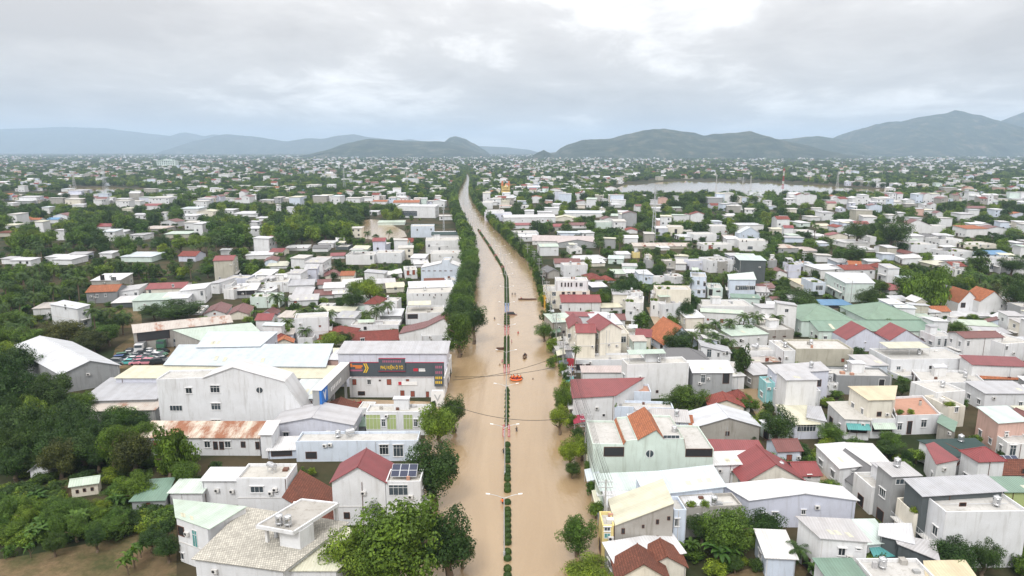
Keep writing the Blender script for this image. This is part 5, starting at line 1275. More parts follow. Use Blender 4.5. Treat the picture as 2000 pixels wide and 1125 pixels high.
plant([(1100, 640), (1080, 470), (2010, 470), (2010, 660)], 110, (3.5, 6.5), (3.5, 6), 'mmdypn', .36, 60, .16)
plant([(985, 470), (985, 390), (2040, 390), (2040, 475)], 300, (8, 13), (7, 11.5), 'ddmmmpy', .36, 40, .34)
plant([(0, 400), (0, 345), (880, 345), (880, 400)], 330, (9, 12), (8, 11), 'dddm', .36, 20, .4)
plant([(930, 400), (930, 345), (2060, 345), (2060, 400)], 330, (9, 12), (8, 11), 'dddm', .36, 20, .4)
FARW = []
for _ in range(420):
    p = at(RT.uniform(1190, 1740), RT.uniform(383, 397)); FARW.append((p.x, p.y, RT.uniform(9, 15), RT.uniform(7, 13))) if not any(inpoly(pix(p)[0], pix(p)[1] + 1, Wp) and pix(p)[1] < 388 for Wp in WATERS) else 0
for _ in range(24000):
    d = math.exp(RT.uniform(math.log(820), math.log(11000))); px = RT.uniform(-100, 2100); x = (px - 1000) / F * d
    qx, qy, _D = pix((x, d, 0))
    if any(inpoly(qx, qy, Wp) for Wp in WATERS) or nearroad(x, d, 4): continue
    s = 1 + .35 * min(1, d / 5000); FARW.append((x, d, RT.uniform(9, 14) * s, RT.uniform(7, 11)))
KEEP = [((136, 944, 192, 968), 972), ((264, 944, 336, 974), 985), ((392, 856, 522, 886), 889), ((60, 905, 98, 936), 939), ((98, 594, 175, 625), 634), ((340, 1012, 392, 1110), 1125)]
def hides(t):
    r = (t['px'] - t['pw'] * .45, t['py'] - t['ph'], t['px'] + t['pw'] * .45, t['py'])
    return any(t['py'] > yb and ov(r, q) > (.03 if yb in (972, 985, 939) else .18) * area(q) for q, yb in KEEP)
TREES[:] = [t for t in TREES if not hides(t)]
TREES.sort(key=lambda t: -t['pw'])
kinds = {'tree': [], 'p': [], 'n': []}
for t in TREES: kinds[t['k'] if t['k'] in 'pn' else 'tree'].append(t)
IND = []
for kk, lim in (('tree', 296), ('p', 150), ('n', 90)):
    for t in kinds[kk][:lim]: t['o'] = make_tree(t); IND.append(t)
    for t in kinds[kk][lim:]: FARW.append((t['x'], t['y'], t['w'], t['h']))
def scatter(name, pts, srcs, label, cat, seed=1):
    """one stuff object: real crown geometry repeated at points by geometry nodes"""
    R = random.Random(seed); me = bpy.data.meshes.new(name); me.from_pydata([(x, y, 0) for x, y, w, h in pts], [], [])
    a = me.attributes.new('size', 'FLOAT_VECTOR', 'POINT'); a.data.foreach_set('vector', [c for x, y, w, h in pts for c in (w / 2, w / 2, h)])
    b = me.attributes.new('turn', 'FLOAT_VECTOR', 'POINT'); b.data.foreach_set('vector', [c for _ in pts for c in (0, 0, R.uniform(0, 6.28))])
    q = me.attributes.new('sort', 'INT', 'POINT'); q.data.foreach_set('value', [R.randrange(len(srcs)) for _ in pts])
    o = bpy.data.objects.new(name, me); COL.objects.link(o)
    ng = bpy.data.node_groups.new(name, 'GeometryNodeTree'); ng.interface.new_socket('Geometry', in_out='INPUT', socket_type='NodeSocketGeometry'); ng.interface.new_socket('Geometry', in_out='OUTPUT', socket_type='NodeSocketGeometry')
    N = ng.nodes; L = ng.links; gi = N.new('NodeGroupInput'); go = N.new('NodeGroupOutput'); jn = N.new('GeometryNodeJoinGeometry')
    def attr(nm, ty):
        x = N.new('GeometryNodeInputNamedAttribute'); x.data_type = ty; x.inputs[0].default_value = nm; return x.outputs[0]
    for i, s in enumerate(srcs):
        oi = N.new('GeometryNodeObjectInfo'); oi.inputs['Object'].default_value = s; oi.transform_space = 'ORIGINAL'; oi.inputs['As Instance'].default_value = False
        cp = N.new('FunctionNodeCompare'); cp.data_type = 'INT'; cp.operation = 'EQUAL'; L.new(attr('sort', 'INT'), cp.inputs[2]); cp.inputs[3].default_value = i
        ip = N.new('GeometryNodeInstanceOnPoints'); L.new(gi.outputs[0], ip.inputs['Points']); L.new(cp.outputs[0], ip.inputs['Selection']); L.new(oi.outputs['Geometry'], ip.inputs['Instance'])
        er = N.new('FunctionNodeEulerToRotation'); L.new(attr('turn', 'FLOAT_VECTOR'), er.inputs[0]); L.new(er.outputs[0], ip.inputs['Rotation']); L.new(attr('size', 'FLOAT_VECTOR'), ip.inputs['Scale']); L.new(ip.outputs[0], jn.inputs[0])
    L.new(jn.outputs[0], go.inputs[0]); md = o.modifiers.new('scatter', 'NODES'); md.node_group = ng
    o['kind'] = 'stuff'; tag(o, label, cat); return o
def crown_of(key):
    for t in IND:
        for c in t['o'].children:
            if c.data in CROWN[key]: return c
srcs = [c for c in (crown_of('ds'), crown_of('ms'), crown_of('d')) if c]
scatter('distant_woods', FARW, [srcs[0], srcs[0], srcs[1], srcs[1], crown_of('ys') or srcs[1]], 'mass of distant dark trees between the far houses', 'woods')
# ground cover in the gardens and groves
SH = []
for poly, n in (([(0, 1070), (0, 960), (340, 960), (345, 1040)], 420), ([(0, 960), (0, 700), (200, 800), (320, 900), (400, 960)], 260), ([(0, 700), (0, 500), (800, 500), (800, 560), (480, 545), (250, 600), (200, 690)], 900), ([(480, 690), (480, 590), (800, 590), (800, 660)], 260),
                ([(1120, 620), (1120, 470), (2040, 470), (2040, 640)], 900), ([(1110, 1125), (1130, 620), (2040, 640), (2040, 1125)], 520), ([(0, 500), (0, 395), (840, 395), (800, 470)], 700), ([(1000, 470), (1000, 395), (2040, 395), (2040, 470)], 700), ([(1320, 700), (1330, 630), (1540, 630), (1540, 670)], 90)):
    xs = [p[0] for p in poly]; ys = [p[1] for p in poly]
    for _ in range(n):
        px, py = RT.uniform(min(xs), max(xs)), RT.uniform(min(ys), max(ys))
        if not inpoly(px, py, poly) or any(inpoly(px, py, Wp) for Wp in WATERS + [[(1435, 755), (1480, 755), (1570, 910), (1520, 910)], [(-40, 1130), (-40, 1098), (180, 1060), (345, 1035), (345, 1190)]]): continue
        p = at(px, py)
        if nearroad(p.x, p.y, 2) or any((V2(p) - c).length < rad * .8 for _r, _d, c, rad in ALLR): continue
        if 115 < px < 215 and 950 < py < 1012 or 250 < px < 345 and 965 < py < 1010: continue
        s = RT.uniform(1.4, 3.6) * (1.6 if p.y > 450 else 1); SH.append((p.x, p.y, s * 1.3, s * .75))
scatter('undergrowth', SH, [c for c in (crown_of('ms'), crown_of('ds'), crown_of('ys')) if c], 'low bushes and undergrowth covering the ground between houses', 'undergrowth', 4)
# ------------------------------------------------------------------ labels for trees and remaining houses
def rel(x, y, b):
    c = b['c']; dx, dy = x - c.x, y - c.y; rd = roadx(c.y)
    if abs(dx) > abs(dy) * .55:
        return 'left of' if dx < 0 else 'right of'
    return 'behind' if dy > 0 else 'in front of'
LMK = [h for h in HOUSES[:NSPEC] if 3 < len(h['label'].split()) <= 12]
def nearest(x, y, maxw=9):
    return min((h for h in LMK if len(h['label'].split()) <= maxw), key=lambda h: (h['c'].x - x) ** 2 + ((h['c'].y - y) * .7) ** 2)
_O = 'first second third fourth fifth sixth seventh eighth ninth tenth eleventh twelfth thirteenth fourteenth fifteenth sixteenth seventeenth eighteenth nineteenth'.split()
_T = {20: 'twent', 30: 'thirt', 40: 'fort', 50: 'fift'}
def ordw(n):
    if n < 20: return _O[n - 1]
    t, u_ = n // 10 * 10, n % 10; return _T[t] + 'ieth' if u_ == 0 else _T[t] + 'y-' + _O[u_ - 1]
ORD = [''] + [ordw(k) + ' ' for k in range(2, 60)]
def label_all(items):
    """items: (obj, description, x, y); same description at the same neighbour are told apart by their order of distance from it"""
    groups = {}
    for o, ds, x, y in items:
        b = nearest(x, y, 16 - 2 - len(ds.split()) - 3); r = rel(x, y, b); groups.setdefault((ds, r, b['label']), []).append((((b['c'].x - x) ** 2 + (b['c'].y - y) ** 2), o, x, y))
    for (ds, r, lb), L in groups.items():
        L.sort(key=lambda q: q[0])
        for k, (d, o, x, y) in enumerate(L):
            pre = '' if len(L) == 1 else 'nearest ' if k == 0 else ORD[min(k, 58)] + 'nearest '
            o['label'] = f'{pre}{ds} {r} {lb}'
def tword(t):
    h = t['h']; s = 'tall ' if h > 9.5 else '' if h > 5 else 'small '
    k = t['k']
    if k == 'p': return s + 'coconut palm'
    if k == 'n': return s + 'banana plant'
    if k == 'c': return 'pointed dark green tree'
    return s + {'d': 'dark green', 'm': 'green', 'y': 'yellow green', 'o': 'olive brown', 'f': 'spreading green', 'l': 'loose'}[k] + ' tree'
ROWL = [t for t in IND if t['k'] not in 'pn' and nearroad(t['x'], t['y'], 4) and t['y'] > 205]
ROWL.sort(key=lambda t: t['y']); rk = {True: 0, False: 0}
for t in ROWL:
    left = t['x'] < roadx(t['y']); side = 'left' if left else 'right'; rk[left] += 1
    t['o']['label'] = f"{ordw(rk[left])} tree from the camera in the dense planted row along the {side} bank"
    t['o']['group'] = 'roadside trees on the ' + side + ' bank'
rest = [t for t in IND if t not in ROWL]
for t in rest: t['o']['group'] = {'p': 'coconut palms among the houses', 'n': 'banana plants in the gardens'}.get(t['k'], 'trees in gardens and groves')
label_all([(t['o'], tword(t), t['x'], t['y']) for t in rest])
for r, ds in PENDING: tag(r['e'], ds, 'house', 'houses of the flooded town')
label_all([(r['e'], ds, r['c'].x, r['c'].y) for r, ds in PENDING])
for ob in COL.objects:
    if ob.get('category') == 'water tank' and str(ob['label']).endswith('on '):
        b = min(HOUSES, key=lambda h: (h['c'].x - ob.location.x) ** 2 + (h['c'].y - ob.location.y) ** 2)
        ob['label'] = ob['label'] + ' '.join(b['e']['label'].split()[:11])
KINDW = (('warehouse', ('warehouse', 'hall', 'factory', 'workshop', 'barn')), ('shed', ('shed', 'sheds', 'lean', 'carport', 'stall', 'stalls', 'porch', 'hut')), ('roofed annex', ('annex', 'wing', 'roof', 'roofs', 'canopy', 'terrace', 'block', 'wall')), ('house', ('house',)))
for h in HOUSES:
    ws = h['e']['label'].split(); best = 'house'
    for w in ws:
        m_ = [k for k, v in KINDW if w in v]
        if m_: best = m_[0]; break
    if h['e']['label'].find('market') >= 0 and best == 'warehouse': best = 'market hall'
    h['e']['category'] = best; h['e'].name = best.replace(' ', '_') + ('_building' if best == 'warehouse' else '')
    h['e']['group'] = {'house': 'houses', 'warehouse': 'warehouses and halls', 'shed': 'sheds and lean-tos', 'roofed annex': 'annexes and side blocks', 'market hall': 'market halls'}[best] + ' of the flooded town'
# ------------------------------------------------------------------ car shop fascia, signs
M_SIGN = plain('sign_dark_grey', (.075, .09, .105), .5); M_YEL = plain('sign_yellow', (.75, .50, .04), .5); M_PNK = plain('sign_pink', (.40, .13, .20), .5); M_ORG = plain('sign_orange', (.72, .22, .05), .5)
M_SRED = plain('sign_red', (.45, .03, .05), .5); M_SBLU = plain('sign_blue', (.03, .16, .50), .5); M_SWH = plain('sign_white', (.8, .8, .8), .5); M_DRED = plain('sign_dark_red', (.30, .03, .06), .5)
def text(name, body, mat, parent, o, c, u, n, width, height, ext=.03):
    cu = bpy.data.curves.new(name, 'FONT'); cu.body = body; cu.extrude = ext; cu.offset = .012; cu.align_x = 'CENTER'; cu.align_y = 'CENTER'
    t = bpy.data.objects.new(name, cu); COL.objects.link(t); dg = bpy.context.evaluated_depsgraph_get(); me = bpy.data.meshes.new_from_object(t.evaluated_get(dg)); bpy.data.objects.remove(t)
    vs = [v.co for v in me.vertices]; x0, x1 = min(v.x for v in vs), max(v.x for v in vs); y0, y1 = min(v.y for v in vs), max(v.y for v in vs)
    z = Vector((0, 0, 1)); cx, cy = (x0 + x1) / 2, (y0 + y1) / 2; sx, sy = width / (x1 - x0), height / (y1 - y0)
    for v in me.vertices:
        p = Vector(c) + u * ((v.co.x - cx) * sx) + z * ((v.co.y - cy) * sy) + n * (v.co.z + ext + .01); v.co = p - o
    me.materials.clear(); me.materials.append(mat); me.update(); ob = bpy.data.objects.new(name, me); COL.objects.link(ob); ob.parent = parent; return ob
shop = next(h for h in HOUSES if h['label'].startswith('white shop building with dark'))
Yw = shop['A'].y - .05; nF = Vector((0, -1, 0)); uF = Vector((1, 0, 0))
def wp(px, py, off=.0): p = plane_pt(px, py, (0, Yw - off), (0, -1)); return p
def panel(g, x0, y0, x1, y1, off, th, m=0):
    a, b = wp(x0, y1, off), wp(x1, y0, off); g.box(Vector((a.x, Yw - off, a.z)), Vector((b.x - a.x, 0, 0)), Vector((0, th, 0)), Vector((0, 0, b.z - a.z)), m)
oo = wp(780, 722); e = empty('shop_sign', oo, 'long dark grey fascia sign reading PHỤ KIỆN Ô TÔ above white shop wall', 'shop sign')
g = MB(); panel(g, 682, 708.5, 867, 735.5, .35, .3); panel(g, 740, 700.5, 791, 725, .62, .24); g.build('board', M_SIGN, e, oo)
g = MB(); panel(g, 739.3, 699.8, 791.6, 701, .66, .3); panel(g, 739.3, 724.6, 791.6, 725.8, .66, .3); panel(g, 682, 707.6, 739, 708.6, .4, .3); panel(g, 792, 707.8, 867, 708.8, .4, .3); g.build('board_trim', M_DRED, e, oo)
c = wp(765.5, 717.5, .62); text('lettering', 'PHỤ KIỆN Ô TÔ', M_YEL, e, oo, c, uF, nF, (wp(787.5, 717, .62) - wp(743.5, 717, .62)).x, (wp(765, 712, .62) - wp(765, 722.5, .62)).z)
g = MB()
for k in range(11): panel(g, 747 + k * 3.4, 704, 748.9 + k * 3.4, 708, .66, .03)
g.build('pink_lettering', M_PNK, e, oo)
g = MB(); panel(g, 684, 710.5, 687.5, 717, .39, .03); panel(g, 688.5, 713.5, 708, 716.6, .39, .03); panel(g, 694, 717.2, 706, 719.8, .39, .03)
g.build('orange_emblem', M_ORG, e, oo)
g = MB(); panel(g, 684, 722, 708, 725, .39, .03); g.build('pink_line', M_PNK, e, oo)
g = MB()
for k in (0, 4):
    for s in (0, 1):
        a = wp(709.5 + k, 710 if s == 0 else 728, .38); b = wp(714 + k, 719, .38); g.box(a, b - a, Vector((.28, 0, 0)), nF * .04)
g.build('chevron', M_YEL, e, oo)
g = MB(); panel(g, 807.5, 719.5, 816.5, 725, .39, .03); g.build('red_badge', M_SRED, e, oo)
g = MB(); panel(g, 818, 720, 830, 722, .39, .03); panel(g, 818, 723, 830.5, 725.5, .39, .03); g.build('white_badge', M_SWH, e, oo)
oo = wp(858, 735); e = empty('vertical_sign', oo, 'tall dark vertical sign with pink and yellow lines at shop corner', 'shop sign')
g = MB(); panel(g, 848.5, 711.5, 865.5, 755, .72, .24); g.build('board', M_SIGN, e, oo)
for i, (y, m) in enumerate(((714, M_PNK), (724.5, M_PNK), (735, M_YEL), (744, M_YEL))):
    g = MB()
    for k in range(4): panel(g, 850.6 + k * 3.5, y + .6, 852.6 + k * 3.5, y + 5.6, .76, .03)
    g.build('lettering', m, e, oo)
oo = wp(796, 748); e = empty('banner', oo, 'white banner with red mark hung on white shop wall', 'banner')
g = MB(); panel(g, 777, 745, 815, 752.5, .12, .04); g.build('cloth', M_SWH, e, oo)
g = MB(); panel(g, 778, 745.6, 784, 752, .15, .02); g.build('red_mark', M_SRED, e, oo)
# blue and grey side fascia running towards the camera
P0, P1 = at(627.5, 762.5, 9.1), at(682, 708.5, 9.1); P1.y = min(P1.y, Yw - .4); du = (P1 - P0); Lf = du.length; du.normalize(); dn = Vector((du.y, -du.x, 0)); e = empty('fascia_sign', P0, 'long grey side fascia with blue panel and white V emblem', 'shop sign')
g = MB(); g.box(P0 + Vector((0, 0, -3.6)) + du * (Lf * .2), du * Lf * .8, -dn * .5, (0, 0, 3.6)); g.box(P0 - dn * 2.0 + Vector((0, 0, -3.6)), dn * 1.48, du * Lf * .97, (0, 0, 3.55)); g.build('board', WM['G'], e, P0)
g = MB(); g.box(P0 + Vector((0, 0, -3.6)), du * Lf * .198, -dn * .5, (0, 0, 3.6)); g.build('blue_panel', M_SBLU, e, P0)
g = MB(); g.box(P0 - dn * 2.1 + Vector((0, 0, .02)) - du * .2, dn * 2.2, du * (Lf + .1), (0, 0, .12)); g.build('coping', M_SWH, e, P0)
text('emblem', 'V', M_SWH, e, P0, P0 + du * Lf * .10 + Vector((0, 0, -1.8)), du, dn, Lf * .09, 2.1)
tx = MB()
for k in range(7): tx.box(P0 + du * (Lf * (.30 + k * .055)) + Vector((0, 0, -2.4)) + dn * .02, du * Lf * .03, dn * .05, (0, 0, .9))
tx.build('white_lettering', M_SWH, e, P0)
g = MB()
for k in (.05, .5, .95): g.box(P0 - dn * 1.2 + du * Lf * k + Vector((0, 0, -9.3)), du * .5, dn * .5, (0, 0, 5.7))
g.build('support_column', WM['G'], e, P0)
pt = at(855, 795); e = empty('totem_sign', pt, 'white rounded totem sign with V emblem beside the flooded yard', 'sign')
g = MB(); pr = [(-1.55, 0), (1.55, 0), (1.55, 3.6), (1.25, 4.1), (-1.25, 4.1), (-1.55, 3.6)]
g.q([pt + Vector((x, 0, z)) for x, z in pr]); g.q([pt + Vector((x, .6, z)) for x, z in pr[::-1]])
for (a, b), (c_, d_) in zip(pr, pr[1:] + pr[:1]): g.q([pt + Vector((c_, 0, d_)), pt + Vector((a, 0, b)), pt + Vector((a, .6, b)), pt + Vector((c_, .6, d_))])
g.build('board', M_SWH, e, pt); text('emblem', 'V', M_PO, e, pt, pt + Vector((0, 0, 2.3)), uF, nF, 1.7, 1.7)
pt = at(1706, 597); e = empty('restaurant_sign', pt, 'dark red sign board with white script lettering near market', 'sign'); D_ = pix(pt)[2] / F
g = MB(); g.box(pt + Vector((-15 * D_, 0, 14 * D_)), Vector((30 * D_, 0, 0)), Vector((0, 1, 0)), Vector((0, 0, 10.5 * D_))); g.build('board', M_DRED, e, pt)
g = MB(); g.box(pt + Vector((-10 * D_, .1, 11 * D_)), Vector((25 * D_, 0, 0)), Vector((0, 1, 0)), Vector((0, 0, 2.6 * D_))); g.build('lower_band', M_ORG, e, pt)
g = MB(); g.box(pt + Vector((2 * D_, .2, 0)), Vector((8 * D_, 0, 0)), Vector((0, 1.5, 0)), Vector((0, 0, 11 * D_))); g.build('pillar', WM['P'], e, pt)
text('lettering', 'Windorf', M_SWH, e, pt, pt + Vector((0, 0, 19.6 * D_)), uF, nF, 25 * D_, 6 * D_)
pt = at(666, 478); D_ = pix(pt)[2] / F; e = empty('billboard', pt, 'white billboard with dark emblem standing over a green shed', 'billboard')
g = MB(); g.box(pt + Vector((-9 * D_, -1.2, 3 * D_)), Vector((18 * D_, 0, 0)), Vector((0, .6, 0)), Vector((0, 0, 11.5 * D_))); g.build('board', M_SWH, e, pt)
g = MB(); g.box(pt + Vector((-5 * D_, -1.25, 5 * D_)), Vector((10 * D_, 0, 0)), Vector((0, .1, 0)), Vector((0, 0, 2 * D_))); g.box(pt + Vector((-4 * D_, -1.25, 9 * D_)), Vector((8 * D_, 0, 0)), Vector((0, .1, 0)), Vector((0, 0, 2.4 * D_))); g.build('emblem', M_SIGN, e, pt)
g = MB()
for s in (-6, 6): g.cyl(pt + Vector((s * D_, -.9, 0)), pt + Vector((s * D_, -.9, 4 * D_)), .2, .2, 6)
g.build('post', M_PO, e, pt)
pt = at(1126, 725); e = empty('red_sign', pt, 'red upright sign over blue panel on the road bank', 'sign'); D_ = pix(pt)[2] / F
g = MB(); g.box(pt + Vector((-19 * D_ , 0, 7 * D_)), Vector((14 * D_, 0, 0)), Vector((0, .4, 0)), Vector((0, 0, 18 * D_))); g.build('red_panel', M_SRED, e, pt)
g = MB(); g.box(pt + Vector((-19 * D_, 0, -4 * D_)), Vector((14 * D_, 0, 0)), Vector((0, .4, 0)), Vector((0, 0, 10.6 * D_))); g.build('blue_panel', M_SBLU, e, pt)
# pavilion on the tiled terrace, with two upright tanks on its slab
ter = HOUSES[0]; zt = ter['h'] - .0; zs = zt + 3.0
q = [at(500, 1028, zs), at(573, 1041, zs), at(662, 984, zs), at(589, 976, zs)]; o = (q[0] + q[2]) / 2; o.z = zt; e = ter['e']; eo = ter['o']
g = MB(); g.slab(q, .28); g.build('pavilion_slab', WM['K'], e, eo)
g = MB()
for k in range(4):
    a, b = q[k], q[(k + 1) % 4]; d = (b - a).normalized(); nn = Vector((-d.y, d.x, 0)); g.box(a + Vector((0, 0, -.3)) - nn * .06, b - a, nn * .22, (0, 0, .5))
g.build('pavilion_rim', WM['W'], e, eo)
bx0 = at(548, 1073, zt - .5); g = MB(); U = (q[1] - q[0]).normalized(); Vv = (q[3] - q[0]).normalized(); g.box(bx0, U * 3.2, Vv * 2.6, (0, 0, 3.2)); g.build('stair_box', WM['W'], e, eo)
g = MB()
for (x, y) in ((519, 1066), (536, 1057), (654, 1023)): g = MB(); g.box(at(x, y, zt - .5), U * .38, Vv * .38, (0, 0, 3.25)); g.build('pavilion_column', WM['W'], e, eo)
for (x, y), lb in (((546, 1026), 'left one of two upright steel tanks on the pavilion slab'), ((563, 1028), 'right one of two upright steel tanks on the pavilion slab')):
    tank(at(x, y, zs), 0, lb, True)
# ------------------------------------------------------------------ median: lamps, clipped shrubs, banner signs
def lamp_proto():
    o = empty('street_lamp', (0, 0, 0)); g = MB(); g.cyl((0, 0, -.3), (0, 0, 9.6), .11, .07, 8); g.cyl((0, 0, -.3), (0, 0, .8), .17, .17, 8); g.build('pole', M_PO, o)
    for s in (-1, 1):
        g = MB(); g.cyl((0, 0, 9.5), (s * 1.1, 0, 9.95), .045, .04, 6); g.cyl((s * 1.1, 0, 9.95), (s * 2.2, 0, 10.2), .04, .035, 6); a = g.build('arm', M_PO, o)
        g = MB(); g.box((s * 2.1, -.12, 10.13), (s * .6, 0, .08), (0, .24, 0), (0, 0, .10)); g.build('lamp_head', M_SWH, a)
    return o
lp = lamp_proto(); ds = [92.8, 119, 141.5, 167, 193, 223, 250, 277, 304, 331] + [360 + 32 * k for k in range(16)]
for i, d in enumerate(ds):
    ob = lp if i == 0 else copy_tree(lp, (0, 0, 0)); ob.location = (roadx(d) - (.25 if d < 130 else 0), d, 0)
    tag(ob, ordw(i + 1) + ' two-armed street lamp from the camera on the road median', 'street lamp', 'double armed street lamps on the median')
def ball_mesh(cone, seed):
    R = random.Random(seed); g = MB()
    pr = [(.72, -.1), (.9, .25), (.93, .65), (.82, 1.0), (.52, 1.26), (.2, 1.36), (0, 1.37)] if not cone else [(.8, -.1), (.84, .3), (.62, .85), (.36, 1.4), (.12, 1.85), (0, 1.95)]
    g.lathe((0, 0, 0), pr, 18); me = g.mesh('shrub', [LEAF['d']], uv=False)
    # leaf tufts over the clipped body
    vs = [tuple(v.co) for v in me.vertices]; fs = [tuple(p.vertices) for p in me.polygons]
    for _ in range(900):
        k = R.randrange(len(pr) - 1); t = R.random(); r = pr[k][0] + (pr[k + 1][0] - pr[k][0]) * t; z = pr[k][1] + (pr[k + 1][1] - pr[k][1]) * t; a = R.uniform(0, 6.28)
        c = Vector((r * cos(a), r * sin(a), z)) * R.uniform(.98, 1.05); n = Vector((cos(a), sin(a), .4 + z * .3)) + Vector((R.uniform(-.6, .6), R.uniform(-.6, .6), R.uniform(-.4, .6))); n.normalize(); u = n.orthogonal().normalized(); w = n.cross(u); s = R.uniform(.05, .10); i = len(vs)
        vs += [tuple(c - u * s), tuple(c - w * s * .6), tuple(c + u * s), tuple(c + w * s * .6)]; fs.append((i, i + 1, i + 2, i + 3))
    me = bpy.data.meshes.new('shrub'); me.from_pydata(vs, [], fs); me.materials.append(LEAF['d']); me.update(); return me
BALL = [ball_mesh(False, k) for k in range(2)]; CONE = [ball_mesh(True, k) for k in range(2)]
def shrub(x, d, cone, s):
    o = link('clipped_shrub', RT.choice(CONE if cone else BALL), None, (x, d, 0), (s, s, s * RT.uniform(.9, 1.05)), (0, 0, RT.uniform(0, 6)))
    nl = sum(1 for q in ds if q <= d); wh = 'before the first street lamp' if nl == 0 else 'between the %s and %s street lamps' % (ordw(nl), ordw(nl + 1))
    if cone: tag(o, 'pointed clipped shrub on the flooded median ' + wh, 'shrub', 'pointed shrubs on the median')
    else: tag(o, 'round clipped shrub on the flooded median ' + wh, 'shrub', 'round shrubs on the median')
d = 86.0
while d < 133:
    if not (109.5 < d < 111): shrub(roadx(d) + .25, d, False, RT.uniform(.62, .70))
    d += 1.62 if RT.random() < .86 else 2.6
for k in range(9): shrub(roadx(143) + .1, 142 + k * 2.8, True, RT.uniform(.62, .8))
d = 184
while d < 216: shrub(roadx(d) - .5, d, True, .5); shrub(roadx(d) + .55, d + .5, True, .5); d += 1.7
d = 229
while d < 247: shrub(roadx(d) - .5, d, False, .55); shrub(roadx(d) + .55, d, False, .55); d += 3.4
d = 262
while d < 332: shrub(roadx(d) - .5, d, True, .6); shrub(roadx(d) + .55, d + .5, True, .6); d += 2.4
while d < 520: shrub(roadx(d), d, False, .8); d += 2.6
def banner_proto(col):
    o = empty('median_banner', (0, 0, 0)); g = MB(); g.bx(-.23, .23, -.03, .03, .25, 1.9); g.build('panel', col, o)
    g = MB()
    for k in range(5): g.bx(-.13, .13, -.045, -.032, .4 + k * .29, .55 + k * .29)
    g.build('marks', M_SWH if col is M_SRED else M_SWH, o); g = MB(); g.cyl((0, 0.06, -.2), (0, .06, 1.95), .035, .035, 6); g.build('post', M_PO, o); return o
br, bb = banner_proto(M_SRED), banner_proto(M_SBLU); u1 = u2 = False; n = 0
for d, col in [(136, 0), (138.5, 0), (178, 0), (181, 0), (218, 0), (221, 0), (224, 0), (250, 1), (254, 1), (258, 1)] + [(345 + 40 * k, 0) for k in range(5)]:
    for s in (-.52, .56):
        n += 1; p = bb if col else br
        if col and not u2: ob = p; u2 = True
        elif not col and not u1: ob = p; u1 = True
        else: ob = copy_tree(p, (0, 0, 0))
        ob.location = (roadx(d) + s, d, 0); tag(ob, ('blue' if col else 'red') + ' upright panel in the paired rows along the flooded road median', 'banner sign', ('blue' if col else 'red') + ' panels on the median')
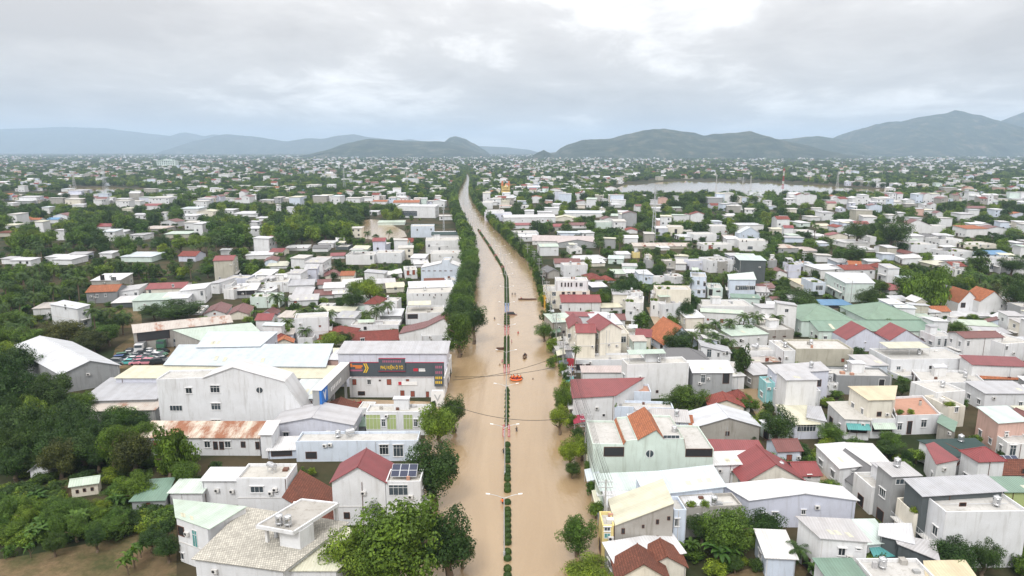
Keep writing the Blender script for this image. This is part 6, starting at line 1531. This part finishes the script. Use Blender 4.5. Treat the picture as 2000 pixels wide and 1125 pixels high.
# ------------------------------------------------------------------ people, boats, cars
M_SKIN = plain('skin', (.33, .19, .12), .6); M_HAIR = plain('black_hair', (.015, .013, .012), .5); M_TROU = plain('dark_trousers', (.03, .03, .04), .8)
CLO = {'orange': plain('orange_vest', (.78, .16, .03), .6), 'red': plain('red_shirt', (.52, .05, .05), .7), 'dark': plain('dark_shirt', (.04, .04, .05), .8), 'white': plain('white_shirt', (.7, .7, .68), .8), 'pink': plain('pink_raincoat', (.5, .16, .2), .6), 'tan': plain('tan_shirt', (.3, .2, .11), .8)}
def body(pose):
    """one continuous figure grown over a skeleton with the Skin modifier; stands 1.68 m"""
    J = {'pel': (0, 0, .92), 'wai': (0, .01, 1.08), 'che': (0, .015, 1.30), 'nec': (0, 0, 1.46), 'hea': (0, -.02, 1.56), 'top': (0, -.01, 1.67)}
    Rr = {'pel': .125, 'wai': .115, 'che': .135, 'nec': .055, 'hea': .095, 'top': .075}; E = [('pel', 'wai'), ('wai', 'che'), ('che', 'nec'), ('nec', 'hea'), ('hea', 'top')]
    for s, n_ in ((-1, 'l'), (1, 'r')):
        if pose == 'sit':
            J.update({'hip' + n_: (s * .10, -.02, .88), 'kne' + n_: (s * .14, -.42, .98), 'ank' + n_: (s * .13, -.66, .66), 'toe' + n_: (s * .14, -.80, .64)})
            J.update({'sho' + n_: (s * .18, 0, 1.39), 'elb' + n_: (s * .26, -.16, 1.18), 'wri' + n_: (s * .16, -.40, 1.16), 'han' + n_: (s * .13, -.48, 1.17)})
        else:
            st = .14 * s if pose == 'walk' else 0
            J.update({'hip' + n_: (s * .10, 0, .88), 'kne' + n_: (s * .11, -.05 - st * .6, .48), 'ank' + n_: (s * .11, st * .9, .08), 'toe' + n_: (s * .12, st * .9 - .16, .04)})
            J.update({'sho' + n_: (s * .19, 0, 1.39), 'elb' + n_: (s * .34, .03 + st * .5, 1.15), 'wri' + n_: (s * .36, -.10 + st, .93), 'han' + n_: (s * .35, -.15 + st, .85)})
        Rr.update({'hip' + n_: .095, 'kne' + n_: .062, 'ank' + n_: .042, 'toe' + n_: .038, 'sho' + n_: .062, 'elb' + n_: .042, 'wri' + n_: .03, 'han' + n_: .034})
        E += [('pel', 'hip' + n_), ('hip' + n_, 'kne' + n_), ('kne' + n_, 'ank' + n_), ('ank' + n_, 'toe' + n_), ('che', 'sho' + n_), ('sho' + n_, 'elb' + n_), ('elb' + n_, 'wri' + n_), ('wri' + n_, 'han' + n_)]
        for f in range(5):
            a = (-.028 + .014 * f) if f < 4 else -.04 * s; h0 = Vector(J['han' + n_]); k1 = 'f%d%s' % (f, n_); ln = (.065, .075, .07, .055, .045)[f]
            J[k1] = tuple(h0 + Vector((a, -.02, -ln))); Rr[k1] = .010; E.append(('han' + n_, k1))
    ks = list(J); me = bpy.data.meshes.new('body'); me.from_pydata([J[k] for k in ks], [(ks.index(a), ks.index(b)) for a, b in E], [])
    t = bpy.data.objects.new('body', me); COL.objects.link(t); sk = t.modifiers.new('s', 'SKIN'); sb = t.modifiers.new('b', 'SUBSURF'); sb.levels = 1; sb.render_levels = 1
    for i, k in enumerate(ks): me.skin_vertices[0].data[i].radius = (Rr[k], Rr[k] * (.8 if k in ('che', 'wai', 'pel') else 1)); me.skin_vertices[0].data[i].use_root = (k == 'pel')
    dg = bpy.context.evaluated_depsgraph_get(); m2 = bpy.data.meshes.new_from_object(t.evaluated_get(dg)); bpy.data.objects.remove(t); m2.name = 'body'
    return m2
BODY = {p: body(p) for p in ('walk', 'sit')}
def dressed(pose, shirt):
    me = BODY[pose].copy(); me.materials.clear()
    for m_ in (M_SKIN, CLO[shirt], M_TROU): me.materials.append(m_)
    for p in me.polygons:
        c = p.center; arm = abs(c.x) > .21 and c.z > .8
        if c.z > 1.44: i = 0
        elif pose == 'sit' and arm: i = 1 if c.y > -.18 else 0
        elif arm: i = 1 if c.z > 1.17 else 0
        elif c.z > .93 and (pose != 'sit' or c.y > -.14): i = 1
        else: i = 2
        p.material_index = i
    for p in me.polygons: p.use_smooth = True
    return me
DR = {}
hg = MB(); hg.lathe((0, .005, 1.575), [(.098, -.02), (.107, .03), (.098, .075), (.062, .115), (0, .125)], 12); HAIR = hg.mesh('hair', [M_HAIR], uv=False, smooth=True)
fc = MB(); fc.cyl((0, -.115, 1.565), (0, -.14, 1.545), .012, .018, 5); fc.bx(-.03, .03, -.118, -.108, 1.515, 1.525)
for s in (-1, 1): fc.lathe((s * .035, -.105, 1.575), [(.0, -.01), (.012, 0), (0, .01)], 6); fc.lathe((s * .098, -.015, 1.56), [(0, -.03), (.016, 0), (0, .03)], 6)
FACE = fc.mesh('face', [M_SKIN], uv=False)
vg = MB(); vg.lathe((0, 0, 0), [(.165, .98), (.185, 1.12), (.19, 1.28), (.15, 1.40), (.08, 1.43)], 14)
VEST = {}
def person(x, y, z, rz, shirt, pose, label, vest=None, group=None):
    k = (pose, shirt)
    if k not in DR: DR[k] = dressed(pose, shirt)
    e = empty('person', (x, y, z), label, 'person', group, rz); link('body', DR[k], e); link('hair', HAIR, e); link('face', FACE, e)
    if vest:
        if vest not in VEST: VEST[vest] = vg.mesh('life_vest', [CLO[vest]], uv=False, smooth=True)
        v_ = link('life_vest', VEST[vest], e); v_.scale = (1, .82, 1)
    return e
def ppx(px, py, dz, rz, shirt, pose, label, vest=None, group=None): p = at(px, py); return person(p.x, p.y, dz, rz, shirt, pose, label, vest, group)
ppx(981.5, 985, -.45, 2.8, 'orange', 'walk', 'person in orange life vest wading beside the nearest street lamp', 'orange')
ppx(966, 624, -.7, 3.0, 'dark', 'walk', 'person in dark clothes wading on the left lane across from brown car')
ppx(1012, 652, -.75, .4, 'red', 'walk', 'person in red wading farthest along the right lane below brown car', 'red')
ppx(999.5, 669, -.75, 1.2, 'pink', 'walk', 'person in pink raincoat wading close beside the median shrubs')
ppx(981, 708, -.7, .2, 'pink', 'walk', 'person in pink raincoat wading next to the red median panels')
ppx(976, 714, -1.1, .2, 'tan', 'walk', 'person in tan shirt chest deep near the red median panels')
ppx(1009, 843, -.5, .4, 'dark', 'walk', 'person in dark clothes wading near the second street lamp arm')
ppx(983.5, 886, -.5, 2.9, 'dark', 'walk', 'person in dark clothes wading left of the clipped shrubs')
ppx(1000.5, 576, -.6, 0, 'dark', 'walk', 'left one of two people in dark clothes wading far up road')
ppx(1006, 576, -.6, 0, 'dark', 'walk', 'right one of two people in dark clothes wading far up road')
ppx(1041, 741, -1.25, 0, 'dark', 'walk', 'swimmer with only head and shoulders above water right of the raft')
M_RUB = plain('orange_rubber', (.80, .17, .04), .45); M_KAY = plain('red_hull', (.30, .03, .03), .4); M_WOOD = plain('brown_wood_hull', (.12, .06, .04), .6)
def hull(name, L, Wd, H, m, loc, rz, label, cat):
    e = empty(name, loc, label, cat, None, rz); g = MB(); n = 14; rows = []
    for k in range(n + 1):
        t = -1 + 2 * k / n; w = Wd / 2 * (1 - abs(t) ** 2.6); z = H * (1 + .35 * t * t); rows.append([Vector((t * L / 2, -w, z)), Vector((t * L / 2, -w * .6, -.1)), Vector((t * L / 2, w * .6, -.1)), Vector((t * L / 2, w, z))])
    for a, b in zip(rows, rows[1:]):
        for j in range(3): g.q([a[j], b[j], b[j + 1], a[j + 1]]); g.q([a[j] + Vector((0, 0, .03)), a[j + 1] + Vector((0, 0, .03)), b[j + 1] + Vector((0, 0, .03)), b[j] + Vector((0, 0, .03))])
        for j in (0, 3): g.cyl(a[j], b[j], .035, .035, 5, cap=False)
    g.build('hull', m, e)
    g = MB()
    for t in (-.3, .25): g.bx(t * L - .1, t * L + .1, -Wd * .4, Wd * .4, H * .6, H * .6 + .05)
    g.build('seat_bench', M_WOOD, e); return e
pk = at(699, 789); hull('kayak', 5.2, .75, .3, M_KAY, (pk.x, pk.y, .07), .05, 'dark red kayak carrying two paddlers in the flooded shop yard', 'kayak')
for dx, lb in ((-.9, 'rear paddler in red seated in the dark red kayak'), (.7, 'front paddler in red seated in the dark red kayak')):
    person(pk.x + dx, pk.y, -.62, pi / 2, 'red', 'sit', lb, 'red'); 
for dx, lb in ((-.9, 'rear'), (.7, 'front')):
    g = MB(); a = Vector((pk.x + dx + .45, pk.y - .9, .2)); b = Vector((pk.x + dx + .45, pk.y + .7, 1.0)); g.cyl(a, b, .02, .02, 5); g.box(a + Vector((-.02, -.3, -.12)), (.04, 0, 0), (0, .35, 0), (0, 0, .16)); tag(g.build('paddle', M_WOOD, None, a), f'paddle held by the {lb} paddler of the red kayak', 'paddle')
pr_ = at(1008, 742); e = empty('inflatable_raft', (pr_.x, pr_.y, .07), 'orange inflatable rescue raft crowded with people in orange vests', 'raft')
g = MB(); n = 26; L_, W_ = 1.5, 1.45; rr = .2
ring = [Vector((L_ * cos(2 * pi * k / n), W_ * sin(2 * pi * k / n), .28)) for k in range(n)]
for k in range(n): g.cyl(ring[k], ring[(k + 1) % n], rr, rr, 8, cap=False)
g.build('tube', M_RUB, e, smooth=False); g = MB(); g.q([r + Vector((0, 0, -.2)) for r in ring]); g.build('raft_floor', M_KAY, e)
for k, (dx, dy) in enumerate(((-1.2, -.1), (-.7, .6), (-.3, -.6), (.3, .55), (.7, -.5), (1.2, .1))):
    person(pr_.x + dx, pr_.y + dy, -.22, RT.uniform(-.6, .6) + (pi / 2 if k % 2 else -pi / 2), 'orange', 'sit', ('leftmost', 'second', 'third', 'fourth', 'fifth', 'rightmost')[k] + ' rescuer in orange vest along the orange raft', 'orange', 'rescuers on the orange raft')
pb = at(1025, 698); hull('wooden_boat', 4.6, 1.2, .4, M_WOOD, (pb.x, pb.y, .07), pi / 2 - .1, 'dark wooden boat pointing at the camera beside median', 'boat')
person(pb.x, pb.y + .2, -.3, 0, 'dark', 'walk', 'person in dark clothes standing in the dark wooden boat')
pb = at(1030, 585.5); hull('wooden_boat', 7.5, 1.3, .35, M_WOOD, (pb.x, pb.y, .07), 0, 'long low wooden boat lying across the road far off', 'boat')
person(pb.x - 2.6, pb.y, -.35, pi / 2, 'red', 'sit', 'person in red seated at the end of long wooden boat', 'red')
pb = at(978, 683); hull('wooden_boat', 2.6, 1.1, .5, M_WOOD, (pb.x, pb.y, .07), .1, 'small dark boat adrift left of the median shrubs', 'boat')
def car_mesh(van=False):
    """body shell with cabin as a loft of cross sections along x"""
    g = MB()
    if van: pf = [(-2.2, .75, .80), (-2.15, .95, 1.75), (-.2, .98, 1.9), (1.0, .95, 1.85), (1.7, .85, 1.1), (2.2, .75, .85)]
    lo = [(-2.15, .70), (-2.0, .82), (-1.2, .86), (0, .88), (1.2, .86), (1.95, .80), (2.15, .66)]; top = [.72, .92, .95, .94, .92, .84, .62]; rows = []
    for (x, w), t in zip(lo, top): rows.append([Vector((x, -w, .28)), Vector((x, -w * 1.02, .55)), Vector((x, -w * .93, t)), Vector((x, w * .93, t)), Vector((x, w * 1.02, .55)), Vector((x, w, .28))])
    for a, b in zip(rows, rows[1:]):
        for j in range(5): g.q([a[j], b[j], b[j + 1], a[j + 1]])
    g.q(rows[0]); g.q(rows[-1][::-1])
    cab = [(-1.75, .70, .92), (-1.15, .60, 1.44), (.25, .60, 1.46), (1.0, .70, .93)]
    if van: cab = [(-2.0, .76, .92), (-1.9, .68, 1.75), (.6, .68, 1.78), (1.35, .74, .93)]
    c = [[Vector((x, -w, z)), Vector((x, w, z))] for x, w, z in cab]
    g.q([c[1][0], c[2][0], c[2][1], c[1][1]])
    me = g.mesh('body', [plain('car_paint', (.5, .5, .5), .3, .0, .5)], uv=False)
    w = MB(); w.q([c[0][0], c[1][0], c[1][1], c[0][1]]); w.q([c[2][0], c[3][0], c[3][1], c[2][1]]); w.q([c[0][0], c[3][0], c[2][0], c[1][0]]); w.q([c[0][1], c[1][1], c[2][1], c[3][1]])
    k = MB()
    for x in (-1.35, 1.3):
        for s in (-1, 1): k.cyl((x, s * .70, .3), (x, s * .90, .3), .32, .32, 12)
    return me, w.mesh('windows', [M_GL], uv=False), [((x, s * .8, .3)) for x in (-1.35, 1.3) for s in (-1, 1)]
wk = MB(); wk.cyl((0, -.1, 0), (0, .1, 0), .32, .32, 14); WHEEL = wk.mesh('wheel', [M_BK, M_PO], uv=False)
CARM = {False: car_mesh(), True: car_mesh(True)}
lm = MB()
lm.bx(2.08, 2.16, -.62, -.36, .55, .68); lm2 = MB(); lm2.bx(2.08, 2.16, .36, .62, .55, .68)
HLM = [lm.mesh('headlight', [M_SWH], uv=False), lm2.mesh('headlight', [M_SWH], uv=False)]
PAINT = {n_: plain('car_paint_' + n_, c_, .28, .1, .5) for n_, c_ in (('white', (.72, .72, .73)), ('black', (.02, .02, .022)), ('grey', (.22, .23, .24)), ('silver', (.48, .49, .50)), ('yellow', (.66, .42, .05)), ('red', (.38, .03, .04)), ('pink', (.62, .26, .32)), ('teal', (.10, .45, .43)), ('blue', (.05, .10, .28)), ('green', (.06, .16, .10)), ('brown', (.16, .075, .05)))}
def car(loc, rz, col, van, label, group=None, tilt=0):
    me, wm, wh = CARM[van]; e = empty('parked_car', loc, label, 'car', group, rz); e.rotation_euler = (tilt, 0, rz)
    b = link('body', me, e); b.material_slots[0].link = 'OBJECT'; b.material_slots[0].material = PAINT[col]
    link('windows', wm, e)
    for p in wh: link('wheel', WHEEL, e, p)
    for h_ in HLM: link('headlight', h_, e)
    return e
CN = {}; RCc = random.Random(9); YARD = []
for row, y in enumerate((711, 705, 699.5, 694, 689)):
    x = 232 + row * 6
    while x < 336 - max(0, 4 - row) * 4:
        p = at(x + RCc.uniform(-2, 2), y); YARD.append((p, RCc.choice(['white', 'white', 'black', 'black', 'grey', 'grey', 'silver', 'yellow', 'red', 'pink', 'teal', 'blue', 'green', 'white']), row)); x += RCc.uniform(17, 24)
ROWN = ('front', 'second', 'middle', 'fourth', 'back')
for i, (p, c_, row) in enumerate(YARD): CN.setdefault((c_, row), []).append(i)
for (c_, row), L_ in CN.items():
    for k, i in enumerate(L_):
        p = YARD[i][0]; pre = '' if len(L_) == 1 else ('leftmost ', 'second ', 'third ', 'fourth ', 'fifth ')[k]
        car((p.x, p.y, 0), RCc.uniform(-.5, .5) + (pi if RCc.random() < .5 else 0), c_, RCc.random() < .3, f'{pre}{c_} scrapped car in the {ROWN[row]} row of the crowded yard', 'scrapped cars crowded in the yard')
pc = at(999, 615); car((pc.x, pc.y, -.55), .05, 'brown', True, 'brown car half sunk in the flood beside median lamp')
def truck(px, py, col, label, rz):
    p = at(px, py); e = empty('truck', (p.x, p.y, 0), label, 'truck', None, rz); g = MB(); g.bx(-1.2, 1.2, -1.0, .8, .6, 2.0); g.bx(-1.15, 1.15, -.8, .75, 2.0, 2.9); g.build('cab', PAINT[col], e)
    g = MB(); g.bx(-1.0, 1.0, -1.02, -.78, 1.95, 2.7); g.build('windscreen', M_GL, e); g = MB(); g.bx(-1.2, 1.2, .9, 5.5, .9, 2.9); g.build('cargo_box', PAINT['grey'], e)
    for x in (-1.05, 1.05):
        for y in (-.3, 3.6, 4.7): link('wheel', WHEEL, e, (x, y, .45), (1.4, 1.4, 1.4), (0, 0, pi / 2))
    return e
truck(316, 682, 'green', 'dark green truck parked under the timber shed', .1); truck(273, 690, 'white', 'white truck cab facing out beside red wall', .2); truck(350, 678, 'grey', 'grey truck under the pale green shed roof', -.1)
# ------------------------------------------------------------------ poles, wires, masts
def pole_proto():
    o = empty('utility_pole', (0, 0, 0)); g = MB(); g.cyl((0, 0, -.3), (0, 0, 10.4), .17, .11, 8); g.build('pole', M_CP, o)
    for z in (9.9, 9.0, 7.6):
        g = MB(); g.bx(-1.1, 1.1, -.06, .06, z, z + .12)
        a = g.build('crossarm', M_PO, o)
        g = MB()
        for x in (-1, -.5, .5, 1): g.cyl((x, 0, z + .12), (x, 0, z + .36), .05, .03, 6)
        g.build('insulator', M_SWH, a)
    return o
pp = pole_proto(); PL = []; d = 97
k = 0
while d < 430:
    ob = pp if k == 0 else copy_tree(pp, (0, 0, 0)); ob.location = (roadx(d) + 15.4, d, 0); PL.append(Vector(ob.location)); k += 1
    tag(ob, ordw(k) + ' concrete utility pole from the camera along the right bank', 'utility pole', 'utility poles on the right bank'); d += 24 + (k % 3) * 3
tr = [at(1278, 1090), at(1255, 575), at(1494, 600), at(1568, 532), at(1423, 560), at(1660, 600)]
for i, p in enumerate(tr[1:]): tag(copy_tree(pp, (p.x, p.y, 0)), 'concrete pole standing %s' % ('behind narrow mint edged house', 'beside spreading tree before the market', 'behind open stalls in the palm grove', 'above the grove behind pale blue house', 'before the blue awning shop')[i], 'utility pole', 'poles among the houses')
def wires(a, b, offs, sag, label, r=.022):
    g = MB(); c = (a + b) / 2
    for ox, oz in offs:
        pts = []
        for k in range(13): t = k / 12; p = a.lerp(b, t) + Vector((ox, 0, oz - 4 * sag * t * (1 - t))); pts.append(p)
        for p, q in zip(pts, pts[1:]): g.cyl(p, q, r, r, 4, cap=False)
    tag(g.build('power_line', M_BK, None, c, uv=False), label, 'power line', 'power lines on the right bank')
for i in range(len(PL) - 1):
    wires(PL[i], PL[i + 1], [(x, z) for z in (10.2, 9.3, 7.9) for x in (-1, -.5, .5, 1)] + [(.1, 6.6), (-.1, 6.3)], .7, 'bundle of power lines between the %s and %s utility poles on the right bank' % (ordw(i + 1), ordw(i + 2)))
def cross(pl, pr, zl, zr, sag, label):
    a, b = at(*pl, zl), at(*pr, zr); g = MB(); pts = [a.lerp(b, k / 24) + Vector((0, 0, -4 * sag * (k / 24) * (1 - k / 24))) for k in range(25)]
    for p, q in zip(pts, pts[1:]): g.cyl(p, q, .05, .05, 5, cap=False)
    tag(g.build('overhead_cable', M_BK, None, (a + b) / 2, uv=False), label, 'cable', 'cables crossing the road')
cross((880, 790), (1112, 816), 8, 8.5, 1.7, 'nearest dark cable sagging across the flooded road'); cross((885, 742), (1095, 694), 8, 8, 1.2, 'cable crossing road at a slant behind the orange raft'); cross((888, 736), (1088, 716), 8, 8, .8, 'straight thin cable crossing the road above the orange raft')
def lattice(px, yb, yt, label, cols, wb=2.6):
    p = at(px, yb); d = ray(px, yt); H = CH + d.z * p.y / d.y; e = empty('lattice_mast', p, label, 'mast'); n = max(6, int(H / 3)); r = .09 if H < 60 else .14
    def w(z): return wb * (1 - .82 * z / H) / 2
    for bnd in range(7):
        g = MB(); ks = [k for k in range(n) if k * 7 // n == bnd]
        for k in ks:
            z0, z1 = H * k / n, H * (k + 1) / n; c0 = [Vector((sx * w(z0), sy * w(z0), z0)) for sx, sy in ((-1, -1), (1, -1), (1, 1), (-1, 1))]; c1 = [Vector((sx * w(z1), sy * w(z1), z1)) for sx, sy in ((-1, -1), (1, -1), (1, 1), (-1, 1))]
            for j in range(4): g.cyl(c0[j], c1[j], r, r, 4, cap=False); g.cyl(c0[j], c1[(j + 1) % 4], r * .6, r * .6, 4, cap=False); g.cyl(c0[(j + 1) % 4], c1[j], r * .6, r * .6, 4, cap=False)
        if g.f: g.build('lattice_section', cols[bnd % 2], e)
    g = MB()
    for z in (.78, .86, .94): g.bx(-w(0) * 1.6, w(0) * 1.6, -.08, .08, H * z, H * z + .16)
    for s in (-1, 1): g.bx(s * .9 - .15, s * .9 + .15, -.5, -.3, H * .88, H * .95)
    g.build('crossarm', cols[0], e)
GP = [M_PO, M_PO]; RW = [M_SRED, M_SWH]
for a in ((1276, 472, 363, 'grey lattice telecom mast rising from mid town grove', GP), (1527, 390, 328, 'red and white lattice mast beside the brown lake', RW), (208, 390, 322, 'taller grey pylon beyond the paddy water', GP, 5), (147, 378, 335, 'shorter grey pylon beyond the paddy water', GP, 4), (1450, 380, 345, 'grey pylon standing in brown lake', GP, 4), (673, 374, 327, 'grey pylon left of the road bend', GP, 4), (795, 370, 338, 'grey pylon nearest the road among far houses', GP, 4), (867, 456, 402, 'slim grey mast behind black roof net', GP, 1.2), (1634, 376, 335, 'grey pylon behind the lake grove', GP, 4), (1041, 352, 318, 'small grey mast above the pagoda quarter', GP, 2), (1120, 372, 330, 'grey mast right of the pagoda', GP, 2), (1398, 378, 340, 'thin grey mast beside the lake villa', GP, 2), (1465, 377, 343, 'second thin grey mast beside the lake villa', GP, 2)): lattice(*a)
# ------------------------------------------------------------------ golden pagoda, green block
M_GOLD = plain('golden_paint', (.50, .37, .15), .6); M_OR2 = plain('orange_roof_tiles', (.50, .17, .07), .7)
p = at(987.5, 390); s = pix(p)[2] / F; e = empty('golden_pagoda', p, 'golden tiered pagoda with two orange topped towers beside the far road', 'pagoda')
g = MB()
for (w, z0, z1, ov_) in ((19, 0, 5, 1), (16, 6.5, 10, 1), (13, 11.5, 15, 1), (9, 16.5, 20, 1), (6, 21.5, 24, 1)): g.bx(-w / 2 * s, w / 2 * s, -w / 2 * s, w / 2 * s, z0 * s, z1 * s)
g.build('tier', M_GOLD, e); g = MB()
for (w, z0, w2, z1) in ((23, 5, 16, 6.5), (20, 10, 13, 11.5), (17, 15, 9, 16.5), (13, 20, 6, 21.5), (9, 24, .5, 29)):
    a = [Vector((sx * w / 2 * s, sy * w / 2 * s, z0 * s)) for sx, sy in ((-1, -1), (1, -1), (1, 1), (-1, 1))]; b = [Vector((sx * w2 / 2 * s, sy * w2 / 2 * s, z1 * s)) for sx, sy in ((-1, -1), (1, -1), (1, 1), (-1, 1))]
    for k in range(4): g.q([a[k], a[(k + 1) % 4], b[(k + 1) % 4], b[k]])
    g.q(a[::-1])
g.build('tier_roof', M_GOLD, e)
for sx in (-6.5, 6.5):
    g = MB(); g.bx((sx - 2) * s, (sx + 2) * s, 9 * s, 13 * s, 0, 27 * s); t_ = g.build('tower', M_GOLD, e); g = MB()
    for k, w in enumerate((6.4, 5.2, 4)): g.lathe(((sx) * s, 11 * s, (27 + k * 3) * s), [(w / 2 * s, 0), (w / 2.6 * s, 1.2 * s), (w / 3.4 * s, 1.6 * s), (w / 3.4 * s, 3 * s)], 8)
    g.build('tower_roof', M_OR2, t_)
p = at(327, 327); s = pix(p)[2] / F; e = empty('office_block', p, 'large pale green block of many storeys on the far plain', 'building')
g = MB(); g.bx(-20 * s, 16 * s, 0, 14 * s, 0, 13 * s); g.bx(-6 * s, 6 * s, -1 * s, 10 * s, 13 * s, 16 * s); g.build('wall', WM['N'], e); g = MB()
for k in range(8):
    for j in range(3): g.bx((-18.5 + k * 4.2) * s, (-16 + k * 4.2) * s, -.06 * s, 0, (2 + j * 3.8) * s, (4 + j * 3.8) * s)
g.build('window_band', M_GL, e)

# ------------------------------------------------------------------ signs and awnings crowding the right bank
RS = random.Random(77); SC = {'dark red': M_DRED, 'pale blue': RM['rb'], 'white': M_SWH, 'cream': RM['rc'], 'dark grey': M_SIGN, 'grey': RM['rg'], 'teal': RM['rh'], 'green': RM['rn']}
sn = {}
d = 99.0; seq = []
while d < 330:
    seq.append((d, RS.choice(list(SC)))); d += RS.uniform(6, 12)
for d, c_ in seq: sn.setdefault(c_, []).append(d)
for c_, L_ in sn.items():
    for k, d in enumerate(L_):
        x = roadx(d) + 15.6 + RS.uniform(0, .8); lab = ('nearest ' if k == 0 else ORD[min(k, 58)] + 'nearest ') + c_
        if RS.random() < .5:
            e = empty('roadside_sign', (x, d, 0), lab + ' small shop sign standing along the right bank', 'shop sign', 'small shop signs on the right bank', RS.uniform(-.15, .15)); h_ = RS.uniform(2.4, 3.6)
            g = MB(); g.bx(-.7, .7, -.08, .08, h_ - 1.5, h_); g.build('board', SC[c_], e); g = MB(); g.cyl((0, .1, -.3), (0, .1, h_), .06, .06, 6); g.build('post', M_PO, e)
            g = MB()
            for q in range(3): g.bx(-.5, .5, -.10, -.082, h_ - 1.25 + q * .4, h_ - 1.05 + q * .4)
            g.build('marks', M_SWH if c_ != 'white' else M_SRED, e)
        else:
            e = empty('shop_awning', (x, d, 0), lab + ' shop awning over the right bank of the road', 'awning', 'shop awnings on the right bank'); L2 = RS.uniform(3, 5.5); z = RS.uniform(2.4, 3.0)
            g = MB(); g.slab([(-1.3, -L2 / 2, z - .45), (1.2, -L2 / 2, z + .15), (1.2, L2 / 2, z + .15), (-1.3, L2 / 2, z - .45)], .06); g.build('canopy_sheet', SC[c_], e)
            for y_ in (-L2 / 2 + .1, L2 / 2 - .1):
                g = MB(); g.cyl((-1.15, y_, -.3), (-1.15, y_, z - .45), .05, .05, 5); g.build('awning_post', M_PO, e)
